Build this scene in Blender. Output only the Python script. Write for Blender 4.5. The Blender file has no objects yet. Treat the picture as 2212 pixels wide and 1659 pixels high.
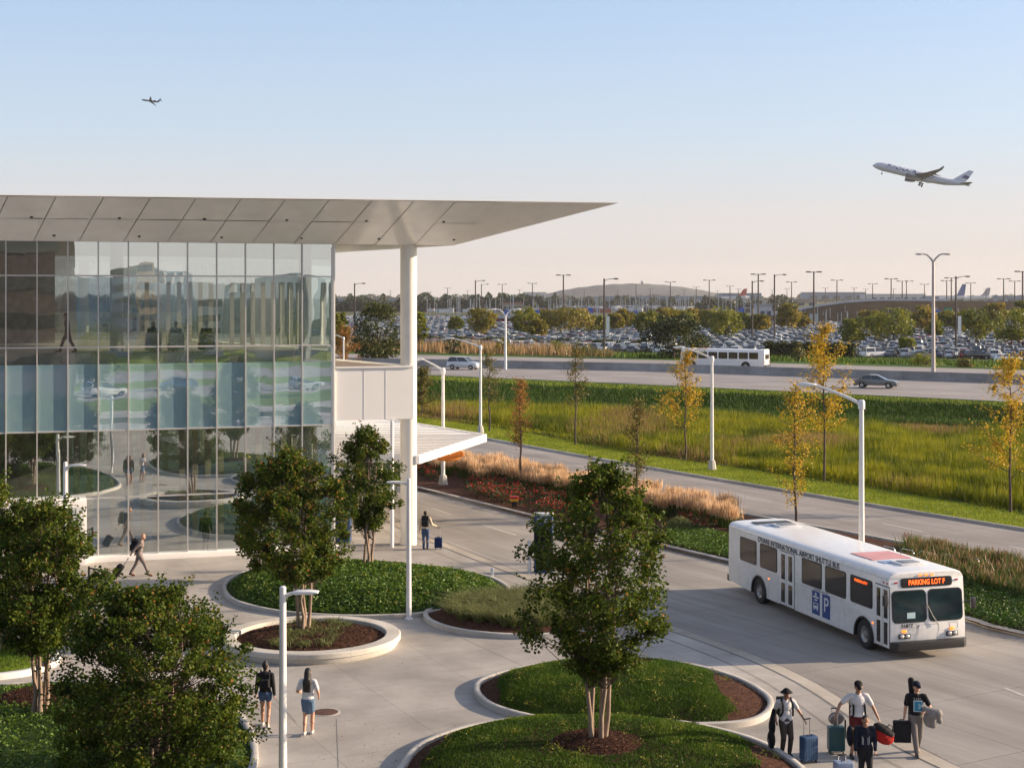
import bpy, bmesh, math, random
import numpy as np
from mathutils import Vector, Matrix, Euler

R = math.radians
random.seed(7)
RNG = np.random.default_rng(7)
scene = bpy.context.scene
COL = scene.collection

# ------------------------------------------------------------------ camera, sky, sun, exposure
CAM_H, FOC, CX, HY = 11.7, 3315.0, 1106.0, 640.0     # eye height; focal length and horizon in units of a 2212 wide picture
cam_d = bpy.data.cameras.new("camera")
cam = bpy.data.objects.new("camera", cam_d)
COL.objects.link(cam)
cam.location = (0, 0, CAM_H)
cam.rotation_euler = (R(90), 0, 0)
cam_d.sensor_width = 36.0
cam_d.lens = FOC / 2212.0 * 36.0
cam_d.shift_y = -(829.5 - HY) / 2212.0
cam_d.clip_start = 0.5
cam_d.clip_end = 20000
scene.camera = cam

SUN_EL, SUN_PHI = 16.0, 8.0          # sun to the right of the view, slightly beyond
world = bpy.data.worlds.new("World")
scene.world = world
world.use_nodes = True
wn = world.node_tree.nodes
bg = wn["Background"]
sky = wn.new("ShaderNodeTexSky")
sky.sky_type = 'NISHITA'
sky.sun_disc = False
sky.sun_elevation = R(SUN_EL)
sky.sun_rotation = R(90 - SUN_PHI)
sky.altitude = 200
sky.air_density = 1.0
sky.dust_density = 2.2
sky.ozone_density = 1.6
wl = world.node_tree.links
# low layer of bright haze in the sky, by height above the horizon
wtc = wn.new("ShaderNodeTexCoord"); wsep = wn.new("ShaderNodeSeparateXYZ"); wl.new(wtc.outputs["Generated"], wsep.inputs[0])
def wramp(stops):
    r = wn.new("ShaderNodeValToRGB"); e = r.color_ramp.elements
    while len(e) < len(stops): e.new(.5)
    for i, (p, c) in enumerate(stops):
        e[i].position = p; e[i].color = (*c, 1)
    wl.new(wsep.outputs["Z"], r.inputs[0]); return r
hz_col = wramp([(0, (.82, .73, .68)), (.05, (.80, .755, .75)), (.10, (.66, .74, .83)), (.2, (.49, .64, .81)), (.34, (.50, .56, .62)), (.7, (.48, .50, .53))])
hz_fac = wramp([(0, (.92,) * 3), (.05, (.86,) * 3), (.10, (.72,) * 3), (.2, (.60,) * 3), (.34, (.55,) * 3), (.8, (.5,) * 3)])
wsc = wn.new("ShaderNodeMix"); wsc.data_type = 'RGBA'; wsc.blend_type = 'MULTIPLY'; wsc.inputs[0].default_value = 1
wl.new(hz_col.outputs[0], wsc.inputs[6]); wsc.inputs[7].default_value = (4.2, 4.2, 4.2, 1)
wtint = wn.new("ShaderNodeMix"); wtint.data_type = 'RGBA'; wtint.blend_type = 'MULTIPLY'; wtint.inputs[0].default_value = 1
wl.new(sky.outputs[0], wtint.inputs[6]); wtint.inputs[7].default_value = (.97, 1.0, 1.22, 1)
wmix = wn.new("ShaderNodeMix"); wmix.data_type = 'RGBA'
wl.new(hz_fac.outputs[0], wmix.inputs[0]); wl.new(wtint.outputs[2], wmix.inputs[6]); wl.new(wsc.outputs[2], wmix.inputs[7])
wl.new(wmix.outputs[2], bg.inputs[0])
bg.inputs[1].default_value = 0.121

sun_d = bpy.data.lights.new("sun", 'SUN')
sun = bpy.data.objects.new("sun", sun_d)
COL.objects.link(sun)
sun_d.energy = 5.0
sun_d.color = (1.0, 0.785, 0.55)
sun_d.angle = R(0.6)
sd = Vector((math.cos(R(SUN_EL)) * math.cos(R(SUN_PHI)), math.cos(R(SUN_EL)) * math.sin(R(SUN_PHI)), math.sin(R(SUN_EL))))
sun.rotation_euler = sd.to_track_quat('Z', 'Y').to_euler()

scene.view_settings.view_transform = 'Standard'
scene.view_settings.look = 'None'
scene.view_settings.exposure = 0.96
scene.view_settings.gamma = 1.0
scene.cycles.max_bounces = 8
scene.cycles.transparent_max_bounces = 12
scene.cycles.volume_bounces = 0
scene.cycles.use_denoising = True

# ------------------------------------------------------------------ helpers
def at(x, y, z=0.0):
    """Where the point of height z seen at (x, y) in the photograph stands."""
    Y = (CAM_H - z) * FOC / (y - HY)
    return Vector(((x - CX) * Y / FOC, Y, z))

def ztop(y, Y):
    return CAM_H - (y - HY) * Y / FOC

def xat(x, Y):
    return (x - CX) * Y / FOC

def tag(o, label=None, cat=None, group=None, kind=None):
    if label: o['label'] = label
    if cat: o['category'] = cat
    if group: o['group'] = group
    if kind: o['kind'] = kind
    return o

def empty(name, loc, rz=0.0, label=None, cat=None, group=None):
    o = bpy.data.objects.new(name, None)
    COL.objects.link(o)
    o.empty_display_size = 0.2
    o.location = loc
    o.rotation_euler = (0, 0, rz)
    return tag(o, label, cat, group)

def copy_tree(o, parent=None):
    c = o.copy()
    COL.objects.link(c)
    c.parent = parent
    for ch in list(o.children):
        copy_tree(ch, c)
    return c

def link_mesh(name, me, parent=None):
    o = bpy.data.objects.new(name, me)
    COL.objects.link(o)
    o.parent = parent
    return o

class MB:
    """collects shapes and links them as one mesh object"""
    def __init__(s):
        s.v = []; s.f = []; s.m = []; s.mi = 0
    def add(s, vs, fs):
        b = len(s.v)
        s.v += [tuple(p) for p in vs]
        for f in fs:
            s.f.append([i + b for i in f]); s.m.append(s.mi)
        return s
    def box(s, c, size, rz=0.0, M=None):
        hx, hy, hz = size[0] / 2, size[1] / 2, size[2] / 2
        vs = [Vector((x, y, z)) for z in (-hz, hz) for x, y in ((-hx, -hy), (hx, -hy), (hx, hy), (-hx, hy))]
        if M is not None: vs = [M @ p for p in vs]
        elif rz: 
            q = Matrix.Rotation(rz, 3, 'Z'); vs = [q @ p for p in vs]
        c = Vector(c)
        return s.add([p + c for p in vs], [(3, 2, 1, 0), (4, 5, 6, 7), (0, 1, 5, 4), (1, 2, 6, 5), (2, 3, 7, 6), (3, 0, 4, 7)])
    def bar(s, a, b, w, d, up=(0, 0, 1)):
        a, b = Vector(a), Vector(b); t = (b - a); L = t.length; t.normalize()
        up = Vector(up)
        if abs(t.dot(up)) > .98: up = Vector((0, 1, 0))
        x = t.cross(up).normalized(); y = x.cross(t)
        vs = [p + x * sx * w / 2 + y * sy * d / 2 for p in (a, b) for sx, sy in ((-1, -1), (1, -1), (1, 1), (-1, 1))]
        return s.add(vs, [(3, 2, 1, 0), (4, 5, 6, 7), (0, 1, 5, 4), (1, 2, 6, 5), (2, 3, 7, 6), (3, 0, 4, 7)])
    def tube(s, pts, rad, n=10, cap=True):
        pts = [Vector(p) for p in pts]
        if not hasattr(rad, '__len__'): rad = [rad] * len(pts)
        b = len(s.v); vs = []; fs = []
        px = None
        for i, p in enumerate(pts):
            t = (pts[min(i + 1, len(pts) - 1)] - pts[max(i - 1, 0)]).normalized()
            if px is None:
                u = Vector((0, 0, 1)) if abs(t.z) < .9 else Vector((1, 0, 0))
                px = t.cross(u).normalized()
            px = (px - t * px.dot(t)).normalized(); py = t.cross(px)
            for k in range(n):
                a = 2 * math.pi * k / n
                vs.append(p + (px * math.cos(a) + py * math.sin(a)) * rad[i])
        for i in range(len(pts) - 1):
            for k in range(n):
                fs.append((i * n + k, i * n + (k + 1) % n, (i + 1) * n + (k + 1) % n, (i + 1) * n + k))
        if cap:
            fs.append(tuple(reversed(range(n)))); fs.append(tuple((len(pts) - 1) * n + k for k in range(n)))
        return s.add(vs, fs)
    def lathe(s, c, prof, n=24):
        c = Vector(c); vs = []; fs = []
        for r, z in prof:
            for k in range(n):
                a = 2 * math.pi * k / n
                vs.append(c + Vector((r * math.cos(a), r * math.sin(a), z)))
        for i in range(len(prof) - 1):
            for k in range(n):
                fs.append((i * n + k, i * n + (k + 1) % n, (i + 1) * n + (k + 1) % n, (i + 1) * n + k))
        fs.append(tuple(reversed(range(n)))); fs.append(tuple((len(prof) - 1) * n + k for k in range(n)))
        return s.add(vs, fs)
    def prism(s, poly, z0, z1):
        n = len(poly)
        vs = [(p[0], p[1], z0) for p in poly] + [(p[0], p[1], z1) for p in poly]
        fs = [tuple(reversed(range(n))), tuple(range(n, 2 * n))] + [(i, (i + 1) % n, n + (i + 1) % n, n + i) for i in range(n)]
        return s.add(vs, fs)
    def sideprism(s, poly, y0, y1, yt=None):
        """poly of (x, z) pulled along y"""
        n = len(poly)
        vs = [(p[0], y0, p[1]) for p in poly] + [(p[0], y1, p[1]) for p in poly]
        fs = [tuple(range(n)), tuple(reversed(range(n, 2 * n)))] + [(i, n + i, n + (i + 1) % n, (i + 1) % n) for i in range(n)]
        return s.add(vs, fs)
    def ell(s, c, r, nu=12, nv=8, M=None):
        c = Vector(c); vs = []; fs = []
        for j in range(nv + 1):
            ph = math.pi * j / nv
            for i in range(nu):
                th = 2 * math.pi * i / nu
                p = Vector((r[0] * math.sin(ph) * math.cos(th), r[1] * math.sin(ph) * math.sin(th), -r[2] * math.cos(ph)))
                if M is not None: p = M @ p
                vs.append(c + p)
        for j in range(nv):
            for i in range(nu):
                fs.append((j * nu + i, j * nu + (i + 1) % nu, (j + 1) * nu + (i + 1) % nu, (j + 1) * nu + i))
        return s.add(vs, fs)
    def build(s, name, mats, parent=None, smooth=None, bevel=0.0, seg=2):
        me = bpy.data.meshes.new(name)
        me.from_pydata(s.v, [], s.f)
        if not isinstance(mats, (list, tuple)): mats = [mats]
        for m in mats: me.materials.append(m)
        if len(mats) > 1: me.polygons.foreach_set('material_index', s.m)
        if bevel > 0:
            bm = bmesh.new(); bm.from_mesh(me)
            bmesh.ops.remove_doubles(bm, verts=bm.verts, dist=1e-5)
            bmesh.ops.recalc_face_normals(bm, faces=bm.faces)
            ed = [e for e in bm.edges if len(e.link_faces) == 2 and e.calc_face_angle(0) > R(28)]
            bmesh.ops.bevel(bm, geom=ed, offset=bevel, segments=seg, profile=.6, affect='EDGES', clamp_overlap=True)
            bm.to_mesh(me); bm.free()
            smooth = 35 if smooth is None else smooth
        else:
            bm = bmesh.new(); bm.from_mesh(me)
            bmesh.ops.recalc_face_normals(bm, faces=bm.faces)
            bm.to_mesh(me); bm.free()
        if smooth:
            me.shade_smooth()
            try: me.set_sharp_from_angle(angle=R(smooth))
            except Exception: pass
        me.update()
        return link_mesh(name, me, parent)

def sheet(name, poly, z, m, parent=None):
    """flat polygon"""
    me = bpy.data.meshes.new(name)
    bm = bmesh.new()
    vs = [bm.verts.new((p[0], p[1], z)) for p in poly]
    f = bm.faces.new(vs)
    f.normal_update()
    if f.normal.z < 0: f.normal_flip()
    bmesh.ops.triangulate(bm, faces=[f])
    bm.to_mesh(me); bm.free()
    me.materials.append(m)
    return link_mesh(name, me, parent)

def resample(pts, n):
    pts = [Vector((p[0], p[1], p[2] if len(p) > 2 else 0)) for p in pts]
    L = [0]
    for a, b in zip(pts, pts[1:]): L.append(L[-1] + (b - a).length)
    out = []
    for k in range(n):
        t = L[-1] * k / (n - 1); i = 0
        while i < len(L) - 2 and L[i + 1] < t: i += 1
        u = (t - L[i]) / max(L[i + 1] - L[i], 1e-9)
        out.append(pts[i].lerp(pts[i + 1], min(max(u, 0), 1)))
    return out

def smooth_line(pts, n=40, closed=False):
    """catmull-rom"""
    pts = [Vector((p[0], p[1], 0)) for p in pts]; N = len(pts); out = []
    segs = N if closed else N - 1
    per = max(2, n // segs)
    for i in range(segs):
        g = (lambda k: pts[k % N]) if closed else (lambda k: pts[min(max(k, 0), N - 1)])
        a, b, c, d = g(i - 1), g(i), g(i + 1), g(i + 2)
        for k in range(per):
            t = k / per
            out.append(0.5 * ((2 * b) + (c - a) * t + (2 * a - 5 * b + 4 * c - d) * t * t + (3 * b - a - 3 * c + d) * t ** 3))
    if not closed: out.append(pts[-1])
    return out

def ruled(name, A, B, m, za=0.0, zb=0.0, n=60, rows=1, parent=None, zf=None):
    A = resample(A, n); B = resample(B, n)
    vs = []; fs = []
    for i in range(n):
        for j in range(rows + 1):
            t = j / rows
            p = A[i].lerp(B[i], t)
            vs.append((p.x, p.y, za + (zb - za) * t + (zf(t) if zf else 0)))
    w = rows + 1
    for i in range(n - 1):
        for j in range(rows):
            fs.append((i * w + j, (i + 1) * w + j, (i + 1) * w + j + 1, i * w + j + 1))
    mb = MB(); mb.add(vs, fs)
    o = mb.build(name, m, parent, smooth=60)
    me = o.data
    if me.polygons[0].normal.z < 0: me.flip_normals()
    return o

def kerb(name, line, w, h, m, closed=False, z0=0.0, parent=None, top_in=0.0):
    """raised kerb following a line"""
    P = [Vector((p[0], p[1], 0)) for p in line]; N = len(P); vs = []; fs = []
    for i in range(N):
        a = P[(i - 1) % N] if (closed or i > 0) else P[i]
        b = P[(i + 1) % N] if (closed or i < N - 1) else P[i]
        t = (b - a).normalized(); nn = Vector((-t.y, t.x, 0))
        for off, z in ((-w / 2, z0 - .02), (-w / 2, z0 + h - .015), (-w / 2 + .02, z0 + h), (w / 2 - .02, z0 + h), (w / 2, z0 + h - .015), (w / 2, z0 - .02)):
            q = P[i] + nn * off; vs.append((q.x, q.y, z))
    for i in range(N if closed else N - 1):
        j = (i + 1) % N
        for k in range(5):
            fs.append((i * 6 + k, j * 6 + k, j * 6 + k + 1, i * 6 + k + 1))
    mb = MB(); mb.add(vs, fs)
    return mb.build(name, m, parent, smooth=40)

# ------------------------------------------------------------------ materials
MATS = {}
def nt(name):
    m = bpy.data.materials.new(name); m.use_nodes = True
    n = m.node_tree.nodes; l = m.node_tree.links
    return m, n, l, n["Principled BSDF"]

def node(n, typ, **kw):
    o = n.new(typ)
    for k, v in kw.items(): setattr(o, k, v)
    return o

def ramp(n, stops):
    r = n.new("ShaderNodeValToRGB"); e = r.color_ramp.elements
    while len(e) < len(stops): e.new(.5)
    for i, (p, c) in enumerate(stops):
        e[i].position = p; e[i].color = (c[0], c[1], c[2], 1)
    return r

def mat(name, col, rough=.6, metal=0.0, var=.08, scale=3.0, bump=0.0, bscale=30.0, spec=.5, streak=None, coat=0.0, dirt=0.0):
    """base colour broken up by noise in object space, with a little bump"""
    m, n, l, b = nt(name)
    tc = n.new("ShaderNodeTexCoord")
    mp = n.new("ShaderNodeMapping")
    l.new(tc.outputs["Object"], mp.inputs[0])
    if streak: mp.inputs["Scale"].default_value = streak
    nz = n.new("ShaderNodeTexNoise"); nz.inputs["Scale"].default_value = scale; nz.inputs["Detail"].default_value = 6
    l.new(mp.outputs[0], nz.inputs["Vector"])
    lo = [max(c * (1 - var), 0) for c in col]; hi = [min(c * (1 + var), 1) for c in col]
    r = ramp(n, [(.3, lo), (.7, hi)])
    l.new(nz.outputs["Fac"], r.inputs[0])
    out = r.outputs[0]
    if dirt > 0:
        n2 = n.new("ShaderNodeTexNoise"); n2.inputs["Scale"].default_value = scale * 3.7; n2.inputs["Detail"].default_value = 8
        l.new(mp.outputs[0], n2.inputs["Vector"])
        r2 = ramp(n, [(.45, (1, 1, 1)), (.75, (1 - dirt, 1 - dirt, 1 - dirt * 1.1))])
        l.new(n2.outputs["Fac"], r2.inputs[0])
        mx = node(n, "ShaderNodeMix", data_type='RGBA', blend_type='MULTIPLY'); mx.inputs[0].default_value = 1
        l.new(out, mx.inputs[6]); l.new(r2.outputs[0], mx.inputs[7]); out = mx.outputs[2]
    l.new(out, b.inputs["Base Color"])
    b.inputs["Roughness"].default_value = rough
    b.inputs["Metallic"].default_value = metal
    b.inputs["Specular IOR Level"].default_value = spec
    if coat: b.inputs["Coat Weight"].default_value = coat; b.inputs["Coat Roughness"].default_value = .08
    if bump > 0:
        n3 = n.new("ShaderNodeTexNoise"); n3.inputs["Scale"].default_value = bscale; n3.inputs["Detail"].default_value = 5
        l.new(tc.outputs["Object"], n3.inputs["Vector"])
        bp = n.new("ShaderNodeBump"); bp.inputs["Strength"].default_value = bump; bp.inputs["Distance"].default_value = .02
        l.new(n3.outputs["Fac"], bp.inputs["Height"]); l.new(bp.outputs[0], b.inputs["Normal"])
    MATS[name] = m
    return m

def foliage(name, stops, trans=.35, rough=.5, spec=.35):
    """leaf material: colour of each leaf from its own random value"""
    m, n, l, b = nt(name)
    at_ = n.new("ShaderNodeAttribute"); at_.attribute_name = "var"
    r = ramp(n, stops)
    l.new(at_.outputs["Fac"], r.inputs[0])
    l.new(r.outputs[0], b.inputs["Base Color"])
    b.inputs["Roughness"].default_value = rough
    b.inputs["Specular IOR Level"].default_value = spec
    tr = n.new("ShaderNodeBsdfTranslucent")
    l.new(r.outputs[0], tr.inputs[0])
    mx = n.new("ShaderNodeMixShader"); mx.inputs[0].default_value = trans
    out = n["Material Output"]
    l.new(b.outputs[0], mx.inputs[1]); l.new(tr.outputs[0], mx.inputs[2]); l.new(mx.outputs[0], out.inputs[0])
    MATS[name] = m
    return m

def glass_wall(name, tint, refl, rough=.0, wave=.0, wscale=.6, opaque=None):
    m, n, l, b = nt(name)
    out = n["Material Output"]
    g = n.new("ShaderNodeBsdfGlossy"); g.inputs["Roughness"].default_value = rough; g.inputs["Color"].default_value = (.92, .99, 1.0, 1)
    if opaque is None:
        t = n.new("ShaderNodeBsdfTransparent"); t.inputs[0].default_value = (*tint, 1)
    else:
        t = b; b.inputs["Base Color"].default_value = (*opaque, 1); b.inputs["Roughness"].default_value = .5
    lw = n.new("ShaderNodeLayerWeight"); lw.inputs[0].default_value = .3
    ma = n.new("ShaderNodeMath"); ma.operation = 'MULTIPLY_ADD'; ma.inputs[1].default_value = .6; ma.inputs[2].default_value = refl
    ma.use_clamp = True
    l.new(lw.outputs["Fresnel"], ma.inputs[0])
    mx = n.new("ShaderNodeMixShader")
    l.new(ma.outputs[0], mx.inputs[0]); l.new(t.outputs[0], mx.inputs[1]); l.new(g.outputs[0], mx.inputs[2]); l.new(mx.outputs[0], out.inputs[0])
    if wave:
        tc = n.new("ShaderNodeTexCoord"); mp = n.new("ShaderNodeMapping"); mp.inputs["Scale"].default_value = (1, 1, .55)
        nz = n.new("ShaderNodeTexNoise"); nz.inputs["Scale"].default_value = wscale; nz.inputs["Detail"].default_value = 1.5
        l.new(tc.outputs["Object"], mp.inputs[0]); l.new(mp.outputs[0], nz.inputs["Vector"])
        bp = n.new("ShaderNodeBump"); bp.inputs["Strength"].default_value = 1; bp.inputs["Distance"].default_value = wave
        l.new(nz.outputs["Fac"], bp.inputs["Height"]); l.new(bp.outputs[0], g.inputs["Normal"])
    MATS[name] = m
    return m

def emis(name, col, s):
    m, n, l, b = nt(name)
    b.inputs["Base Color"].default_value = (*[c * .3 for c in col], 1)
    b.inputs["Emission Color"].default_value = (*col, 1); b.inputs["Emission Strength"].default_value = s
    MATS[name] = m
    return m

def flat_np(name, V, Fc, mats, parent=None, var=None, mi=None, smooth=False):
    """mesh from arrays; Fc is (n, k) with constant k"""
    me = bpy.data.meshes.new(name)
    V = np.asarray(V, dtype=np.float32); Fc = np.asarray(Fc, dtype=np.int32)
    k = Fc.shape[1]
    me.vertices.add(len(V)); me.vertices.foreach_set('co', V.ravel())
    me.loops.add(Fc.size); me.loops.foreach_set('vertex_index', Fc.ravel())
    me.polygons.add(len(Fc)); me.polygons.foreach_set('loop_start', np.arange(0, Fc.size, k, dtype=np.int32))
    if not isinstance(mats, (list, tuple)): mats = [mats]
    for m in mats: me.materials.append(m)
    if mi is not None: me.polygons.foreach_set('material_index', np.asarray(mi, dtype=np.int32))
    if var is not None:
        a = me.attributes.new('var', 'FLOAT', 'FACE'); a.data.foreach_set('value', np.asarray(var, dtype=np.float32))
    if smooth: me.polygons.foreach_set('use_smooth', np.ones(len(Fc), dtype=bool))
    me.update(calc_edges=True); me.validate()
    return link_mesh(name, me, parent)

def leaf_arrays(C, size, var, up=.35, fold=.25, aspect=.8, rng=RNG):
    """folded four-point leaves at centres C (n,3)"""
    n = len(C)
    size = np.broadcast_to(np.asarray(size, dtype=float), (n,))
    nrm = rng.normal(size=(n, 3)); nrm[:, 2] = np.abs(nrm[:, 2]) + up
    nrm /= np.linalg.norm(nrm, axis=1)[:, None]
    t = rng.normal(size=(n, 3)); t -= nrm * (t * nrm).sum(1)[:, None]; t /= np.linalg.norm(t, axis=1)[:, None]
    s = np.cross(nrm, t)
    h = size[:, None]
    tip = C + t * h * .5; base = C - t * h * .5
    lf = C + s * h * aspect * .5 + nrm * h * fold - t * h * .05
    rt = C - s * h * aspect * .5 + nrm * h * fold - t * h * .05
    V = np.stack([base, rt, tip, lf], 1).reshape(-1, 3)
    i = np.arange(n)[:, None] * 4
    Fc = np.concatenate([np.concatenate([i, i + 1, i + 2], 1), np.concatenate([i, i + 2, i + 3], 1)], 1).reshape(-1, 3)
    return V, Fc, np.repeat(var, 2)

def blades(P, h, w, lean=.25, var=None, bend=0.0, rng=RNG):
    """grass blades: one tapering triangle each, or two pieces when bent"""
    n = len(P); h = np.broadcast_to(np.asarray(h, float), (n,)); w = np.broadcast_to(np.asarray(w, float), (n,))
    a = rng.uniform(0, 2 * np.pi, n); d = np.stack([np.cos(a), np.sin(a), np.zeros(n)], 1)
    la = rng.uniform(0, 2 * np.pi, n); lm = rng.uniform(0, lean, n)
    L = np.stack([np.cos(la) * lm, np.sin(la) * lm, np.ones(n)], 1)
    i = np.arange(n)[:, None]
    if bend <= 0:
        V = np.stack([P - d * w[:, None] / 2, P + d * w[:, None] / 2, P + L * h[:, None]], 1).reshape(-1, 3)
        return V, np.concatenate([i * 3, i * 3 + 1, i * 3 + 2], 1), var
    mid = P + L * h[:, None] * .6
    L2 = L.copy(); L2[:, :2] *= (1 + bend * 4); L2[:, 2] *= (1 - bend)
    tip = mid + L2 * h[:, None] * .4
    V = np.stack([P - d * w[:, None] / 2, P + d * w[:, None] / 2, mid + d * w[:, None] * .35, mid - d * w[:, None] * .35, tip], 1).reshape(-1, 3)
    i = i * 5
    Fc = np.concatenate([i, i + 1, i + 2, i, i + 2, i + 3, i + 3, i + 2, i + 4], 1).reshape(-1, 3)
    return V, Fc, None if var is None else np.repeat(var, 3)

def in_poly(P, poly):
    x, y = P[:, 0], P[:, 1]; c = np.zeros(len(P), bool); n = len(poly)
    for i in range(n):
        x0, y0 = poly[i][0], poly[i][1]; x1, y1 = poly[(i + 1) % n][0], poly[(i + 1) % n][1]
        if y0 == y1: continue
        k = ((y0 > y) != (y1 > y)) & (x < (x1 - x0) * (y - y0) / (y1 - y0) + x0)
        c ^= k
    return c

def scatter(poly, n, rng=RNG):
    xs = [p[0] for p in poly]; ys = [p[1] for p in poly]
    out = np.zeros((0, 2)); lo = np.array([min(xs), min(ys)]); hi = np.array([max(xs), max(ys)])
    while len(out) < n:
        P = rng.uniform(lo, hi, (n * 2, 2)); out = np.concatenate([out, P[in_poly(P, poly)]])
    return out[:n]

def edge_dist(P, poly):
    d = np.full(len(P), 1e9); n = len(poly)
    for i in range(n):
        a = np.array(poly[i][:2], float); b = np.array(poly[(i + 1) % n][:2], float); ab = b - a
        L = (ab ** 2).sum()
        if L < 1e-9: continue
        t = np.clip(((P - a) @ ab) / L, 0, 1); q = a + t[:, None] * ab
        d = np.minimum(d, np.hypot(*(P - q).T))
    return d

def noise2(P, s, seed=0):
    """cheap smooth value noise on points"""
    rg = np.random.default_rng(seed); G = rg.random((64, 64))
    q = P[:, :2] / s; i = np.floor(q).astype(int); f = q - i; f = f * f * (3 - 2 * f)
    g = lambda a, b: G[(i[:, 0] + a) % 64, (i[:, 1] + b) % 64]
    return (g(0, 0) * (1 - f[:, 0]) + g(1, 0) * f[:, 0]) * (1 - f[:, 1]) + (g(0, 1) * (1 - f[:, 0]) + g(1, 1) * f[:, 0]) * f[:, 1]

# common paints and metals
white_paint = mat("white_paint", (.80, .79, .76), .38, var=.03, scale=2)
white_metal = mat("white_metal", (.70, .70, .70), .35, 0, var=.05, scale=4)
silver = mat("silver", (.62, .62, .63), .32, .85, var=.06)
black_plastic = mat("black_plastic", (.018, .018, .02), .45, var=.2)
black_rubber = mat("black_rubber", (.022, .022, .023), .8, var=.2, bump=.3)
dark_glass = mat("dark_glass", (.012, .014, .017), .06, var=.1, spec=.8)
bronze_metal = mat("bronze_metal", (.045, .034, .03), .5, .2, var=.1)
# ------------------------------------------------------------------ ground, roads, beds (the setting)
def concrete(name, lo, hi, joint=None, ang=0.0, jw=.012, streak=(1, 1, 1), stain=.25):
    m, n, l, b = nt(name)
    tc = n.new("ShaderNodeTexCoord")
    mp = n.new("ShaderNodeMapping"); mp.inputs["Rotation"].default_value = (0, 0, ang)
    l.new(tc.outputs["Object"], mp.inputs[0])
    ms = n.new("ShaderNodeMapping"); ms.inputs["Scale"].default_value = streak
    l.new(mp.outputs[0], ms.inputs[0])
    nz = n.new("ShaderNodeTexNoise"); nz.inputs["Scale"].default_value = .5; nz.inputs["Detail"].default_value = 9; nz.inputs["Roughness"].default_value = .62
    l.new(ms.outputs[0], nz.inputs["Vector"])
    r = ramp(n, [(.32, lo), (.68, hi)]); l.new(nz.outputs["Fac"], r.inputs[0])
    n2 = n.new("ShaderNodeTexNoise"); n2.inputs["Scale"].default_value = .16; n2.inputs["Detail"].default_value = 4
    l.new(mp.outputs[0], n2.inputs["Vector"])
    r2 = ramp(n, [(.38, (1.04, 1.04, 1.04)), (.66, (1 - stain,) * 3)]); l.new(n2.outputs["Fac"], r2.inputs[0])
    mx = node(n, "ShaderNodeMix", data_type='RGBA', blend_type='MULTIPLY'); mx.inputs[0].default_value = 1
    l.new(r.outputs[0], mx.inputs[6]); l.new(r2.outputs[0], mx.inputs[7]); out = mx.outputs[2]
    # long soft tyre and water marks along one axis, and small round stains
    mt_ = n.new("ShaderNodeMapping"); mt_.inputs["Scale"].default_value = (.05, .9, 1) if streak != (1, 1, 1) else (.5, .5, 1)
    l.new(mp.outputs[0], mt_.inputs[0])
    nt2 = n.new("ShaderNodeTexNoise"); nt2.inputs["Scale"].default_value = 1.3; nt2.inputs["Detail"].default_value = 6; nt2.inputs["Roughness"].default_value = .6
    l.new(mt_.outputs[0], nt2.inputs["Vector"])
    rt2 = ramp(n, [(.42, (1, 1, 1)), (.72, (.78, .775, .77))]); l.new(nt2.outputs["Fac"], rt2.inputs[0])
    mxt = node(n, "ShaderNodeMix", data_type='RGBA', blend_type='MULTIPLY'); mxt.inputs[0].default_value = 1
    l.new(out, mxt.inputs[6]); l.new(rt2.outputs[0], mxt.inputs[7]); out = mxt.outputs[2]
    vo = n.new("ShaderNodeTexVoronoi"); vo.inputs["Scale"].default_value = .75; l.new(mp.outputs[0], vo.inputs["Vector"])
    rv = ramp(n, [(.03, (.72, .71, .70)), (.09, (1, 1, 1))]); l.new(vo.outputs["Distance"], rv.inputs[0])
    mxv = node(n, "ShaderNodeMix", data_type='RGBA', blend_type='MULTIPLY'); mxv.inputs[0].default_value = .55
    l.new(out, mxv.inputs[6]); l.new(rv.outputs[0], mxv.inputs[7]); out = mxv.outputs[2]
    # fine speckle
    n3 = n.new("ShaderNodeTexNoise"); n3.inputs["Scale"].default_value = 22; n3.inputs["Detail"].default_value = 3
    l.new(mp.outputs[0], n3.inputs["Vector"])
    r3 = ramp(n, [(.3, (.9, .9, .9)), (.7, (1.06, 1.06, 1.06))]); l.new(n3.outputs["Fac"], r3.inputs[0])
    m3 = node(n, "ShaderNodeMix", data_type='RGBA', blend_type='MULTIPLY'); m3.inputs[0].default_value = 1
    l.new(out, m3.inputs[6]); l.new(r3.outputs[0], m3.inputs[7]); out = m3.outputs[2]
    if joint:
        bt = n.new("ShaderNodeTexBrick"); bt.offset = .0
        bt.inputs["Scale"].default_value = 1; bt.inputs["Brick Width"].default_value = joint[0]; bt.inputs["Row Height"].default_value = joint[1]
        bt.inputs["Mortar Size"].default_value = jw; bt.inputs["Mortar Smooth"].default_value = .1
        bt.inputs["Color1"].default_value = (1, 1, 1, 1); bt.inputs["Color2"].default_value = (.94, .94, .945, 1); bt.inputs["Mortar"].default_value = (.42, .41, .40, 1)
        l.new(mp.outputs[0], bt.inputs["Vector"])
        m4 = node(n, "ShaderNodeMix", data_type='RGBA', blend_type='MULTIPLY'); m4.inputs[0].default_value = 1
        l.new(out, m4.inputs[6]); l.new(bt.outputs["Color"], m4.inputs[7]); out = m4.outputs[2]
    l.new(out, b.inputs["Base Color"])
    b.inputs["Roughness"].default_value = .82; b.inputs["Specular IOR Level"].default_value = .3
    bp = n.new("ShaderNodeBump"); bp.inputs["Strength"].default_value = .25; bp.inputs["Distance"].default_value = .01
    l.new(n3.outputs["Fac"], bp.inputs["Height"]); l.new(bp.outputs[0], b.inputs["Normal"])
    return m

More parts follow.
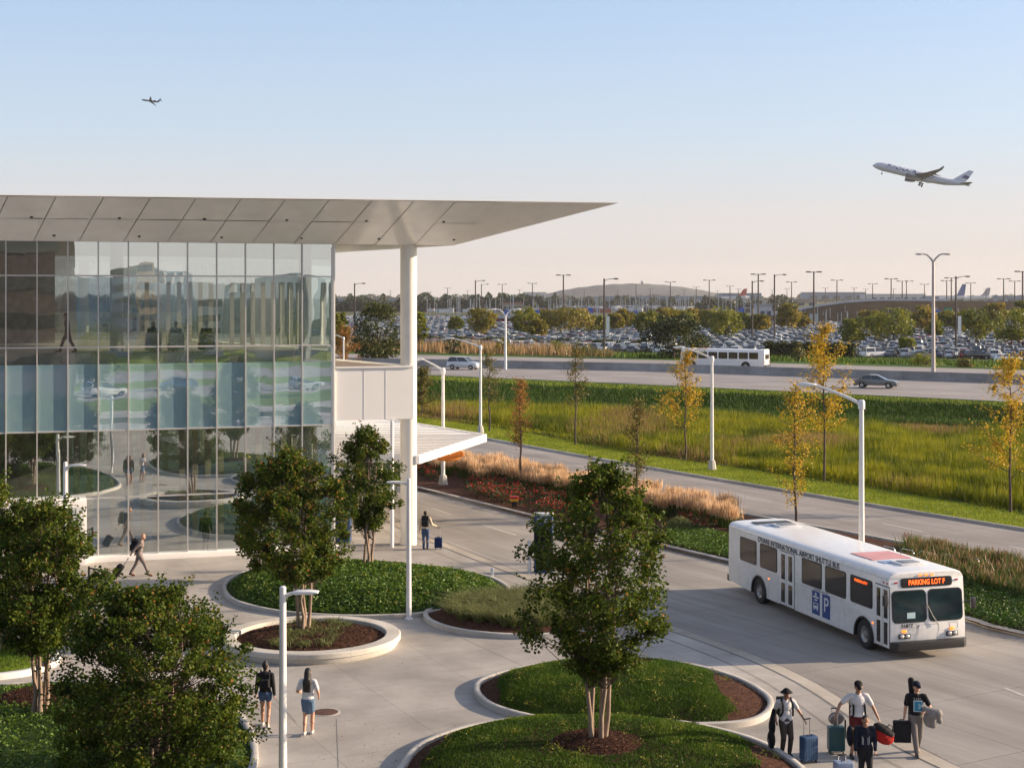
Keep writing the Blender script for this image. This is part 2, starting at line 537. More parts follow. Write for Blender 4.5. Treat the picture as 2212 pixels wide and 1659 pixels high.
def ground_mat(name, stops, scale=.15, bump=.3, bs=14, stretch=(1, 1, 1), rot=0):
    m, n, l, b = nt(name)
    tc = n.new("ShaderNodeTexCoord"); mp = n.new("ShaderNodeMapping"); mp.inputs["Scale"].default_value = stretch; mp.inputs["Rotation"].default_value = (0, 0, rot)
    l.new(tc.outputs["Object"], mp.inputs[0])
    nz = n.new("ShaderNodeTexNoise"); nz.inputs["Scale"].default_value = scale; nz.inputs["Detail"].default_value = 12; nz.inputs["Roughness"].default_value = .68
    l.new(mp.outputs[0], nz.inputs["Vector"])
    r = ramp(n, stops); l.new(nz.outputs["Fac"], r.inputs[0]); l.new(r.outputs[0], b.inputs["Base Color"])
    b.inputs["Roughness"].default_value = .95; b.inputs["Specular IOR Level"].default_value = .1
    n3 = n.new("ShaderNodeTexNoise"); n3.inputs["Scale"].default_value = bs; n3.inputs["Detail"].default_value = 6
    l.new(tc.outputs["Object"], n3.inputs["Vector"])
    bp = n.new("ShaderNodeBump"); bp.inputs["Strength"].default_value = bump; bp.inputs["Distance"].default_value = .08
    l.new(n3.outputs["Fac"], bp.inputs["Height"]); l.new(bp.outputs[0], b.inputs["Normal"])
    return m

ROAD_ANG = math.atan2(.866, -.5)
plaza_mat = concrete("plaza_concrete", (.39, .36, .325), (.49, .455, .415), (3.1, 3.1), R(-25), .006)
road_mat = concrete("road_concrete", (.285, .262, .238), (.385, .36, .33), (4.6, 3.9), -ROAD_ANG, .012, (.25, 1.5, 1), .2)
access_mat = concrete("access_concrete", (.27, .245, .228), (.37, .34, .315), (4.6, 4.1), -ROAD_ANG, .02, (.2, 1.3, 1), .2)
hwy_mat = concrete("highway_concrete", (.30, .27, .255), (.38, .35, .33), (6, 3.7), R(-137), .03, (.15, 1.0, 1), .15)
kerb_mat = concrete("kerb_concrete", (.45, .43, .39), (.56, .53, .49), (2.4, 90), 0, .004, (1, 1, 1), .15)
mulch_mat = ground_mat("mulch", [(.3, (.035, .017, .012)), (.5, (.075, .036, .024)), (.7, (.13, .065, .042))], 9, .8, 26)
soil_mat = ground_mat("soil_green", [(.3, (.018, .035, .008)), (.7, (.05, .085, .018))], 3, .6, 20)
lawn_mat = ground_mat("lawn_ground", [(.3, (.08, .13, .012)), (.5, (.14, .20, .018)), (.7, (.20, .25, .03))], .8, .5, 18)
meadow_ground = ground_mat("meadow_ground", [(.35, (.04, .07, .012)), (.55, (.075, .105, .02)), (.7, (.14, .12, .05))], .12, .6, 5)
slope_mat = ground_mat("slope_ground", [(.3, (.035, .075, .010)), (.55, (.055, .105, .015)), (.75, (.085, .13, .022))], .35, .6, 6, (1, 1, 1), 0)
far_mat = ground_mat("far_ground", [(.35, (.06, .075, .03)), (.6, (.12, .115, .06)), (.75, (.17, .15, .09))], .02, .3, 1)
lot_mat = ground_mat("lot_asphalt", [(.3, (.075, .073, .07)), (.7, (.125, .12, .115))], .1, .2, 8)
paint_line = mat("road_paint", (.50, .48, .44), .7, var=.15, scale=6, dirt=.3)

def rd(pts): return [at(x, y) for x, y in pts]

# base sheet reaching the horizon
g = sheet("ground", [(-6000, -600), (6000, -600), (6000, 14000), (-6000, 14000)], -.06, far_mat); tag(g, kind='structure')

# plaza: pale concrete round the planting beds, running on behind the camera
P = sheet("plaza", [(-60, -3), (40, -3), (40, 30), (16, 42), (7, 58), (-1.5, 70), (-4, 80), (-14, 100), (-60, 100)], 0.0, plaza_mat); tag(P, kind='structure')

# bus road
left = rd([(903, 1150), (960, 1172), (1065, 1213), (1300, 1300), (1700, 1443), (2080, 1659)]) + [Vector((17, 28, 0)), Vector((30, 5, 0)), Vector((36, -6, 0))]
leftfar = [Vector((-12, 96, 0)), Vector((-30, 127, 0))]
left = leftfar[::-1] + left
right = [Vector((-27, 130, 0)), Vector((-9.5, 100, 0))] + rd([(902, 1056), (1162, 1120), (1300, 1151), (1450, 1186), (1570, 1214), (1800, 1266), (2095, 1342), (2212, 1374)]) + [Vector((26, 40, 0)), Vector((42, 22, 0)), Vector((60, 5, 0))]
o = ruled("bus_road", smooth_line(left, 60), smooth_line(right, 60), road_mat, .008, .008, 80, 4); tag(o, kind='structure')
BUSROAD_R = smooth_line(right, 60)

# access road beyond the median
near = [Vector((-60, 207, 0)), Vector((-25, 146, 0))] + rd([(905, 972), (1050, 1006), (1280, 1054), (1600, 1112), (1900, 1166), (2212, 1226)]) + [Vector((40, 38, 0)), Vector((62, 0, 0)), Vector((92, -52, 0))]
farl = [Vector((-60, 227, 0)), Vector((-25, 166, 0))] + rd([(905, 919), (1040, 947), (1380, 1008), (1700, 1062), (2212, 1146)]) + [Vector((45, 47, 0)), Vector((70, 4, 0)), Vector((100, -48, 0))]
NEAR, FARL = smooth_line(near, 60), smooth_line(farl, 60)
o = ruled("access_road", NEAR, FARL, access_mat, .008, .008, 80, 4); tag(o, kind='structure')
o = kerb("kerb_far", FARL, .18, .14, kerb_mat); o.name = "kerb"; tag(o, kind='structure')
o = kerb("kerb", NEAR, .24, .14, kerb_mat); tag(o, kind='structure')
o = kerb("kerb", BUSROAD_R, .30, .14, kerb_mat); tag(o, kind='structure')
# dashes and lane lines as sheets just above the road
mb = MB()
def stripe(a, b, w=.13, z=.012):
    a = Vector((a[0], a[1], 0)); b = Vector((b[0], b[1], 0)); t = (b - a).normalized(); q = Vector((-t.y, t.x, 0)) * w / 2
    mb.add([(p.x, p.y, z) for p in (a - q, b - q, b + q, a + q)], [(0, 1, 2, 3)])
for x0, y0, x1, y1 in ((1045, 993, 1100, 1002), (1590, 1069, 1668, 1084), (1908, 1131, 1992, 1148), (1350, 1030, 1400, 1038), (2180, 1180, 2240, 1192),
                       (1040, 1133, 1115, 1156), (935, 1098, 975, 1112), (2170, 1486, 2230, 1510)):
    stripe(at(x0, y0), at(x1, y1))
ln = resample(smooth_line(left, 60), 200)
for a, b in zip(ln[60:], ln[61:]):
    if a.y > 58: stripe(a + Vector((.25, .12, 0)), b + Vector((.25, .12, 0)), .06)
o = mb.build("road_marking", paint_line); tag(o, kind='structure')
# gutter seam along the plaza
mb = MB()
for a, b in zip(ln[60:-30], ln[61:-29]): stripe(a + Vector((-.30, 0, 0)), b + Vector((-.30, 0, 0)), .50, .011)
o = mb.build("gutter_band", concrete("gutter_concrete", (.42, .375, .315), (.50, .45, .385), None, 0, .01, (1, 1, 1), .25)); tag(o, kind='structure')
mb = MB()
for off in (-.02, -.58, -1.5):
    for a, b in zip(ln[60:-30], ln[61:-29]): stripe(a + Vector((off, 0, 0)), b + Vector((off, 0, 0)), .028, .014)
for a, b in (((905, 1333), (1050, 1402)), ((1050, 1402), (1180, 1460)), ((545, 1452), (640, 1560)), ((727, 1552), (732, 1680)), ((380, 1252), (560, 1236))):
    stripe(at(*a), at(*b), .015, .005)
seam_mat = mat("seam", (.20, .185, .17), .9)
o = mb.build("pavement_joint", seam_mat); tag(o, kind='structure')

# ground between the roads and up to the highway
A = FARL
STRIP = smooth_line([Vector((-60, 233, 0)), Vector((-25, 172, 0))] + rd([(905, 903), (1090, 928), (1240, 957), (1480, 996), (1785, 1040), (2185, 1106), (2300, 1124)]) + [Vector((50, 55, 0)), Vector((78, 10, 0)), Vector((108, -40, 0))], 60)
o = ruled("lawn_strip", A, STRIP, lawn_mat, .06, .05, 80, 2); tag(o, kind='structure')
TOE = [at(300, 846), at(905, 858), at(1425, 880), at(2212, 918), at(2900, 950)]
o = ruled("meadow", STRIP, TOE, meadow_ground, .05, .0, 60, 8); tag(o, kind='structure')
HZ = 1.5
HWN = [at(300, 788, HZ), at(905, 809, HZ), at(1425, 832, HZ), at(2212, 869, HZ), at(2900, 903, HZ)]
o = ruled("embankment", TOE, HWN, slope_mat, 0, HZ, 60, 6); tag(o, kind='structure')
BAR = [at(300, 781, HZ), at(905, 791, HZ), at(1425, 802, HZ), at(2212, 829, HZ), at(2900, 853, HZ)]
HWF = [at(300, 757, HZ), at(905, 767, HZ), at(1425, 778, HZ), at(2212, 800, HZ), at(2900, 820, HZ)]
o = ruled("highway", HWN, HWF, hwy_mat, HZ + .01, HZ + .01, 60, 4); tag(o, kind='structure')
LOTN = [at(300, 742), at(905, 752), at(1425, 766), at(2212, 782), at(2900, 800)]
o = ruled("verge", HWF, LOTN, slope_mat, HZ, 0.0, 60, 4); tag(o, kind='structure')
LOTF = [Vector((-260, 900, 0)), Vector((0, 900, 0)), Vector((200, 880, 0)), Vector((380, 860, 0)), Vector((700, 840, 0))]
o = ruled("parking_lot", LOTN, LOTF, lot_mat, 0.0, 0.0, 60, 8); tag(o, kind='structure')
# highway edge and lane paint
mb = MB()
HN, HF_, HB = resample(HWN, 80), resample(HWF, 80), resample(BAR, 80)
for i in range(79):
    for L_, k in ((HN, .10), (HB, -.08)):
        pass
    a = HN[i].lerp(HB[i], .08); b = HN[i + 1].lerp(HB[i + 1], .08); stripe(a, b, .15, HZ + .02)
    a = HB[i].lerp(HF_[i], .93); b = HB[i + 1].lerp(HF_[i + 1], .93); stripe(a, b, .15, HZ + .02)
    if i % 2 == 0:
        a = HN[i].lerp(HB[i], .5); b = a.lerp(HN[i + 1].lerp(HB[i + 1], .5), .6); stripe(a, b, .15, HZ + .02)
        a = HB[i].lerp(HF_[i], .5); b = a.lerp(HB[i + 1].lerp(HF_[i + 1], .5), .6); stripe(a, b, .15, HZ + .02)
o = mb.build("highway_marking", paint_line); tag(o, kind='structure')
# concrete barrier between the carriageways
mb = MB()
bl = resample(BAR, 60)
vs = []; fs = []
for i, p in enumerate(bl):
    t = (bl[min(i + 1, 59)] - bl[max(i - 1, 0)]).normalized(); q = Vector((-t.y, t.x, 0))
    for off, z in ((-.32, 0), (-.30, .1), (-.15, .35), (-.1, 1.05), (.1, 1.05), (.15, .35), (.3, .1), (.32, 0)):
        w = p + q * off; vs.append((w.x, w.y, HZ + .01 + z))
for i in range(59):
    for k in range(7): fs.append((i * 8 + k, (i + 1) * 8 + k, (i + 1) * 8 + k + 1, i * 8 + k + 1))
mb.add(vs, fs)
o = mb.build("barrier", concrete("barrier_concrete", (.30, .285, .27), (.40, .38, .36), (6, 90), R(42), .02), smooth=30)
tag(o, "long grey concrete barrier running between the two highway carriageways", "barrier")

# ------------------------------------------------------------------ planting beds
leaf_stops = [(0, (.010, .026, .006)), (.35, (.022, .052, .010)), (.7, (.045, .082, .014)), (.9, (.09, .12, .02)), (1, (.14, .13, .03))]
M_cover = foliage("cover_leaf", [(0, (.016, .045, .004)), (.4, (.05, .11, .010)), (.8, (.11, .19, .018)), (1, (.22, .28, .04))], .3)
M_turf = foliage("turf_blade", [(0, (.025, .06, .006)), (.5, (.06, .12, .010)), (1, (.14, .19, .02))], .3, .6, .2)
M_palegrass = foliage("pale_blade", [(0, (.06, .09, .025)), (.5, (.16, .19, .06)), (1, (.32, .31, .14))], .35, .6, .2)
M_mulchchip = foliage("mulch_chip", [(0, (.03, .014, .01)), (.6, (.09, .043, .028)), (1, (.17, .09, .06))], .0, .9, .1)

def mound(name, poly, h, m, inset=.0, edge=1.2, z0=.05, parent=None, res=.45, kindless=False):
    """raised planted surface: height grows from the edge inward"""
    xs = [p[0] for p in poly]; ys = [p[1] for p in poly]
    bm = bmesh.new()
    vs = [bm.verts.new((p[0], p[1], z0)) for p in poly]
    f = bm.faces.new(vs); f.normal_update()
    if f.normal.z < 0: f.normal_flip()
    bmesh.ops.triangulate(bm, faces=[f])
    for _ in range(6):
        long = [e for e in bm.edges if e.calc_length() > res]
        if not long: break
        bmesh.ops.subdivide_edges(bm, edges=long, cuts=1)
        bmesh.ops.triangulate(bm, faces=[f for f in bm.faces if len(f.verts) > 3])
    co = np.array([v.co[:] for v in bm.verts]); d = edge_dist(co[:, :2], poly)
    for v, k in zip(bm.verts, d):
        v.co.z = z0 + h * (1 - (1 - min(k / edge, 1)) ** 2)
    me = bpy.data.meshes.new(name); bm.to_mesh(me); bm.free(); me.materials.append(m); me.shade_smooth()
    return link_mesh(name, me, parent)

def mound_z(P, poly, h, edge, z0=.05):
    d = edge_dist(P, poly); return z0 + h * (1 - (1 - np.minimum(d / edge, 1)) ** 2)

def ell_line(cx, cy, rx, ry, n=28, a0=0, a1=360):
    """circle-like kerb lines read off the photograph"""
    return [at(cx + rx * math.cos(R(a0 + (a1 - a0) * k / n)), cy + ry * math.sin(R(a0 + (a1 - a0) * k / n))) for k in range(n)]

def cover(name, poly, n, size, m, h, edge, lift=.1, z0=.05, parent=None, up=.5, excl=None):
    P = scatter(poly, n)
    if excl is not None: P = P[[not e for e in excl(P)]]
    z = mound_z(P, poly, h, edge, z0) + RNG.uniform(.2, 1, len(P)) * lift
    C = np.column_stack([P, z])
    var = np.clip(.25 + .35 * noise2(P, .7, 3) + .4 * RNG.random(len(P)), 0, 1)
    V, F_, v = leaf_arrays(C, RNG.uniform(.7, 1.3, len(P)) * size, var, up)
    return flat_np(name, V, F_, m, parent, v)

def turf(name, poly, n, hgt, w, m, h, edge, z0=.05, parent=None, excl=None, seed=5, bend=0):
    P = scatter(poly, n)
    if excl is not None: P = P[~excl(P)]
    z = mound_z(P, poly, h, edge, z0) - .01
    nn = noise2(P, .8, seed)
    var = np.clip(nn * .7 + .45 * RNG.random(len(P)) - .1, 0, 1)
    V, F_, v = blades(np.column_stack([P, z]), hgt * RNG.uniform(.5, 1.2, len(P)) * (.6 + .8 * nn), w, .7, var, bend)
    return flat_np(name, V, F_, m, parent, v)

def chips(name, poly, n, m, h, edge, size=.06, z0=.05, parent=None):
    P = scatter(poly, n)
    z = mound_z(P, poly, h, edge, z0) + RNG.uniform(0, .03, n)
    V, F_, v = leaf_arrays(np.column_stack([P, z]), RNG.uniform(.5, 1.4, n) * size, RNG.random(n), 2.0, .1, .4)
    return flat_np(name, V, F_, m, parent, v)

def shrink(poly, d):
    c = sum((Vector((p[0], p[1], 0)) for p in poly), Vector()) / len(poly)
    return [Vector((p[0], p[1], 0)) + (c - Vector((p[0], p[1], 0))).normalized() * d for p in poly]

def bed(line, label, kerb_label=None):
    """closed kerb with the soil inside it"""
    o = empty("planting_bed", tuple(sum(line, Vector()) / len(line)), 0, label, "planting bed")
    inv = Matrix.Translation(-o.location)
    return o

def place_in(o, *objs):
    """parent objects built in world space to the thing o"""
    for c in objs:
        c.parent = o
        c.matrix_parent_inverse = (Matrix.Translation(o.location) @ Matrix.Rotation(o.rotation_euler.z, 4, 'Z')).inverted()

# bed 1: large oval of dark ground cover
b1 = smooth_line(rd([(484, 1274), (502, 1300), (560, 1319), (640, 1331), (760, 1337), (880, 1334), (940, 1326), (1010, 1316), (1075, 1304), (1100, 1284), (1083, 1264), (1040, 1248), (960, 1238), (860, 1228), (740, 1222), (620, 1226), (540, 1238), (500, 1254)]), 72, True)
t = bed(b1, "large oval bed of dark green ground cover beside the glass building")
k = kerb("kerb_ring", b1, .16, .16, kerb_mat, True)
m1 = mound("soil", shrink(b1, .06), .5, soil_mat, edge=2.6)
c1 = cover("ground_cover", shrink(b1, .3), 26000, .11, M_cover, .5, 2.6, .16); tag(c1, kind='stuff')
place_in(t, k, m1, c1)

# bed 2: smaller round bed with pale arching grass
b2 = smooth_line(rd([(919, 1333), (935, 1350), (985, 1366), (1060, 1376), (1150, 1379), (1240, 1372), (1300, 1355), (1318, 1335), (1295, 1315), (1230, 1300), (1150, 1294), (1060, 1296), (985, 1306), (938, 1318)]), 56, True)
t = bed(b2, "round kerbed bed of pale arching grass behind the central tree")
k = kerb("kerb_ring", b2, .18, .17, kerb_mat, True)
m1 = mound("mulch", shrink(b2, .06), .25, mulch_mat, edge=1.5)
tu = []
P = scatter(shrink(b2, .8), 150)
BP = []; 
for p in P:
    nb = 110; a = RNG.uniform(0, 2 * np.pi, nb); rr = RNG.uniform(0, .16, nb)
    BP.append(np.column_stack([p[0] + rr * np.cos(a), p[1] + rr * np.sin(a), np.full(nb, .2)]))
BP = np.concatenate(BP)
V, F_, v = blades(BP, RNG.uniform(.35, .75, len(BP)), .022, 1.1, np.clip(.15 + RNG.random(len(BP)) * .9, 0, 1), .5)
c2 = flat_np("arching_grass", V, F_, M_palegrass, None, v); tag(c2, kind='stuff')
place_in(t, k, m1, c2)

# ring planter of pale concrete with its mulch
RC = at(672, 1392); RRX = 190 * RC.y / FOC
t = empty("ring_planter", RC, 0, "round pale concrete planter ring with brown mulch around a tree trunk", "planter")
mb = MB()
n = 72; prof = [(RRX * .97, -.02), (RRX, .14), (RRX, .17), (RRX + .05, .2), (RRX + .05, .34), (RRX + .02, .37), (RRX - .42, .37), (RRX - .46, .34), (RRX - .46, .1)]
vs = [];fs = []
for r_, z_ in prof:
    for q in range(n): vs.append((r_ * math.cos(2 * math.pi * q / n), r_ * math.sin(2 * math.pi * q / n), z_))
for i in range(len(prof) - 1):
    for q in range(n): fs.append((i * n + q, i * n + (q + 1) % n, (i + 1) * n + (q + 1) % n, (i + 1) * n + q))
mb.add(vs, fs)
mb.build("concrete_ring", concrete("ring_concrete", (.55, .52, .46), (.66, .62, .56), (1.6, 90), 0, .003, (1, 1, 1), .1), t, smooth=30)
ring_poly = [Vector((RC.x + (RRX - .45) * math.cos(2 * math.pi * q / 36), RC.y + (RRX - .45) * math.sin(2 * math.pi * q / 36), 0)) for q in range(36)]
m1 = mound("mulch", ring_poly, .22, mulch_mat, edge=1.4, z0=.2)
c3 = chips("mulch_chips", ring_poly, 9000, M_mulchchip, .22, 1.4, .07, .2); tag(c3, kind='stuff')
gp = shrink(ring_poly, .5)
P = scatter(gp, 70); P = P[(np.abs(P[:, 0] - RC.x - .1) < 1.1)]
BP = np.concatenate([np.column_stack([p[0] + RNG.normal(0, .13, 60), p[1] + RNG.normal(0, .13, 60), np.full(60, .36)]) for p in P])
V, F_, v = blades(BP, RNG.uniform(.10, .26, len(BP)), .02, 1.4, np.clip(.1 + RNG.random(len(BP)) * .8, 0, 1), .5)
c4 = flat_np("grass_tuft", V, F_, M_palegrass, None, v); tag(c4, kind='stuff')
place_in(t, m1, c3, c4)

# bed 3 and bed 4: mown green mounds
b3 = smooth_line(rd([(1030, 1492), (1040, 1515), (1080, 1538), (1170, 1560), (1300, 1572), (1460, 1574), (1580, 1571), (1640, 1558), (1665, 1532), (1650, 1505), (1590, 1472), (1500, 1446), (1400, 1431), (1290, 1430), (1180, 1440), (1090, 1459), (1045, 1475)]), 68, True)
t = bed(b3, "kerbed green mound with a brown mulch edge behind the trunk of the central tree")
k = kerb("kerb_ring", b3, .18, .17, kerb_mat, True)
m1 = mound("mulch", shrink(b3, .06), .5, mulch_mat, edge=3.0)
g3 = shrink(b3, .12)
exb3 = lambda P: (np.hypot((P[:, 0] - at(1372, 1452).x) / 1.0, (P[:, 1] - at(1372, 1452).y) / 1.3) < .75) | (P[:, 0] > at(1578, 1520).x - .5 * noise2(P, .5, 8)) | (P[:, 0] < at(1095, 1500).x - .35 + .5 * noise2(P, .6, 9))
c1 = turf("turf", g3, 75000, .065, .032, M_turf, .45, 2.2, .11, excl=exb3); tag(c1, kind='stuff')
c2 = chips("mulch_chips", b3, 7000, M_mulchchip, .5, 3.0, .06); tag(c2, kind='stuff')
place_in(t, k, m1, c1, c2)
b4 = smooth_line(rd([(870, 1690), (874, 1659), (900, 1625), (950, 1598), (1020, 1577), (1110, 1563), (1220, 1556), (1340, 1556), (1480, 1571), (1600, 1598), (1680, 1632), (1740, 1680), (1760, 1740), (1700, 1850), (1500, 1930), (1200, 1930), (960, 1850)]), 68, True)
t = bed(b4, "nearest kerbed green mound with a mulch disc around the central trunk")
k = kerb("kerb_ring", b4, .18, .17, kerb_mat, True)
m1 = mound("mulch", shrink(b4, .06), .55, mulch_mat, edge=3.0)
g4 = shrink(b4, .12)
EB = at(1290, 1606, .55); EB.z = 0
exb4 = lambda P: (np.hypot(P[:, 0] - EB.x, P[:, 1] - EB.y) < 1.08 + .12 * noise2(P, .25, 4)) | (P[:, 0] < at(960, 1600).x + .5 * noise2(P, .6, 6) + np.maximum(0, 40.5 - P[:, 1]) * -.25) | (P[:, 0] > at(1640, 1640).x - .5 * noise2(P, .5, 5))
c1 = turf("turf", g4, 95000, .065, .03, M_turf, .5, 2.2, .11, excl=exb4); tag(c1, kind='stuff')
c2 = chips("mulch_chips", b4, 12000, M_mulchchip, .55, 3.0, .05); tag(c2, kind='stuff')
ring = [EB + Vector((1.1 * math.cos(R(q * 15)), 1.1 * math.sin(R(q * 15)), 0)) for q in range(24)]
dm = mound("mulch_disc", ring, .18, mulch_mat, edge=.8, z0=.56)
c5 = chips("bark_chips", ring, 3500, M_mulchchip, .18, .8, .06, .57); tag(c5, kind='stuff')
place_in(t, k, m1, c1, c2, dm, c5)

# bed 5: low leafy cover bottom left
b5 = smooth_line([Vector((-24, 47, 0))] + rd([(-60, 1487), (80, 1482), (250, 1484), (400, 1500), (500, 1540), (543, 1600), (540, 1680)]) + [Vector((-6.5, 31, 0)), Vector((-12, 26, 0)), Vector((-24, 26, 0))], 60, True)
t = bed(b5, "bed of low leafy ground cover under the two nearest trees")
k = kerb("kerb_ring", b5, .18, .17, kerb_mat, True)
m1 = mound("soil", shrink(b5, .06), .3, soil_mat, edge=2)
AB = at(85, 1531)
exb5 = lambda P: (np.hypot(P[:, 0] - AB.x, P[:, 1] - AB.y) < 1.0) | (P[:, 1] < 30)
c1 = cover("ground_cover", shrink(b5, .3), 42000, .085, M_cover, .3, 2, .12, excl=exb5); tag(c1, kind='stuff')
ring = [AB + Vector((1.15 * math.cos(R(q * 15)), 1.15 * math.sin(R(q * 15)), 0)) for q in range(24)]
dm = mound("mulch_disc", ring, .15, mulch_mat, edge=.9, z0=.34)
c5 = chips("bark_chips", ring, 3000, M_mulchchip, .15, .9, .06, .35); tag(c5, kind='stuff')
place_in(t, k, m1, c1, dm, c5)

# bed 6: lawn far left
b6 = smooth_line(rd([(-260, 1440), (-60, 1466), (30, 1462), (90, 1448), (120, 1425), (60, 1395), (-60, 1375), (-260, 1370)]), 40, True)
t = bed(b6, "small lawn behind the left trees with a white kerb")
k = kerb("kerb_ring", b6, .3, .17, white_paint, True)
m1 = mound("soil", shrink(b6, .06), .15, lawn_mat, edge=1)
c1 = turf("turf", shrink(b6, .2), 9000, .1, .03, M_turf, .15, 1, .05); tag(c1, kind='stuff')
place_in(t, k, m1, c1)

# weeds and fallen leaves break up the tidy mounds and paving
M_weed = foliage("weed_leaf", [(0, (.09, .13, .012)), (.6, (.20, .22, .02)), (1, (.34, .26, .04))], .35)
for poly_, hh_, nn_, ed_, lab in ((b3, .5, 90, 3.0, "scattered yellow weeds on the mound behind the central trunk"), (b4, .55, 110, 3.0, "scattered yellow weeds on the nearest mound"), (b1, .6, 60, 2.6, "taller pale sprigs poking out of the oval bed cover")):
    Q = scatter(shrink(poly_, .4), nn_); Q = Q[Q[:, 1] > 33]; C = np.repeat(Q, 16, 0); C = C + RNG.normal(0, .09, C.shape)
    z = mound_z(C, poly_, hh_, ed_) + RNG.uniform(.04, .16, len(C))
    V, F_, v = leaf_arrays(np.column_stack([C, z]), .055, RNG.random(len(C)), .8)
    o = flat_np("weeds", V, F_, M_weed, None, v); tag(o, lab, "weeds", kind='stuff')
M_fallen = foliage("fallen_leaf", [(0, (.10, .05, .02)), (.6, (.20, .12, .03)), (1, (.10, .12, .03))], .0, .8)
Q = np.concatenate([scatter([(-14, 33), (14, 33), (8, 56), (-16, 62)], 420), scatter([(-5, 37), (3.5, 37), (3.5, 42), (-5, 42)], 200), scatter([(-10, 50), (-4, 50), (-4, 58), (-10, 58)], 150)])
V, F_, v = leaf_arrays(np.column_stack([Q, np.full(len(Q), .025)]), RNG.uniform(.03, .06, len(Q)), RNG.random(len(Q)), 4.0, .08)
o = flat_np("fallen_leaves", V, F_, M_fallen, None, v); tag(o, "few dry leaves blown about on the plaza paving", "leaves", kind='stuff')

# ------------------------------------------------------------------ median between the two roads
M_plume = foliage("plume_blade", [(0, (.40, .25, .12)), (.5, (.62, .42, .25)), (1, (.80, .60, .40))], .5, .6, .2)
M_tallgreen = foliage("tall_green_blade", [(0, (.03, .06, .01)), (.5, (.07, .12, .02)), (1, (.15, .18, .04))], .4, .55, .25)
M_rose = foliage("rose_petal", [(0, (.26, .012, .010)), (.7, (.42, .03, .02)), (1, (.50, .10, .06))], .3)
M_roseleaf = foliage("rose_leaf", [(0, (.02, .045, .012)), (.6, (.05, .085, .02)), (1, (.16, .07, .03))], .3)
kl = [at(902, 1060), at(985, 1066 + 12), at(1162, 1124), at(1300, 1155), at(1450, 1190), at(1570, 1218), at(1800, 1270), at(2095, 1346), at(2212, 1378), Vector((27, 41.5, 0)), Vector((44, 24, 0))]
fl_ = [at(902, 975), at(1050, 1010), at(1280, 1058), at(1600, 1116), at(1900, 1170), at(2212, 1230), Vector((39.5, 37, 0)), Vector((58, 5, 0))]
MEDK = resample(smooth_line(kl, 50), 60); MEDF = resample(smooth_line(fl_, 50), 60)
o = ruled("median", MEDK, MEDF, mulch_mat, .10, .10, 60, 4); tag(o, kind='structure')

def band(a, b, lo, hi, n):
    """random points of the median between fractions lo..hi of its width, from picture x a to b"""
    A_ = np.array([p[:2] for p in MEDK]); B_ = np.array([p[:2] for p in MEDF])
    out = []
    while len(out) < n:
        u = RNG.uniform(0, 59, n * 3); i = u.astype(int); f = (u - i)[:, None]; t_ = RNG.uniform(lo, hi, n * 3)[:, None]
        i2 = np.minimum(i + 1, 59)
        P = (A_[i] * (1 - f) + A_[i2] * f) * (1 - t_) + (B_[i] * (1 - f) + B_[i2] * f) * t_
        X = CX + P[:, 0] / P[:, 1] * FOC
        out += list(P[(X > a) & (X < b)])
    return np.array(out[:n])

def plume_row(label, a, b, lo, hi, clumps, hgt=1.25, green=.5):
    base = band(a, b, lo, hi, clumps)
    t = empty("ornamental_grass", (base[:, 0].mean(), base[:, 1].mean(), .1), 0, label, "ornamental grass", "feathery grasses in the median")
    nb = 90
    P = np.repeat(base, nb, 0) + RNG.normal(0, .13, (clumps * nb, 2))
    hh = np.repeat(RNG.uniform(.8, 1.12, clumps), nb)
    Z = np.full(len(P), .1)
    V, F_, v = blades(np.column_stack([P, Z]), hgt * .66 * hh * RNG.uniform(.7, 1.1, len(P)), .03, .3, RNG.random(len(P)), .25)
    c = flat_np("blades", V, F_, M_tallgreen, None, v); tag(c, kind='stuff')
    nb = 130
    P = np.repeat(base, nb, 0) + RNG.normal(0, .19, (clumps * nb, 2)); hh = np.repeat(RNG.uniform(.85, 1.12, clumps), nb)
    Z = .1 + hgt * hh * RNG.uniform(.38, .72, len(P))
    V, F_, v = blades(np.column_stack([P, Z]), hgt * .36 * hh * RNG.uniform(.6, 1.15, len(P)), .032, .16, np.clip(np.repeat(RNG.random(clumps) * .5, nb) + RNG.random(len(P)) * .6, 0, 1), .2)
    d = flat_np("plumes", V, F_, M_plume, None, v); tag(d, kind='stuff')
    place_in(t, c, d)

plume_row("tan plumed grass beside the lamp under the canopy end", 905, 1048, .45, .85, 60)
plume_row("long row of tan plumed grass behind the red roses", 1055, 1290, .62, .95, 110)
plume_row("row of tan plumed grass just beyond the rear of the near bus", 1290, 1585, .60, .95, 120)

def flower_bed(label, a, b, lo, hi, n):
    base = band(a, b, lo, hi, n)
    t = empty("rose_bush", (base[:, 0].mean(), base[:, 1].mean(), .1), 0, label, "rose bed", "red roses in the median")
    C = np.repeat(base, 60, 0); C = np.column_stack([C + RNG.normal(0, .2, C.shape), .12 + np.abs(RNG.normal(.28, .13, len(C)))])
    V, F_, v = leaf_arrays(C, .09, RNG.random(len(C)), .5)
    c = flat_np("leaves", V, F_, M_roseleaf, None, v); tag(c, kind='stuff')
    q = np.repeat(base, 3, 0); q = np.column_stack([q + RNG.normal(0, .2, q.shape), RNG.uniform(.42, .66, len(q))])
    V, F_, v = leaf_arrays(np.repeat(q, 5, 0) + RNG.normal(0, .02, (len(q) * 5, 3)), .10, RNG.random(len(q) * 5), .6, .3, 1.0)
    d = flat_np("blossoms", V, F_, M_rose, None, v); tag(d, kind='stuff')
    place_in(t, c, d)
flower_bed("mass of red roses in the median beneath the young orange tree", 1010, 1290, .12, .55, 190)
flower_bed("red roses beside the white lamp foot near the canopy", 905, 950, .25, .8, 70)
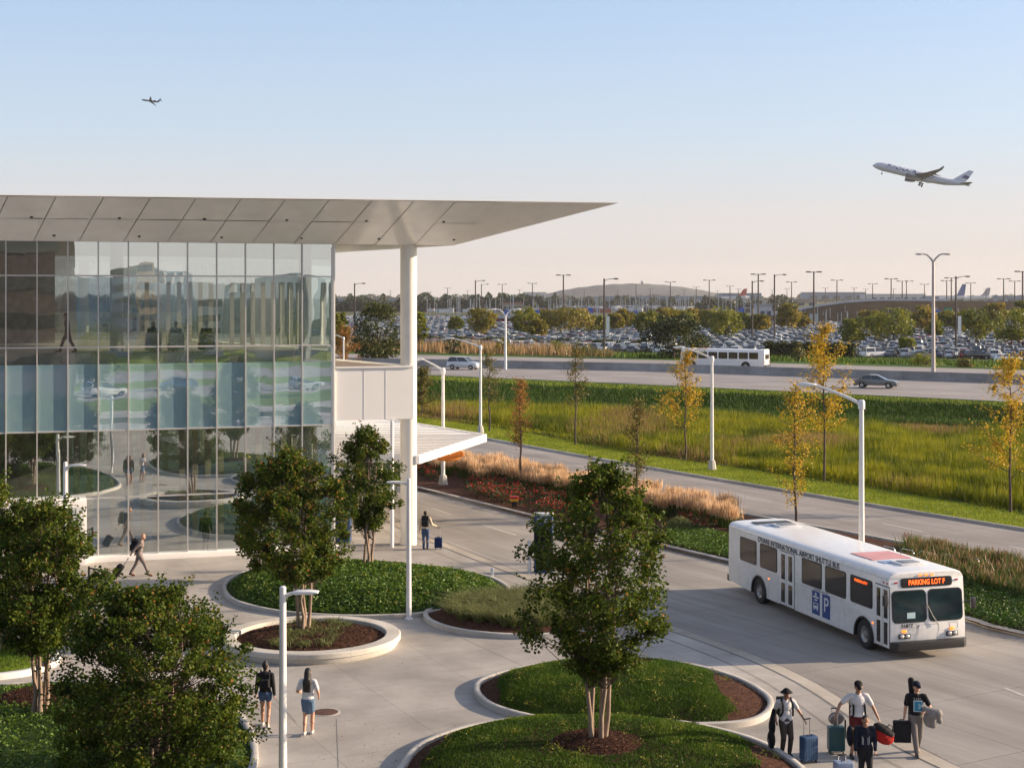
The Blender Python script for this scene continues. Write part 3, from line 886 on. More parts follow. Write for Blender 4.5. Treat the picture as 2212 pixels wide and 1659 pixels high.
flower_bed("small patch of red roses in front of the grass row by the bus", 1470, 1530, .45, .6, 14)

# low green cover near the bus and the hedge on the far side of it
P = band(1440, 1640, .05, .48, 9000)
V, F_, v = leaf_arrays(np.column_stack([P, RNG.uniform(.12, .3, len(P))]), .10, np.clip(.3 + .6 * RNG.random(len(P)), 0, 1), .6)
o = flat_np("ground_cover", V, F_, M_cover, None, v); tag(o, "bright green ground cover on the median beside the bus tail", "ground cover", kind='stuff')
P = band(2040, 2700, .03, .5, 20000)
V, F_, v = leaf_arrays(np.column_stack([P, RNG.uniform(.12, .38, len(P))]), .10, np.clip(.1 + .5 * RNG.random(len(P)), 0, 1), .6)
o = flat_np("ground_cover", V, F_, M_cover, None, v); tag(o, "dark ground cover at the kerb right of the bus front", "ground cover", kind='stuff')
base = band(1960, 2700, .45, .97, 340)
t = empty("ornamental_grass", (base[:, 0].mean(), base[:, 1].mean(), .1), 0, "broad patch of green and rust grass behind the front of the bus", "ornamental grass", "feathery grasses in the median")
P = np.repeat(base, 90, 0) + RNG.normal(0, .2, (340 * 90, 2))
V, F_, v = blades(np.column_stack([P, np.full(len(P), .1)]), RNG.uniform(.4, .85, len(P)), .03, .5, RNG.random(len(P)), .3)
c = flat_np("blades", V, F_, M_tallgreen, None, v); tag(c, kind='stuff')
P = np.repeat(base, 11, 0) + RNG.normal(0, .22, (340 * 11, 2))
M_rust = foliage("rust_plume", [(0, (.13, .07, .035)), (.6, (.24, .14, .075)), (1, (.36, .24, .13))], .4)
V, F_, v = blades(np.column_stack([P, RNG.uniform(.4, .65, len(P))]), RNG.uniform(.2, .35, len(P)), .05, .5, RNG.random(len(P)))
d = flat_np("plumes", V, F_, M_rust, None, v); tag(d, kind='stuff')
place_in(t, c, d)
t = empty("shrub", at(1468, 1148), 0, "small pale green shrub in front of the grass row", "shrub")
C = RNG.normal(0, 1, (2500, 3)); C /= np.linalg.norm(C, axis=1)[:, None]; C *= RNG.uniform(.5, 1, (2500, 1)) ** .5; C[:, 2] = np.abs(C[:, 2]) * .75; C[:, :2] *= .8
V, F_, v = leaf_arrays(C, .07, RNG.random(2500))
c = flat_np("crown", V, F_, M_palegrass, t, v)

# ------------------------------------------------------------------ meadow and mown strips
M_meadow = foliage("meadow_blade", [(0, (.035, .055, .003)), (.35, (.11, .135, .005)), (.62, (.27, .27, .010)), (.78, (.26, .19, .045)), (.9, (.22, .12, .065)), (1, (.36, .21, .13))], .4, .6, .2)
poly = [p for p in STRIP if -20 < p.x < 52 and p.y > 40] + [Vector(q) for q in reversed([at(700, 868), at(905, 876), at(1425, 899), at(2212, 940), at(2420, 951)])]
N = 190000
P = scatter(poly, N)
# more blades where they show larger
keep = RNG.random(N) < np.clip(95 / P[:, 1], .35, 1); P = P[keep]
big = noise2(P, 9, 11); mid = noise2(P, 2.3, 12); sm = noise2(P, .9, 13)
dist = edge_dist(P, [p for p in STRIP])
tip = noise2(P * np.array([1, .45]), 6, 17)
var = np.clip(-.10 + .52 * mid + .30 * sm + .25 * (big - .3) + .15 * RNG.random(len(P)), 0, .64)
red = (tip > .66) & (RNG.random(len(P)) < (tip - .56) * 2.2)
var = np.where(red, RNG.uniform(.72, 1.0, len(P)), var)
hh = (.35 + .75 * big + .35 * sm) * RNG.uniform(.7, 1.15, len(P)) * np.clip(dist / 1.2, .3, 1)
V, F_, v = blades(np.column_stack([P, np.full(len(P), .0)]), hh, RNG.uniform(.045, .09, len(P)), .35, var)
o = flat_np("meadow_grass", V, F_, M_meadow, None, v); tag(o, "tall wild green meadow grass with reddish seed heads beyond the access road", "meadow grass", kind='stuff')
# mown tufts on the strip next to the road
M_mown = foliage("mown_blade", [(0, (.13, .17, .006)), (.5, (.24, .27, .012)), (1, (.35, .36, .03))], .35, .6, .2)
poly = [p for p in FARL if -12 < p.x < 45 and p.y > 45] + list(reversed([p for p in STRIP if -12 < p.x < 48 and p.y > 45]))
P = scatter(poly, 50000); nn = noise2(P, 1.2, 21)
V, F_, v = blades(np.column_stack([P, np.full(len(P), .05)]), RNG.uniform(.05, .12, len(P)), .05, .8, np.clip(nn * .6 + .4 * RNG.random(len(P)), 0, 1))
o = flat_np("mown_grass", V, F_, M_mown, None, v); tag(o, "short bright mown grass strip along the access road", "grass", kind='stuff')
# denser dark growth on the embankment
M_slope = foliage("slope_blade", [(0, (.03, .065, .006)), (.5, (.06, .12, .010)), (1, (.24, .29, .03))], .3, .6, .2)
A_ = resample(TOE, 40); B_ = resample(HWN, 40)
n = 95000; u = RNG.uniform(0, 38.99, n); i = u.astype(int); f = (u - i)[:, None]; t_ = RNG.uniform(-.48, .93, n)[:, None]
A2 = np.array([p[:2] for p in A_]); B2 = np.array([p[:2] for p in B_])
P = (A2[i] * (1 - f) + A2[i + 1] * f) * (1 - t_) + (B2[i] * (1 - f) + B2[i + 1] * f) * t_
nn = noise2(P, 2, 31); T = t_[:, 0]
hh = np.where(T < .7, .42, .16) * RNG.uniform(.5, 1.2, n)
var = np.clip(np.where(T + .14 * nn < .78, -.1, .72) + .35 * nn + .2 * RNG.random(n), 0, 1)
V, F_, v = blades(np.column_stack([P, np.maximum(T, 0) * HZ]), hh, .12, .6, var)
o = flat_np("embankment_grass", V, F_, M_slope, None, v); tag(o, "dark green grass covering the highway embankment", "grass", kind='stuff')
# ------------------------------------------------------------------ the glass building with its wedge roof
FU = Vector((.9527, .3040, 0)); FN = Vector((.3040, -.9527, 0))        # along the facade; outward
C0 = at(720, 1187); C0.z = 0
BRZ = math.atan2(.3040, .9527)
BM = Matrix.Translation(C0) @ Matrix.Rotation(BRZ, 4, 'Z')
bld = empty("glass_building", C0, BRZ, "glass fronted building with a sharp white wedge roof and a round white column", "building")
EX, EY = -.213, .977                          # direction of the building end, in local axes
def fx(px_, y=0.0):
    """local x on the plane y where picture column px_ falls"""
    r = (px_ - CX) / FOC
    # world = C0 + x*u + y*v , u=(.9527,.304), v=(-.304,.9527)
    bx, by = C0.x - y * .3040, C0.y + y * .9527
    return (r * by - bx) / (.9527 - r * .3040)

roof_white = mat("roof_white", (.87, .87, .87), .14, var=.05, scale=.35, dirt=.08)
seam_dark = mat("seam_dark", (.60, .58, .56), .6)
panel_white = mat("panel_white", (.84, .81, .78), .42, var=.03, scale=.6)
mullion_m = mat("mullion_metal", (.58, .55, .52), .4, .4, var=.05)
column_m = mat("column_paint", (.78, .73, .65), .5, var=.05, scale=.7, dirt=.05)
vision = glass_wall("vision_glass", (.78, .84, .82), .60, wave=.010, wscale=.42)
vision_mid = glass_wall("gallery_glass", (.88, .95, .95), .45, wave=.009, wscale=.42)
vision2 = glass_wall("clear_glass", (.88, .96, .95), .52, wave=.006, wscale=.42)
spandrel = glass_wall("spandrel_glass", (.3, .5, .5), .46, wave=.008, wscale=.42, opaque=(.28, .46, .55))

XS = [0, -1.45]
while XS[-1] > -26: XS.append(XS[-1] - 1.292)
ZT = [.25, 2.8, 5.77, 9.45, 12.6, 14.1]
# glazing: every pane a quad leaning a hair its own way, so that reflections break at the mullions
rows = [(ZT[0], ZT[1], "window_pane", vision2), (ZT[1], ZT[2], "window_pane", vision2), (ZT[2], 8.7, "spandrel_pane", spandrel),
        (8.7, ZT[3], "window_pane", vision_mid), (ZT[3], ZT[4], "window_pane", vision_mid), (ZT[4], ZT[5], "window_pane", vision)]
rg = np.random.default_rng(3)
for k, (z0, z1, nm, gm) in enumerate(rows):
    for i in range(len(XS) - 1):
        if k == 0 and XS[i] < fx(187): continue
        x1, x0 = XS[i], XS[i + 1]
        d = rg.normal(0, .0008, 4)
        mb = MB(); mb.add([(x0 + .02, .03 + d[0], z0), (x1 - .02, .03 + d[1], z0), (x1 - .02, .03 + d[2], z1), (x0 + .02, .03 + d[3], z1)], [(0, 1, 2, 3)])
        mb.build(nm, gm, bld)
for x in XS:
    mb = MB(); mb.box((x, .0, (ZT[0] + 14.1) / 2), (.055, .14, 14.1 - ZT[0])); mb.build("mullion", mullion_m, bld)
for z in (ZT[1], ZT[2], ZT[3], ZT[4]):
    mb = MB(); mb.box((-13, .0, z), (25.9, .10, .06)); mb.build("transom", mullion_m, bld)
mb = MB(); mb.box((0.0, .05, 7.1), (.16, .2, 13.7)); mb.build("corner_post", panel_white, bld)
mb = MB(); mb.box((-13, -.08, .125), (26.4, .5, .25)); mb.build("base_kerb", panel_white, bld, bevel=.01)
# end wall and the far sides
def ex(x, t): return (x + EX * t, EY * t)
mb = MB()
mb.add([(0.0, .16, 0), (*ex(0, 22), 0), (*ex(0, 22), 14.1), (0.0, .16, 14.1)], [(0, 1, 2, 3)])
mb.build("end_glazing", vision2, bld)
mb = MB(); mb.add([(*ex(0, 22), 0), (-40, 22 * EY, 0), (-40, 22 * EY, 5.9), (*ex(0, 22), 5.9)], [(0, 1, 2, 3)])
mb.build("added_rear_glazing", vision2, bld)  # unseen rear wall, made of glass to let daylight into the lobby
mb = MB(); mb.add([(*ex(0, 22), 9.2), (-40, 22 * EY, 9.2), (-40, 22 * EY, 14.1), (*ex(0, 22), 14.1)], [(0, 1, 2, 3)])
mb.build("added_rear_glazing", vision2, bld)  # same added glass upstairs, brightens the background of the gallery
# floors, ceilings, interior walls
int_floor = mat("interior_floor", (.20, .19, .18), .35, var=.1)
int_wall = mat("interior_wall", (.66, .62, .55), .6, var=.08)
int_dark = mat("interior_dark", (.42, .40, .37), .6, var=.2)
mb = MB(); mb.prism([(-26, .2), (-.25, .2), ex(-.25, 21.8), (-26, 21.5)], .0, .03); mb.build("ground_floor_slab", int_floor, bld)
mb = MB(); mb.prism([(-26, .2), (-.25, .2), ex(-.25, 21.8), (-26, 21.5)], 5.85, 9.2); mb.build("upper_floor_slab", int_wall, bld)
mb = MB(); mb.prism([(-26, .2), (-.25, .2), ex(-.25, 21.8), (-26, 21.5)], 14.11, 14.3); mb.build("ceiling", int_wall, bld)
mb = MB()
for k in range(26):       # tall pale fins of the inner wall
    x = -1.3 - k * .62
    if k % 5 == 4 or x < -12: continue
    mb.box((x, 6.2, 2.9), (.28, .3, 5.8))
mb.build("lobby_fins", int_wall, bld)
mb = MB()
for k in range(30):
    x = -1.6 - k * .52
    if k % 6 == 5 or x < -8.2: continue
    mb.box((x, 7.5, 10.8), (.2, .25, 3.2))
mb.build("gallery_fins", int_wall, bld)
mb = MB(); mb.box((-20.5, 6, 7.2), (6.5, .3, 13.8)); mb.build("core_wall", int_dark, bld)
mb = MB(); mb.box((-14.5, 12, 2.9), (5, .3, 5.8)); mb.build("core_wall", int_dark, bld)
mb = MB(); mb.box((-13.6, 12, 11.6), (3, .3, 4.6)); mb.build("core_wall", int_dark, bld)
for x, y in ((-1.1, 1.2), (-9.6, 1.8), (-18, 1.8)):
    for z0, z1 in ((.03, 5.85), (9.2, 14.1)):
        mb = MB(); mb.tube([(x, y, z0), (x, y, z1)], .3, 20); mb.build("inner_column", column_m, bld, smooth=40)
# white entrance portal at the left
mb = MB()
xa, xb = fx(50, -.6), fx(187, -.6)
mb.box(((xa + xb) / 2 - 3, -.35, 2.68), (xb - xa + 6, .9, .34)); mb.box((xb - .3, -.35, 1.25), (.6, .9, 2.5))
mb.box((xa - 3.0, -.35, 1.25), (5.2, .9, 2.5)); 
mb.build("entrance_portal", panel_white, bld, bevel=.01)
mb = MB(); mb.box(((xa + xb) / 2 - .2, .05, 1.25), (xb - xa - 1.0 + .6, .06, 2.5)); mb.build("entrance_door", dark_glass, bld)
mb = MB()
mb.box((xb - 1.05, -.12, 1.2), (.4, .04, 2.1)); mb.build("door_leaf", mat("door_pink", (.42, .33, .29), .5), bld)

# roof: flat soffit with inclined panels rising to a knife edge
S = Vector((5.77, 0, 14.1)); T = Vector((12.54, -4.0, 16.0))
back = 26
sof = [(-30, 0), (5.77, 0), (5.77 + EX * back, EY * back), (-30, EY * back)]
mb = MB(); mb.add([(p[0], p[1], 14.101) for p in sof], [(0, 1, 2, 3)]); mb.build("soffit", roof_white, bld)
seam_dx = 12.54 - 5.77     # sheared like the hip
step = 1.292
x = 5.77; panels = []
k = 0
soff_mb = MB()
xs = [5.77 - i * 1.9 for i in range(20)]
def zo(x_): return 15.99 + (x_ - 12.54) * .0068      # the outer edge dips a little towards the left
def up(xb_, t):            # point of the incline: xb_ on the glass line, t towards the outer edge
    # seams run parallel to the building end seen in plan
    L = 4.0 / EY
    return (xb_ - EX * L * t, -4.0 * t, 14.1 + (zo(xb_ - EX * L) - 14.1) * t)
tipx = up(5.77, 1)[0]
for i in range(len(xs) - 1):
    a, b = xs[i], xs[i + 1]
    for t0, t1 in ((0, .52), (.52, 1)):
        q = [up(a, t0), up(a, t1), up(b, t1), up(b, t0)]
        c = sum((Vector(p) for p in q), Vector()) / 4
        q = [Vector(p) + (c - Vector(p)).normalized() * .03 + Vector((0, 0, -abs(rg.normal(0, .012)))) for p in q]
        soff_mb.add([tuple(p) for p in q], [(0, 1, 2, 3)])
# the triangle from the soffit corner to the tip
tri = [up(5.77, 0), up(5.77, .52), tuple(S.lerp(T, .52))]
soff_mb.add(tri, [(0, 1, 2)])
soff_mb.add([up(5.77, .52), up(5.77, 1), tuple(T), tuple(S.lerp(T, .52))], [(0, 1, 2, 3)])
soff_mb.build("inclined_panel", roof_white, bld)
mb = MB()                  # dark backing seen through the seams
mb.add([(-30, .02, 14.12), (5.77, .02, 14.12), (12.4, -3.95, 16.0), (-29, -3.95, 15.73)], [(0, 1, 2, 3)])
mb.build("seam_backing", seam_dark, bld)
mb = MB(); mb.add([tuple(S), tuple(T), (T.x + EX * back, T.y + EY * back, 16.0), (S.x + EX * back, EY * back, 14.1)], [(0, 1, 2, 3)])
mb.build("side_incline", roof_white, bld)
mb = MB(); rp = [(-30, -4.0), (12.54, -4.0), (12.54 + EX * back, -4.0 + EY * back), (-30, -4 + EY * back)]
mb.add([(p[0], p[1], zo(p[0]) + .012) for p in rp] + [(p[0], p[1], zo(p[0]) + .05) for p in rp], [(3, 2, 1, 0), (4, 5, 6, 7), (0, 1, 5, 4), (1, 2, 6, 5), (2, 3, 7, 6), (3, 0, 4, 7)])
mb.build("roof_slab", panel_white, bld)
for k in range(9):
    for t, o_ in ((.45, 0), (.86, 1.3)):
        p = up(4.2 - k * 3.6 + o_, 1 - t); p2 = Vector(p)
        nrm = Vector((0, -1.9, -4.0)).normalized()
        nrm = Vector((0, -.43, -.90))
        mb = MB(); mb.tube([p2 + nrm * -.02, p2 + nrm * .03], .07, 10); mb.build("downlight", black_plastic, bld)

# column, white box (upper walkway) and its deck
cz = at(882.5, 1184)
cl = BM.inverted() @ cz
mb = MB(); mb.tube([(fx(882.5, .42), .42, 0), (fx(882.5, .42), .42, 14.1)], .39, 48); mb.build("column", column_m, bld, smooth=40)
bxr = fx(893, .0)
mb = MB(); mb.prism([(.10, .02), (bxr, .02), ex(bxr, 9.0), ex(.10, 9.0)], 5.95, 8.36); mb.build("walkway_wall", panel_white, bld)
mb = MB(); mb.prism([(.16, .3), (bxr - .25, .3), ex(bxr - .25, 8.8), ex(.16, 8.8)], 8.362, 8.37); mb.build("walkway_deck", mat("deck_brown", (.16, .12, .09), .7), bld)
mb = MB()
for px_ in (786, 833): mb.box((fx(px_), .016, 7.15), (.012, .012, 2.38))
mb.build("wall_joint", seam_dark, bld)
mb = MB()
mb.bar((.1, .0, 8.40), (bxr, .0, 8.40), .12, .08); mb.bar((bxr, .0, 8.40), (*ex(bxr, 9.0), 8.40), .12, .08)
mb.build("coping", panel_white, bld)
# wall under the walkway behind the canopy, dark doorway
mb = MB(); mb.prism([ex(.1, 6.5), ex(2.2, 6.5), ex(2.2, 6.8), ex(.1, 6.8)], 0, 5.9); mb.build("lobby_wall", int_dark, bld)
# drain pipe beside the column
mb = MB(); dpos = BM.inverted() @ at(850, 1184)
mb.tube([(dpos.x, dpos.y + .3, 0), (dpos.x, dpos.y + .3, 5.9)], .09, 12); mb.build("downpipe", panel_white, bld, smooth=40)
place_local = None

# ------------------------------------------------------------------ white slatted canopy over the kerb
cano = empty("entrance_canopy", (-5.5, 78, 0), 0, "low white ribbed canopy pointing out past the column", "canopy")
A_, B_, T_, D_ = Vector((-9.2, 73.6, 0)), Vector((-4.45, 72.2, 0)), Vector((-1.45, 83.4, 0)), Vector((-17.0, 110.5, 0))
E_ = Vector((-24.5, 100, 0))
cz0 = 4.15
pl = [A_, B_, T_, D_, E_]
mb = MB(); mb.prism([(p.x + 5.5, p.y - 78) for p in pl], cz0 - .05, cz0); mb.build("roof_sheet", panel_white, cano)
mb = MB()
d = (T_ - B_)
# ribs across the roof, parallel to the front of the building
for k in range(1, 30):
    t = k / 14.0
    a = B_.lerp(T_, min(t, 1)) if t <= 1 else T_.lerp(D_, (t - 1) / 1.2)
    b = A_.lerp(E_, t / 2.2 * .9)
    if t > 2.1: break
    mb.bar((a.x + 5.5, a.y - 78, cz0 + .02), (b.x + 5.5, b.y - 78, cz0 + .02), .08, .05)
mb.build("roof_rib", mat("rib_white", (.60, .60, .61), .4, var=.04), cano)
mb = MB()
for a, b in ((A_, B_), (B_, T_), (T_, D_)):
    a2 = a + Vector((5.5, -78, cz0 - .14)); b2 = b + Vector((5.5, -78, cz0 - .14)); mb.bar(a2, b2, .16, .40)
mb.build("edge_beam", panel_white, cano)
for p in (Vector((-7.2, 84, 0)), Vector((-12, 92, 0))):
    mb = MB(); mb.tube([(p.x + 5.5, p.y - 78, 0), (p.x + 5.5, p.y - 78, cz0 - .06)], .12, 14); mb.build("post", panel_white, cano, smooth=40)
# orange disc hung below the tip
oc = at(972, 984, 3.35)
t = empty("disc_sign", oc, 0, "orange tilted disc hanging under the canopy tip", "hanging sign")
orange = mat("orange_paint", (.78, .25, .03), .45, var=.04)
mb = MB(); q = Matrix.Rotation(R(14), 3, 'X') @ Matrix.Rotation(R(-4), 3, 'Y')
prof = [(.72, -.05), (.76, 0), (.72, .05)]
vs = []; fs = []
for r_, z_ in prof:
    for k in range(32): vs.append(q @ Vector((r_ * math.cos(k * math.pi / 16), r_ * math.sin(k * math.pi / 16), z_)))
for i in range(2):
    for k in range(32): fs.append((i * 32 + k, i * 32 + (k + 1) % 32, (i + 1) * 32 + (k + 1) % 32, (i + 1) * 32 + k))
fs += [tuple(range(31, -1, -1)), tuple(range(64, 96))]
mb.add(vs, fs); mb.build("disc", orange, t, smooth=30)
mb = MB(); mb.tube([(0, 0, .03), (0, .1, .5)], .03, 8); mb.build("hanger", white_metal, t)

# ------------------------------------------------------------------ signs and posts near the door
navy = mat("navy_panel", (.025, .055, .14), .35, var=.1, spec=.6)
blue_side = mat("blue_side", (.018, .05, .15), .35, var=.05)
sym_white = mat("symbol_white", (.75, .75, .75), .5, var=.02)
def text_mesh(name, body, size, m, parent, M, ext=.003, align='CENTER', sx=1.0, bold=0.0):
    cu = bpy.data.curves.new(name, 'FONT'); cu.body = body; cu.size = size; cu.align_x = align; cu.align_y = 'CENTER'; cu.extrude = ext; cu.offset = bold
    o = bpy.data.objects.new(name + "_tmp", cu); COL.objects.link(o)
    dg = bpy.context.evaluated_depsgraph_get()
    me = bpy.data.meshes.new_from_object(o.evaluated_get(dg))
    bpy.data.objects.remove(o); bpy.data.curves.remove(cu)
    me.materials.clear(); me.materials.append(m)
    me.transform(M @ Matrix.Diagonal((sx, 1, 1, 1)))
    return link_mesh(name, me, parent)

def facing(px_, py_, pz_, nx, ny):
    """matrix that stands text up at a point, its front towards (nx, ny)"""
    nrm = Vector((nx, ny, 0)).normalized(); xx = Vector((-nrm.y, nrm.x, 0)); zz = Vector((0, 0, 1))
    M = Matrix(((xx.x, zz.x, nrm.x, px_), (xx.y, zz.y, nrm.y, py_), (xx.z, zz.z, nrm.z, pz_), (0, 0, 0, 1)))
    return M

def kiosk(loc, h, w, rz, label):
    t = empty("sign_pylon", loc, rz, label, "sign pylon", "blue information pylons")
    mb = MB(); mb.box((0, 0, h / 2 - .05), (w, .38, h - .12)); mb.build("pylon_body", blue_side, t, bevel=.02)
    mb = MB(); mb.box((-.01, -.2, h - .36), (w - .07, .02, .52)); mb.build("sign_face", navy, t)
    mb = MB(); mb.box((-.01, -.2, h - 1.3), (w - .07, .02, 1.25)); mb.build("screen", dark_glass, t)
    mb = MB(); mb.box((0, 0, h - .03), (w + .04, .42, .09)); mb.build("cap", white_metal, t, bevel=.02)
    mb = MB()      # bus symbol
    mb.box((-.17, -.213, h - .27), (.17, .006, .15)); mb.box((-.21, -.213, h - .37), (.03, .006, .04)); mb.box((-.13, -.213, h - .37), (.03, .006, .04))
    mb.build("bus_symbol", sym_white, t)
    mb = MB(); mb.box((-.17, -.218, h - .25), (.12, .004, .055)); mb.build("bus_symbol_window", navy, t)
    mb = MB(); n_ = 20; vs = []; fs = []
    for r_ in (.055, .09):
        for k in range(n_): vs.append((.15 + r_ * math.cos(k * math.pi / 10), -.214, h - .29 + r_ * math.sin(k * math.pi / 10)))
    for k in range(n_): fs.append((k, (k + 1) % n_, n_ + (k + 1) % n_, n_ + k))
    mb.add(vs, fs); mb.box((.15, -.214, h - .375), (.025, .004, .05)); mb.build("ring_symbol", sym_white, t)
    return t
kl_ = at(1174, 1236)
kiosk(kl_, 2.5, .78, R(-8), "blue information pylon with a white cap, half behind the central tree")
kiosk(at(742, 1172), 3.0, .7, R(-8), "blue information pylon beside the corner of the glass wall")
t = empty("bollard", at(1143, 1236), 0, "slim white bollard light left of the central tree", "bollard")
mb = MB(); mb.tube([(0, 0, 0), (0, 0, 1.3)], .075, 16); mb.build("post", white_metal, t, smooth=40)
mb = MB(); mb.lathe((0, 0, 1.3), [(.085, 0), (.085, .04), (.05, .06)], 16); mb.build("cap", white_metal, t, smooth=40)
t = empty("bollard", at(1063, 1252), 0, "short grey post on the kerb of the large oval bed", "bollard")
mb = MB(); mb.box((0, 0, .25), (.12, .1, .5)); mb.build("post", white_metal, t, bevel=.01)

# iron railing by the entrance and far left
iron = mat("iron_black", (.02, .02, .022), .5, .3)
def railing(a, b, h, label):
    t = empty("railing", a, math.atan2((b - a).y, (b - a).x), label, "railing", "black iron railings")
    L = (b - a).length; n_ = max(3, int(L / .14))
    mb = MB(); mb.bar((0, 0, h), (L, 0, h), .05, .05); mb.bar((0, 0, .12), (L, 0, .12), .03, .03); mb.build("rail", iron, t)
    mb = MB()
    for k in range(1, n_): mb.bar((L * k / n_, 0, .12), (L * k / n_, 0, h), .016, .016)
    mb.build("balusters", iron, t)['kind'] = 'stuff'
    for x in (0, L):
        mb = MB(); mb.bar((x, 0, 0), (x, 0, h + .06), .06, .06); mb.build("end_post", iron, t)
railing(at(192, 1258), at(228, 1266), .6, "black iron railing end beside the entrance portal")
railing(at(-60, 1398), at(22, 1406), 1.0, "black iron railing at the far left edge behind the tree")
# steel cycle stands on the median behind the bus
for i, x in enumerate((1920, 1960, 2000, 2050, 2100)):
    p = at(x, 1212 + (x - 1920) * .14)
    t = empty("cycle_stand", p, R(-60), ["leftmost of the five steel hoops behind the bus roof", "second steel hoop from the left behind the bus", "middle steel hoop of the five behind the bus", "fourth steel hoop from the left behind the bus", "rightmost of the five steel hoops behind the bus"][i], "cycle stand", "steel hoops behind the bus")
    mb = MB(); mb.tube([(-.4, 0, 0), (-.4, 0, .5), (-.3, 0, .62), (.3, 0, .62), (.4, 0, .5), (.4, 0, 0)], .025, 8); mb.build("hoop", silver, t, smooth=40)
# manhole cover
mh = at(703, 1538)
t = empty("manhole_cover", mh, 0, "round rusty manhole cover in the plaza right of the two women", "manhole cover")
rust = mat("rust_iron", (.11, .055, .04), .7, .3, var=.25, scale=12, bump=.5, bscale=40)
mb = MB(); mb.lathe((0, 0, .0), [(.36, .002), (.36, .014), (.33, .018), (.05, .018)], 36); mb.build("lid", rust, t, smooth=30)
mb = MB(); mb.lathe((0, 0, 0), [(.42, .001), (.42, .010), (.37, .010)], 36); mb.build("frame", kerb_mat, t)
# yellow and red marker in the roses
t = empty("ground_marker", at(1111, 1098), 0, "small yellow and red box lying among the roses", "marker")
mb = MB(); mb.box((0, 0, .45), (.42, .2, .14)); mb.build("yellow_band", mat("marker_yellow", (.75, .42, .02), .5), t, bevel=.02)
mb = MB(); mb.box((0, 0, .60), (.46, .22, .16)); mb.build("red_top", mat("marker_red", (.5, .04, .03), .5), t, bevel=.04)
mb = MB(); mb.box((0, 0, .2), (.3, .14, .36)); mb.build("stem", iron, t)
# ------------------------------------------------------------------ lamps
lamp_glass = mat("lamp_glass", (.7, .7, .68), .3)
def plaza_lamp(x, ybase_z, ytop, side, label, h=None):
    Y = (CAM_H - 5.05) * FOC / (ytop - HY)
    loc = Vector((xat(x, Y), Y, 0))
    t = empty("street_lamp", loc, 0, label, "street lamp", "white square plaza lamps")
    mb = MB(); mb.tube([(0, 0, 0), (0, 0, 5.05)], [.10, .075], 20); mb.build("pole", white_metal, t, smooth=40)
    mb = MB(); mb.lathe((0, 0, 0), [(.17, 0), (.17, .03), (.12, .06)], 20); mb.build("base_plate", white_metal, t, smooth=40)
    mb = MB(); mb.lathe((0, 0, 5.05), [(.08, 0), (.07, .03), (.03, .05)], 16); mb.build("cap", white_metal, t, smooth=40)
    s = side
    mb = MB(); mb.tube([(0, 0, 4.84), (s * .12, 0, 4.9), (s * .3, 0, 4.96), (s * .45, 0, 4.96)], [.05, .045, .035, .03], 10)
    mb.build("arm", white_metal, t, smooth=40)
    mb = MB()
    pr = [(.22, .02), (.34, .05), (.62, .055), (.80, .035), (.82, .015), (.7, -.01), (.3, -.02), (.22, 0)]
    mb.sideprism([(s * a, 4.94 + b) for a, b in pr], -.15, .15); mb.build("lamp_head", white_metal, t, bevel=.015)
    mb = MB(); mb.box((s * .55, 0, 4.925), (.3, .2, .02)); mb.build("lens", lamp_glass, t)
    return t
plaza_lamp(611, 0, 1270, 1, "nearest white lamp post, cut by the bottom of the picture between the two women")
plaza_lamp(883, 0, 1036, -1, "white lamp post at the kerb of the large oval bed, its arm towards the glass")
plaza_lamp(141, 0, 1000, 1, "white lamp post in front of the entrance portal behind the left tree")
t = plaza_lamp(1590, 0, 520, 1, "x")
for c in list(t.children): bpy.data.objects.remove(c)
bpy.data.objects.remove(t)

def road_lamp(loc, h, arm, label, rise=.95, head=True, base=True, r=.11):
    """tapered pole with a long rising mast arm"""
    t = empty("road_lamp", loc, 0, label, "street lamp", "white road lamps with long arms")
    if base:
        mb = MB(); mb.lathe((0, 0, 0), [(.32, 0), (.30, .1), (.22, .62), (.19, .68)], 8); mb.build("concrete_foot", kerb_mat, t, smooth=20)
    mb = MB(); mb.tube([(0, 0, .5 if base else 0), (0, 0, h)], [r * 1.15, r * .8], 18); mb.build("pole", white_metal, t, smooth=40)
    mb = MB(); mb.lathe((0, 0, h - .3), [(r * 1.25, 0), (r * 1.25, .28), (r * .8, .36)], 16); mb.build("collar", white_metal, t, smooth=40)
    L = arm.length; d = arm.normalized()
    pts = [Vector((0, 0, h - .12)) + d * L * s_ + Vector((0, 0, rise * (s_ ** .85))) for s_ in (0, .25, .5, .75, .88)] + [Vector((0, 0, h - .12)) + d * L + Vector((0, 0, rise * .98))]
    mb = MB(); mb.tube(pts, [.075, .065, .058, .05, .045, .045], 10); mb.build("mast_arm", white_metal, t, smooth=40)
    p = pts[-1]; M = Matrix.Rotation(math.atan2(d.y, d.x), 3, 'Z')
    mb = MB(); mb.ell(p + d * .3, (.42, .17, .085), 14, 8, M); mb.build("lamp_head", white_metal, t, smooth=60)
    mb = MB(); mb.ell(p + d * .34 - Vector((0, 0, .05)), (.26, .13, .06), 12, 6, M); mb.build("lens", lamp_glass, t, smooth=60)
    return t
def arm_to(Y, x0, x1, back=0.0):
    return Vector((xat(x1, Y) - xat(x0, Y), back, 0))
for bx_, by_, ty, ax, lab, rs in ((957, 1050, 797, 912, "white road lamp standing among the roses beside the canopy tip", .7),
                              (1038, 937, 747, 978, "white road lamp beyond the access road behind the canopy tip", .75),
                              (1538, 1016, 771, 1478, "white road lamp on the grass strip under the far bus", .75),
                              (1861, 1282, 867, 1765, "white road lamp rising from behind the roof of the near bus", .75)):
    p = at(bx_, by_); h = ztop(ty, p.y)
    road_lamp(p, h, arm_to(p.y, bx_, ax, .6), lab, rs)
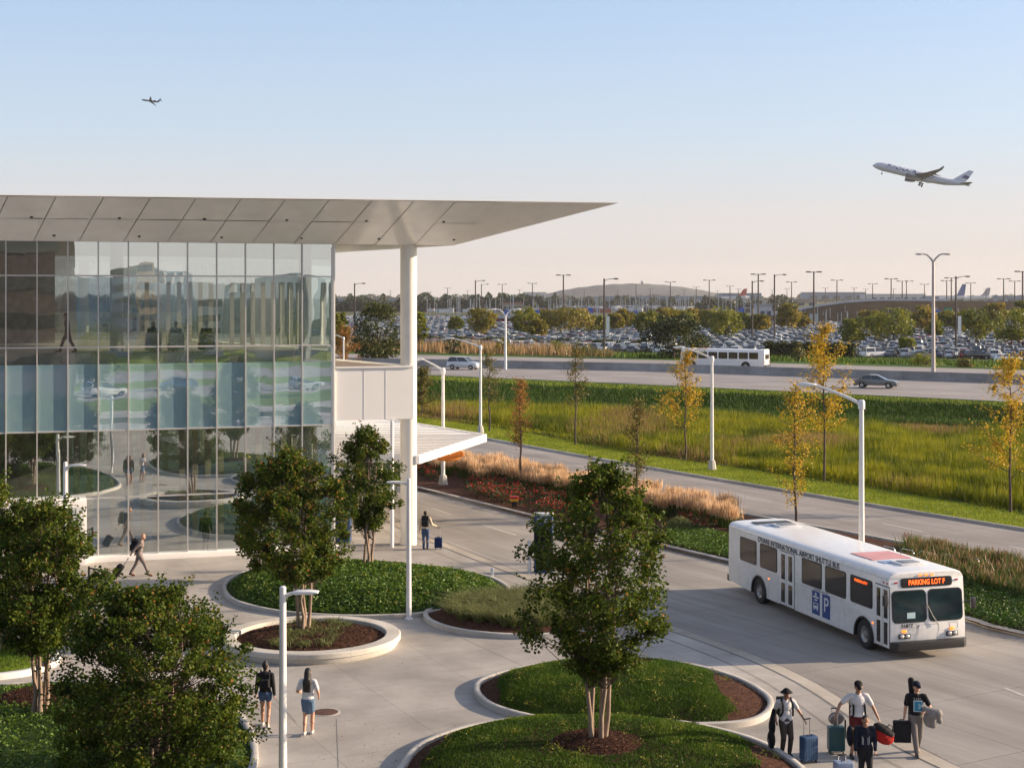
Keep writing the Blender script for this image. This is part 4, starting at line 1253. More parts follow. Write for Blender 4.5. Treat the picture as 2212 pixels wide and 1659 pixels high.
p = at(742, 800); p = Vector((xat(742, 190), 190, 1.0)); road_lamp(p, 5.6, arm_to(190, 742, 722), "small white road lamp between the glass corner and the column", .5, base=False)

def twin_lamp(loc, h, span, m, label, r=.14, curve=True, name="highway_lamp"):
    t = empty(name, loc, 0, label, "highway lamp", "tall twin armed highway lamps")
    mb = MB(); mb.tube([(0, 0, 0), (0, 0, h - .9)], [r * 1.3, r * .8], 12); mb.build("pole", m, t, smooth=40)
    for s in (-1, 1):
        mb = MB(); mb.tube([(0, 0, h - 1.0), (s * .2 * span, 0, h - .55), (s * .5 * span, 0, h - .1), (s * span * .8, 0, h), (s * span, 0, h)], [r * .7, r * .6, r * .5, r * .45, r * .4], 8)
        mb.build("arm", m, t, smooth=40)
        mb = MB(); mb.ell((s * (span + .2), 0, h - .02), (.5, .2, .12), 10, 6); mb.build("lamp_head", m, t, smooth=60)
    return t
Yb = at(1092, 800, HZ).y
twin_lamp(Vector((xat(1092, Yb), Yb, HZ)), ztop(668, Yb) - HZ, 1.5, white_metal, "white twin armed lamp on the highway barrier left of centre", .15)
Yb = at(2015, 822, HZ).y
twin_lamp(Vector((xat(2016, Yb), Yb, HZ)), ztop(549, Yb) - HZ, 1.5, mat("lamp_grey", (.42, .38, .36), .5, .3), "tall grey twin armed lamp on the barrier above the silver car", .2)

# parking lot lamps: twin flat heads on 20 m posts, single arm brown posts
def lot_lamp(x, ytop, hgt, arms, label, ybase=None, banner=False, r=.2):
    Y = (hgt - CAM_H) * FOC / (HY - ytop) if ybase is None else at(x, ybase).y
    h = ztop(ytop, Y)
    t = empty("lot_lamp", (xat(x, Y), Y, 0), 0, label, "lamp post", "lamp posts of the parking lot")
    k = Y / 600.0
    r *= 1.35; mb = MB(); mb.tube([(0, 0, 0), (0, 0, h)], [r * 1.2, r * .8], 8); mb.build("pole", bronze_metal, t)
    if arms == 2:
        sp = 9.0 / FOC * Y * 1.0
        sp = min(sp, 1.9)
        mb = MB(); mb.bar((-sp, 0, h - .2), (sp, 0, h - .2), .2, .2); mb.build("cross_arm", bronze_metal, t)
        for s in (-1, 1):
            mb = MB(); mb.box((s * (sp + .45), 0, h - .1), (1.6, .6, .40)); mb.build("lamp_head", bronze_metal, t)
    else:
        s = arms
        mb = MB(); mb.tube([(0, 0, h - .5), (s * .7, 0, h - .15), (s * 2.0, 0, h)], [.08, .07, .06], 6); mb.build("arm", bronze_metal, t)
        mb = MB(); mb.ell((s * 2.4, 0, h - .05), (.6, .25, .16), 10, 6); mb.build("lamp_head", bronze_metal, t)
    if banner:
        mb = MB()
        for s in ((-1, 1) if arms == 2 else (1,)): mb.box((s * (.9 if arms == 2 else .75), 0, banner), (1.15 if arms == 2 else .7, .08, 2.6 if arms == 2 else 4))
        mb.build("banner", mat_banner if arms == 2 else white_paint, t)
    return t
mat_banner = mat("banner_pale", (.42, .47, .44), .6, var=.05)
POS = ["far left beside the column", "left of centre", "near the middle", "right of centre", "near the tall grey lamp", "by the right edge"]
twins = [(1217, 594, 1), (1085, 614, 0), (1150, 612, 0), (967, 622, 0), (1374, 614, 1), (1448, 609, 0), (1504, 620, 0), (1532, 605, 0), (1577, 618, 0), (1638, 592, 0), (1710, 609, 0),
         (1758, 587, 1), (1808, 605, 1), (1845, 622, 0), (1885, 613, 0), (1925, 602, 0), (1949, 607, 0), (1997, 614, 0), (2045, 606, 0), (2055, 600, 1), (2097, 611, 0), (2168, 602, 0), (2192, 607, 0), (2209, 586, 0),
         (750, 634, 0), (843, 628, 0), (1122, 626, 0), (1262, 626, 0), (1334, 628, 0), (1405, 624, 0), (1478, 626, 0), (1595, 624, 0), (1668, 626, 0), (1700, 624, 0), (1783, 622, 0), (1870, 624, 0), (1930, 624, 0), (2130, 625, 0), (1240, 628, 0), (1550, 628, 0), (1010, 628, 0), (930, 630, 0)]
ORD = 'first second third fourth fifth sixth seventh eighth ninth tenth eleventh twelfth thirteenth fourteenth fifteenth sixteenth seventeenth eighteenth nineteenth twentieth twenty-first twenty-second twenty-third twenty-fourth twenty-fifth twenty-sixth'.split()
for i, (x, yt, bn) in enumerate(twins):
    size = "tall" if yt < 600 else ("middling" if yt < 616 else "distant small")
    if x < 905: where = "seen between the glass wall and the column"
    else:
        ref = [(967, "just right of the white column"), (1092, "near the white twin armed highway lamp"), (1217, "left of the green mound on the horizon"), (1334, "over the crest of the far hill"),
               (1455, "above the round dark tree"), (1560, "above the far shuttle bus"), (1700, "between the far bus and the silver car"), (1800, "above the silver car's lane"), (1900, "left of the tall grey highway lamp"), (2015, "close to the tall grey highway lamp"), (2130, "right of the tall grey highway lamp"), (2210, "at the right edge of the lot")]
        where = min(ref, key=lambda q: abs(q[0] - x))[1]
    if yt > 616:
        rank = sorted([q[0] for q in twins if q[1] > 616]).index(x); where = f"on the horizon, {ORD[rank]} from the left among the distant ones"
    lot_lamp(x, yt, 20.0, 2, (f"distant small dark lot lamp, {ORD[rank]} from the left among the small ones" if yt > 616 else f"larger dark twin headed lamp post of the parking lot, {ORD[sorted([q[0] for q in twins if q[1] <= 616]).index(x)]} from the left"), None, 4.4 if bn else False, .22 if yt < 616 else .3)
for x, yt, yb, s, bn, where in ((1027, 606, 724, 1, 0, "left of the white twin lamp"), (1305, 602, 764, 1, 1, "with a white banner, left of the dark round tree"), (1673, 593, 744, 1, 0, "rising right of the far bus"),
                         (766, 612, 735, 1, 1, "between the glass corner and the column"), (2065, 597, 762, 1, 1, "with a white banner, right of the tall grey lamp"), (1625, 607, 740, 1, 0, "just above the far bus"), (1958, 607, 700, 1, 0, "left of the tall grey lamp, slender"), (1040, 614, 705, 1, 0, "slender, right next to the one left of the twin lamp")):
    lot_lamp(x, yt, 17, s, f"brown single arm lamp post {where}", yb, 5.6 if bn else False, .15)

# small signs of the lot: blue letter boards on posts
sign_blue = mat("sign_blue", (.04, .11, .42), .5)
for i, (x, y, w) in enumerate(((1095, 676, .9), (1160, 676, .9), (1357, 678, .9), (1372, 678, .9), (1520, 678, 1.0), (1541, 680, 1.0), (1275, 671, .9), (2028, 676, 1.0), (1727, 679, 1.3), (1450, 676, .9), (1602, 671, .8))):
    Y = 560.0
    t = empty("letter_sign", (xat(x, Y), Y, 0), 0, f"blue letter sign on a post, {['leftmost of all', 'below the white twin lamp', 'left one of a close pair', 'right one of a close pair', 'above the round dark tree', 'left of the far bus roof', 'below the hill slope', 'right of the tall grey lamp', 'on the white building', 'near the pale banner', 'right above the far bus'][i]}", "sign", "blue letter signs of the parking lot")
    mb = MB(); mb.box((0, 0, ztop(y, Y)), (w * 2.2, .2, 2.0)); mb.build("board", sign_blue, t)
    mb = MB(); mb.tube([(0, 0, 0), (0, 0, ztop(y, Y) - 1)], .1, 6); mb.build("post", bronze_metal, t)

# ------------------------------------------------------------------ the shuttle bus
bus_white = mat("bus_white", (.80, .79, .77), .28, var=.02, scale=1.5, coat=.3, dirt=.12)
bus_glass = mat("bus_glass", (.030, .024, .019), .05, var=.8, scale=1.1, spec=.8, streak=(1, 1, 2.2))  # light through the far windows is put into the colour as brown mottling
bus_trim = mat("bus_trim", (.03, .03, .032), .4)
rim_m = mat("rim_metal", (.35, .34, .33), .35, .6, var=.2, scale=9)
amber = emis("amber_lamp", (1.0, .22, .02), 1.2)
redl = mat("red_lens", (.4, .02, .02), .3)
led = emis("led_orange", (1.0, .11, .012), 1.7)
head_m = mat("headlight_glass", (.65, .62, .58), .12, .3)
BL, BW = 12.2, 2.75
def bx(t_): return BL - t_ * 1.056          # distance behind the front corner, read off the photograph
def make_bus(label):
    t = empty("shuttle_bus", (0, 0, 0), 0, label, "bus", "white airport shuttle buses")
    wf, wr = bx(1.60), bx(9.0); rw = .50; ra = .62
    def arch(xc): return [(xc + ra * math.cos(R(a)), .42 + ra * 1.0 * math.sin(R(a))) for a in range(-8, 189, 14)]
    poly = [(BL - .02, .36), (BL, .9), (BL - .02, 1.25), (BL - .10, 2.56), (.03, 2.56), (0, 1.2), (.04, .42), (.5, .36)]
    side = [(BL - .02, .34), (BL, 1.0), (BL - .13, 2.56), (.04, 2.56), (0, 1.0), (.03, .45)]
    side += list(reversed(arch(wr))) + list(reversed(arch(wf)))
    mb = MB(); mb.sideprism(side, -BW / 2, BW / 2)
    hw = BW / 2                                   # roof cap with rounded shoulders
    prof = [(-hw, 2.562), (-hw + .015, 2.63), (-hw + .07, 2.70), (-hw + .17, 2.745), (-hw + .4, 2.775), (0, 2.80), (hw - .4, 2.775), (hw - .17, 2.745), (hw - .07, 2.70), (hw - .015, 2.63), (hw, 2.562)]
    n_ = len(prof); vs = []
    for x_, sc, dz in ((.04, 1, 0), (.05, 1, 0), (BL - .30, 1, 0), (BL - .19, .995, -.012), (BL - .132, .985, -.05)):
        for y_, z_ in prof: vs.append((x_, y_ * sc, 2.562 + (z_ - 2.562) * (1 + dz * 4) ))
    fs = [(i * n_ + k, i * n_ + k + 1, (i + 1) * n_ + k + 1, (i + 1) * n_ + k) for i in range(4) for k in range(n_ - 1)]
    fs += [tuple(range(n_)), tuple(4 * n_ + k for k in range(n_))]
    mb.add(vs, fs)
    mb.build("body", bus_white, t, bevel=.03, seg=2)
    mb = MB(); mb.box((BL / 2, 0, .72), (BL - 1.2, BW - .5, .5)); mb.box((BL / 2, 0, 1.3), (BL - .5, BW - .3, .3))
    mb.build("chassis", bus_trim, t)
    # windows: dark panes set a few millimetres proud
    def pane(nm, x0, x1, z0, z1, side_, mtl=bus_glass, parent=t, d=.012, bev=.035):
        mb = MB(); mb.box(((x0 + x1) / 2, side_ * (hw + d / 2 - .002), (z0 + z1) / 2), (abs(x1 - x0), d, z1 - z0))
        return mb.build(nm, mtl, parent, bevel=min(bev, d * .4))
    def rounded_pane(nm, x0, x1, z0, z1, side_, mtl, parent, d=.014, r=.09, frame=None):
        pts = []
        for cx_, cz_, a0 in ((x1 - r, z1 - r, 0), (x0 + r, z1 - r, 90), (x0 + r, z0 + r, 180), (x1 - r, z0 + r, 270)):
            for k in range(5): a = R(a0 + k * 22.5); pts.append((cx_ + r * math.cos(a), cz_ + r * math.sin(a)))
        mb = MB(); y0_ = side_ * (hw - .01); y1_ = side_ * (hw + d); mb.sideprism(pts, y0_, y1_)
        return mb.build(nm, mtl, parent)
    wins = [(10.55, 9.18), (8.90, 7.55), (5.72, 4.31), (4.09, 2.70), (2.44, 1.06)]
    for a, b in wins:
        f = rounded_pane("window", bx(a), bx(b), 1.42, 2.34, -1, bus_trim, t, .010, .10)
        rounded_pane("pane", bx(a) + .045, bx(b) - .045, 1.465, 2.295, -1, bus_glass, f, .018, .07)
    for k in range(7):
        x0 = .9 + k * 1.47
        f = rounded_pane("window", x0, x0 + 1.3, 1.42, 2.34, 1, bus_trim, t, .010, .10)
        rounded_pane("pane", x0 + .045, x0 + 1.255, 1.465, 2.295, 1, bus_glass, f, .018, .07)
    # doors
    for a, b in ((7.33, 6.24), (.88, .04)):
        x0, x1 = bx(a), bx(b); xm = (x0 + x1) / 2
        mb = MB(); mb.box((xm, -hw - .004, 1.34), (x1 - x0, .012, 2.0)); d_ = mb.build("door", mat_door, t)
        for xa_, xb_ in ((x0 + .02, xm - .015), (xm + .015, x1 - .02)):
            mb = MB(); w_ = xb_ - xa_; mb.box(((xa_ + xb_) / 2, -hw - .017, 1.34), (w_, .016, 1.94)); mb.build("door_leaf", bus_white, d_, bevel=.006)
            for z0, z1 in ((1.30, 2.22), (.46, 1.17)):
                mb = MB(); mb.box(((xa_ + xb_) / 2, -hw - .028, (z0 + z1) / 2), (w_ * .56, .01, z1 - z0)); mb.build("door_glass", bus_glass, d_, bevel=.004)
    # wheels
    for xw in (wf, wr):
        for s in (-1, 1):
            w_ = MB(); yc = s * (hw - .16)
            prof = [(.28, -.14), (.44, -.15), (rw - .02, -.12), (rw, -.06), (rw, .06), (rw - .02, .12), (.44, .15), (.28, .14)]
            vs = []; fs = []; nn_ = 28
            for r_, y_ in prof:
                for k in range(nn_): vs.append((xw + r_ * math.cos(2 * math.pi * k / nn_), yc + y_, rw + r_ * math.sin(2 * math.pi * k / nn_)))
            for i in range(len(prof) - 1):
                for k in range(nn_): fs.append((i * nn_ + k, i * nn_ + (k + 1) % nn_, (i + 1) * nn_ + (k + 1) % nn_, (i + 1) * nn_ + k))
            w_.add(vs, fs); wo = w_.build("wheel", black_rubber, t, smooth=40)
            rm = MB(); vs = []; fs = []
            for r_, y_ in ((.285, .12), (.27, .10), (.20, .05), (.12, .04), (.11, .11), (.04, .12)):
                for k in range(20): vs.append((xw + r_ * math.cos(2 * math.pi * k / 20), yc + s * y_, rw + r_ * math.sin(2 * math.pi * k / 20)))
            for i in range(5):
                for k in range(20): fs.append((i * 20 + k, i * 20 + (k + 1) % 20, (i + 1) * 20 + (k + 1) % 20, (i + 1) * 20 + k))
            fs.append(tuple(5 * 20 + k for k in range(20)))
            rm.add(vs, fs)
            for k in range(8):
                a = 2 * math.pi * k / 8; rm.box((xw + .16 * math.cos(a), yc + s * .07, rw + .16 * math.sin(a)), (.05, .03, .05))
            rm.build("rim", rim_m, wo, smooth=30)
            # dark inside of the wheel arch
            mb = MB(); pts = [(xw + (ra + .0) * math.cos(R(a)), .42 + ra * math.sin(R(a))) for a in range(-8, 189, 14)]
            ring = MB(); vs = []; fs = []
            for q_, rr in ((0, ra + .05), (1, ra - .012)):
                for a in range(-8, 189, 14): vs.append((xw + rr * math.cos(R(a)), s * (hw + .012), .42 + rr * math.sin(R(a))))
            m_ = len(vs) // 2
            for k in range(m_ - 1): fs.append((k, k + 1, m_ + k + 1, m_ + k))
            b0 = len(vs)
            for yy_ in (hw + .012, hw - .55):
                for a in range(-8, 189, 14): vs.append((xw + (ra - .012) * math.cos(R(a)), s * yy_, .42 + (ra - .012) * math.sin(R(a))))
            for k in range(m_ - 1): fs.append((b0 + k, b0 + k + 1, b0 + m_ + k + 1, b0 + m_ + k))
            ring.add(vs, fs); ring.build("arch_trim", bus_trim, t)
    # front: windscreen halves, sign box, bumper, lamps
    def xfront(z): return BL - .0 - .13 * max(0, (z - 1.0) / 1.56) if z > 1 else BL - .02 * (1 - z)
    def front_panel(nm, y0, y1, z0, z1, mtl, parent, d=.02, r=.12, m_=5):
        pts = []
        for cy_, cz_, a0 in ((y1 - r, z1 - r, 0), (y0 + r, z1 - r, 90), (y0 + r, z0 + r, 180), (y1 - r, z0 + r, 270)):
            for k in range(m_): a = R(a0 + k * 90 / (m_ - 1)); pts.append((cy_ + r * math.cos(a), cz_ + r * math.sin(a)))
        vs = [(xfront(z_) - .02, y_, z_) for y_, z_ in pts] + [(xfront(z_) + d, y_, z_) for y_, z_ in pts]; k_ = len(pts)
        fs = [tuple(reversed(range(k_))), tuple(range(k_, 2 * k_))] + [(i, (i + 1) % k_, k_ + (i + 1) % k_, k_ + i) for i in range(k_)]
        mb = MB(); mb.add(vs, fs); return mb.build(nm, mtl, parent)
    for y0_, y1_ in ((-hw + .07, -.03), (.03, hw - .07)):
        ws = front_panel("windscreen", y0_, y1_, 1.16, 2.20, bus_trim, t, .014, .16)
        front_panel("glass", y0_ + .03, y1_ - .03, 1.19, 2.17, bus_wind, ws, .022, .14)
    db = front_panel("destination_box", -.95, .95, 2.28, 2.585, bus_trim, t, .02, .09)
    front_panel("sign_glass", -.9, .9, 2.30, 2.565, dark_glass, db, .026, .08)
    text_mesh("sign_text", "PARKING LOT F", .235, led, db, facing(xfront(2.43) + .034, 0, 2.432, 1, 0.0), .002, 'CENTER', .80, .003)
    # bumper, cut round the corners
    bp = [(BL - .55, -hw - .04), (BL + .02, -hw - .04), (BL + .20, -hw + .16), (BL + .24, 0), (BL + .20, hw - .16), (BL + .02, hw + .04), (BL - .55, hw + .04), (BL - .55, hw - .02), (BL - .03, hw - .02), (BL - .03, -hw + .02), (BL - .55, -hw + .02)]
    mb = MB(); mb.prism(bp[1:6] + [(BL - .03, hw - .02), (BL - .03, -hw + .02)], .30, .58); mb.build("front_bumper", black_plastic, t, bevel=.02)
    mb = MB(); mb.box((-.08, 0, .52), (.2, BW - .04, .24)); mb.build("rear_bumper", black_plastic, t, bevel=.02)
    for s in (-1, 1):
        mb = MB(); mb.box((BL + .01, s * .88, .74), (.05, .42, .15)); h_ = mb.build("headlight", bus_trim, t, bevel=.01)
        for dy in (-.1, .1):
            mb = MB(); vs = MB(); mb.ell((BL + .03, s * .88 + dy, .74), (.03, .085, .065), 12, 6); mb.build("lens", head_m, h_, smooth=60)
        mb = MB(); mb.ell((BL + .01, s * .88, .90), (.03, .10, .05), 12, 6); mb.build("turn_signal", amber, t, smooth=60)
        mb = MB(); mb.box((xfront(2.45) + .01, s * 1.12, 2.45), (.03, .10, .05)); mb.build("marker_lamp", redl, t)
    for y_ in (-.22, 0, .22):
        mb = MB(); mb.box((BL - .13, y_, 2.66), (.06, .11, .05)); mb.build("marker_lamp", amber, t)
    for a in (.2, .4): 
        mb = MB(); mb.box((bx(a), -hw - .01, 2.43), (.08, .02, .045)); mb.build("marker_lamp", redl, t)
    for a in (1.05, 8.2):
        mb = MB(); mb.box((bx(a) - .9 * 0, -hw - .01, .98 if a < 2 else 1.10), (.07, .02, .05)); mb.build("marker_lamp", amber, t)
    # service flaps on the front
    for y0_, z0_, w_, hh_ in ((-.6, .95, .5, .34), (.95, 1.0, .3, .2), (0, .83, .8, .5)):
        mb = MB()
        for q in ((y0_ - w_ / 2, z0_, .006, hh_), (y0_ + w_ / 2, z0_, .006, hh_)): mb.box((BL + .001, q[0], q[1]), (.004, q[2], q[3]))
        for q in ((y0_, z0_ - hh_ / 2, w_, .006), (y0_, z0_ + hh_ / 2, w_, .006)): mb.box((BL + .001, q[0], q[1]), (.004, q[2], q[3]))
        mb.build("panel_line", mat_line, t)
    # side skirt panel lines
    mb = MB()
    for x_ in (bx(6.0), bx(5.0), bx(3.9), bx(2.8), bx(8.2), bx(10.6), bx(7.45)): mb.box((x_, -hw - .0005, .86), (.008, .003, .9)); mb.box((x_, hw + .0005, .86), (.008, .003, .9))
    mb.box((BL * .5 + .3, -hw - .0005, 1.33), (BL * .58, .003, .007)); mb.box((BL * .5, -hw - .0005, 2.555), (BL - .3, .004, .008))
    mb.build("side_seam", mat_line, t)
    # wipers and mirrors
    for y0_, y1_ in ((-.35, -.62), (.35, -.05)):
        mb = MB(); mb.tube([(BL + .05, y0_, 1.06), (BL + .03, (y0_ + y1_) / 2, 1.35), (xfront(1.75) + .05, y1_, 1.75)] if y0_ > 0 else [(BL + .05, y0_, 1.06), (BL + .05, y0_ - .12, .98), (BL + .05, y0_ - .25, 1.05)], .014, 6); mb.build("wiper", bus_trim, t)
    for s in (-1, 1):
        mb = MB(); mb.tube([(BL - .15, s * hw, 1.85 if s < 0 else 1.75), (BL + .05, s * (hw + .18), 1.9 if s < 0 else 1.75)], .02, 6)
        mo = mb.build("mirror_arm", bus_trim, t)
        mb = MB(); mb.box((BL + .08, s * (hw + .24), 1.95 if s < 0 else 1.7), (.10, .17, .36)); mb.build("mirror", bus_trim, mo, bevel=.03)
    # roof: hatches, pink and blue fleet marks, vents, aerial
    for x_ in (2.0, 10.75):
        mb = MB(); mb.box((x_, .15, 2.82), (.75, .95, .07)); ho = mb.build("roof_hatch", white_metal, t, bevel=.02)
        mb = MB(); mb.box((x_, .15, 2.866), (.5, .6, .03)); mb.build("hatch_lid", rim_m, ho, bevel=.01)
    mb = MB(); mb.box((1.0, 0, 2.806), (.5, 1.5, .03)); mb.build("roof_vent", bus_trim, t, bevel=.01)
    mb = MB(); mb.box((9.1, .1, 2.799), (1.5, 1.5, .012)); mb.build("roof_mark", mat("roof_pink", (.62, .30, .30), .6, var=.12, scale=2), t)
    mb = MB(); mb.box((10.3, -.35, 2.797), (.5, .5, .012)); mb.box((1.7, -.35, 2.797), (.5, .5, .012)); mb.build("roof_patch", mat("roof_blue", (.22, .32, .52), .6, var=.12), t)
    mb = MB(); mb.tube([(8.9, 1.0, 2.78), (8.85, 1.0, 3.0)], .02, 6); mb.build("aerial", bus_trim, t)
    # lettering along the door side
    text_mesh("side_lettering", "O'HARE INTERNATIONAL AIRPORT SHUTTLE BUS", .27, mat_letter, t, facing(bx(6.1), -hw - .005, 2.45, 0, -1), .003, 'CENTER', 1.04, .005)
    text_mesh("fleet_number", "51867", .17, mat_letter, t, facing(BL + .006, -.78, 1.06, 1, 0), .002, 'CENTER', 1.0, .005)
    # blue panels with the bus sign and the P
    for xc, ch in ((bx(4.72), 'BUS'), (bx(4.02), 'P')):
        mb = MB(); mb.box((xc, -hw - .003, .90), (.56, .006, .82)); b_ = mb.build("emblem_panel", mat_emblem, t)
        if ch == 'P': text_mesh("emblem_letter", "P", .72, sym_white, b_, facing(xc, -hw - .009, .93, 0, -1), .002)
        else:
            mb = MB(); y_ = -hw - .010
            mb.box((xc, y_, .80), (.34, .006, .20)); mb.box((xc - .11, y_, .665), (.06, .006, .05)); mb.box((xc + .11, y_, .665), (.06, .006, .05))
            mb.box((xc, y_, 1.16), (.10, .006, .18)); mb.box((xc, y_, 1.10), (.40, .006, .06)); mb.box((xc, y_, 1.0), (.18, .006, .05))
            mb.build("emblem_vehicle", sym_white, b_)
            mb = MB(); mb.box((xc, y_ - .005, .84), (.26, .004, .07)); mb.build("emblem_window", mat_emblem, b_)
    text_mesh("panel_caption", "PARKING SHUTTLE", .09, mat_letter, t, facing(bx(4.37), -hw - .004, 1.36, 0, -1), .001, 'CENTER', 1.3)
    mb = MB(); mb.box((xfront(1.36) + .024, -.62, 1.36), (.006, .30, .26)); mb.build("dash_notice", mat_notice, t)
    # side destination sign inside the front window
    text_mesh("side_sign", "PARKING LOT F", .13, led, t, facing(bx(1.75), -hw - .0215, 2.2, 0, -1), .001, 'CENTER', .9)
    # tail
    mb = MB(); mb.box((-.012, 0, 1.75), (.02, 1.9, .7)); mb.build("rear_window", bus_glass, t, bevel=.006)
    for s in (-1, 1):
        mb = MB(); mb.box((-.012, s * 1.1, 1.0), (.03, .14, .4)); mb.build("tail_light", redl, t)
    return t
mat_door = mat("door_gasket", (.09, .09, .09), .6)
mat_line = mat("panel_gap", (.38, .38, .38), .6)
mat_letter = mat("letter_dark", (.015, .018, .03), .6)
mat_emblem = mat("emblem_blue", (.018, .06, .24), .4)
mat_notice = mat("notice_paper", (.45, .62, .66), .6)
bus_wind = mat("windscreen_glass", (.012, .028, .034), .05, var=.5, scale=1.2, spec=.55)
bus1 = make_bus("large white shuttle bus with orange destination sign driving towards the plaza")
BYAW = math.atan2(-math.cos(R(17.0)), math.sin(R(17.0)))
fwd = Vector((math.sin(R(17.0)), -math.cos(R(17.0)), 0))
fc = at(1924, 1426); hwv = Vector((-fwd.y, fwd.x, 0)) * (BW / 2)       # front corner of the door side
bus1.location = fc + hwv - fwd * BL
bus1.rotation_euler = (0, 0, BYAW)
# far bus on the highway, seen from its left and rear
bus2 = copy_tree(bus1)
bus2['label'] = "white shuttle bus far off on the highway, seen from its rear and window side"
hd = (BAR[1] - BAR[2]).normalized(); hd.z = 0; hd.normalize()
f2 = hd
Y2 = 214.0
p2 = Vector((xat(1657, Y2), Y2, HZ + .02))
bus2.rotation_euler = (0, 0, math.atan2(f2.y, f2.x))
bus2.location = p2
# ------------------------------------------------------------------ cars
car_glass = mat("car_glass", (.03, .038, .045), .08, var=.1, spec=.8)
paints = {
    "white": mat("paint_white", (.82, .82, .81), .25, var=.02, coat=.6),
    "silver": mat("paint_silver", (.58, .60, .62), .28, .5, var=.03, coat=.6),
    "grey": mat("paint_grey", (.13, .14, .15), .28, .4, var=.03, coat=.6),
    "black": mat("paint_black", (.014, .014, .016), .2, var=.05, coat=.8),
    "blue": mat("paint_blue", (.04, .08, .19), .25, .3, var=.03, coat=.7),
    "red": mat("paint_red", (.30, .02, .02), .25, .1, var=.03, coat=.7),
    "beige": mat("paint_beige", (.34, .30, .24), .3, .4, var=.03, coat=.6),
}
CAR = {   # length, width, height, side outline of the body, outline of the glass house, wheel centres
    "sedan": (4.8, 1.82, 1.46, [(0, .45), (.05, .85), (.5, .98), (1.5, 1.0), (3.4, .98), (4.4, .84), (4.78, .66), (4.8, .35)], [(.55, .97), (1.15, 1.36), (1.7, 1.46), (2.6, 1.44), (3.55, .97)], (.95, 3.85)),
    "hatchback": (4.3, 1.80, 1.52, [(0, .45), (.03, .95), (.3, 1.02), (1.5, 1.03), (3.1, 1.0), (3.95, .86), (4.28, .66), (4.3, .35)], [(.12, 1.0), (.45, 1.42), (.9, 1.52), (2.3, 1.48), (3.25, .99)], (.8, 3.4)),
    "suv": (4.7, 1.9, 1.75, [(0, .5), (.02, 1.05), (.2, 1.12), (1.5, 1.13), (3.3, 1.1), (4.3, 1.0), (4.66, .8), (4.7, .4)], [(.1, 1.1), (.32, 1.62), (.7, 1.75), (2.6, 1.72), (3.5, 1.09)], (.9, 3.75)),
    "pickup": (5.7, 2.0, 1.88, [(0, .55), (.02, 1.12), (2.1, 1.14), (4.3, 1.14), (5.3, 1.06), (5.66, .9), (5.7, .45)], [(1.95, 1.12), (2.05, 1.80), (2.3, 1.88), (3.5, 1.86), (4.2, 1.12)], (1.15, 4.6)),
    "camper pickup": (5.7, 2.0, 1.92, [(0, .55), (.02, 1.12), (2.1, 1.14), (4.3, 1.14), (5.3, 1.06), (5.66, .9), (5.7, .45)], [(.06, 1.12), (.12, 1.88), (2.3, 1.92), (3.5, 1.88), (4.2, 1.12)], (1.15, 4.6)),
}
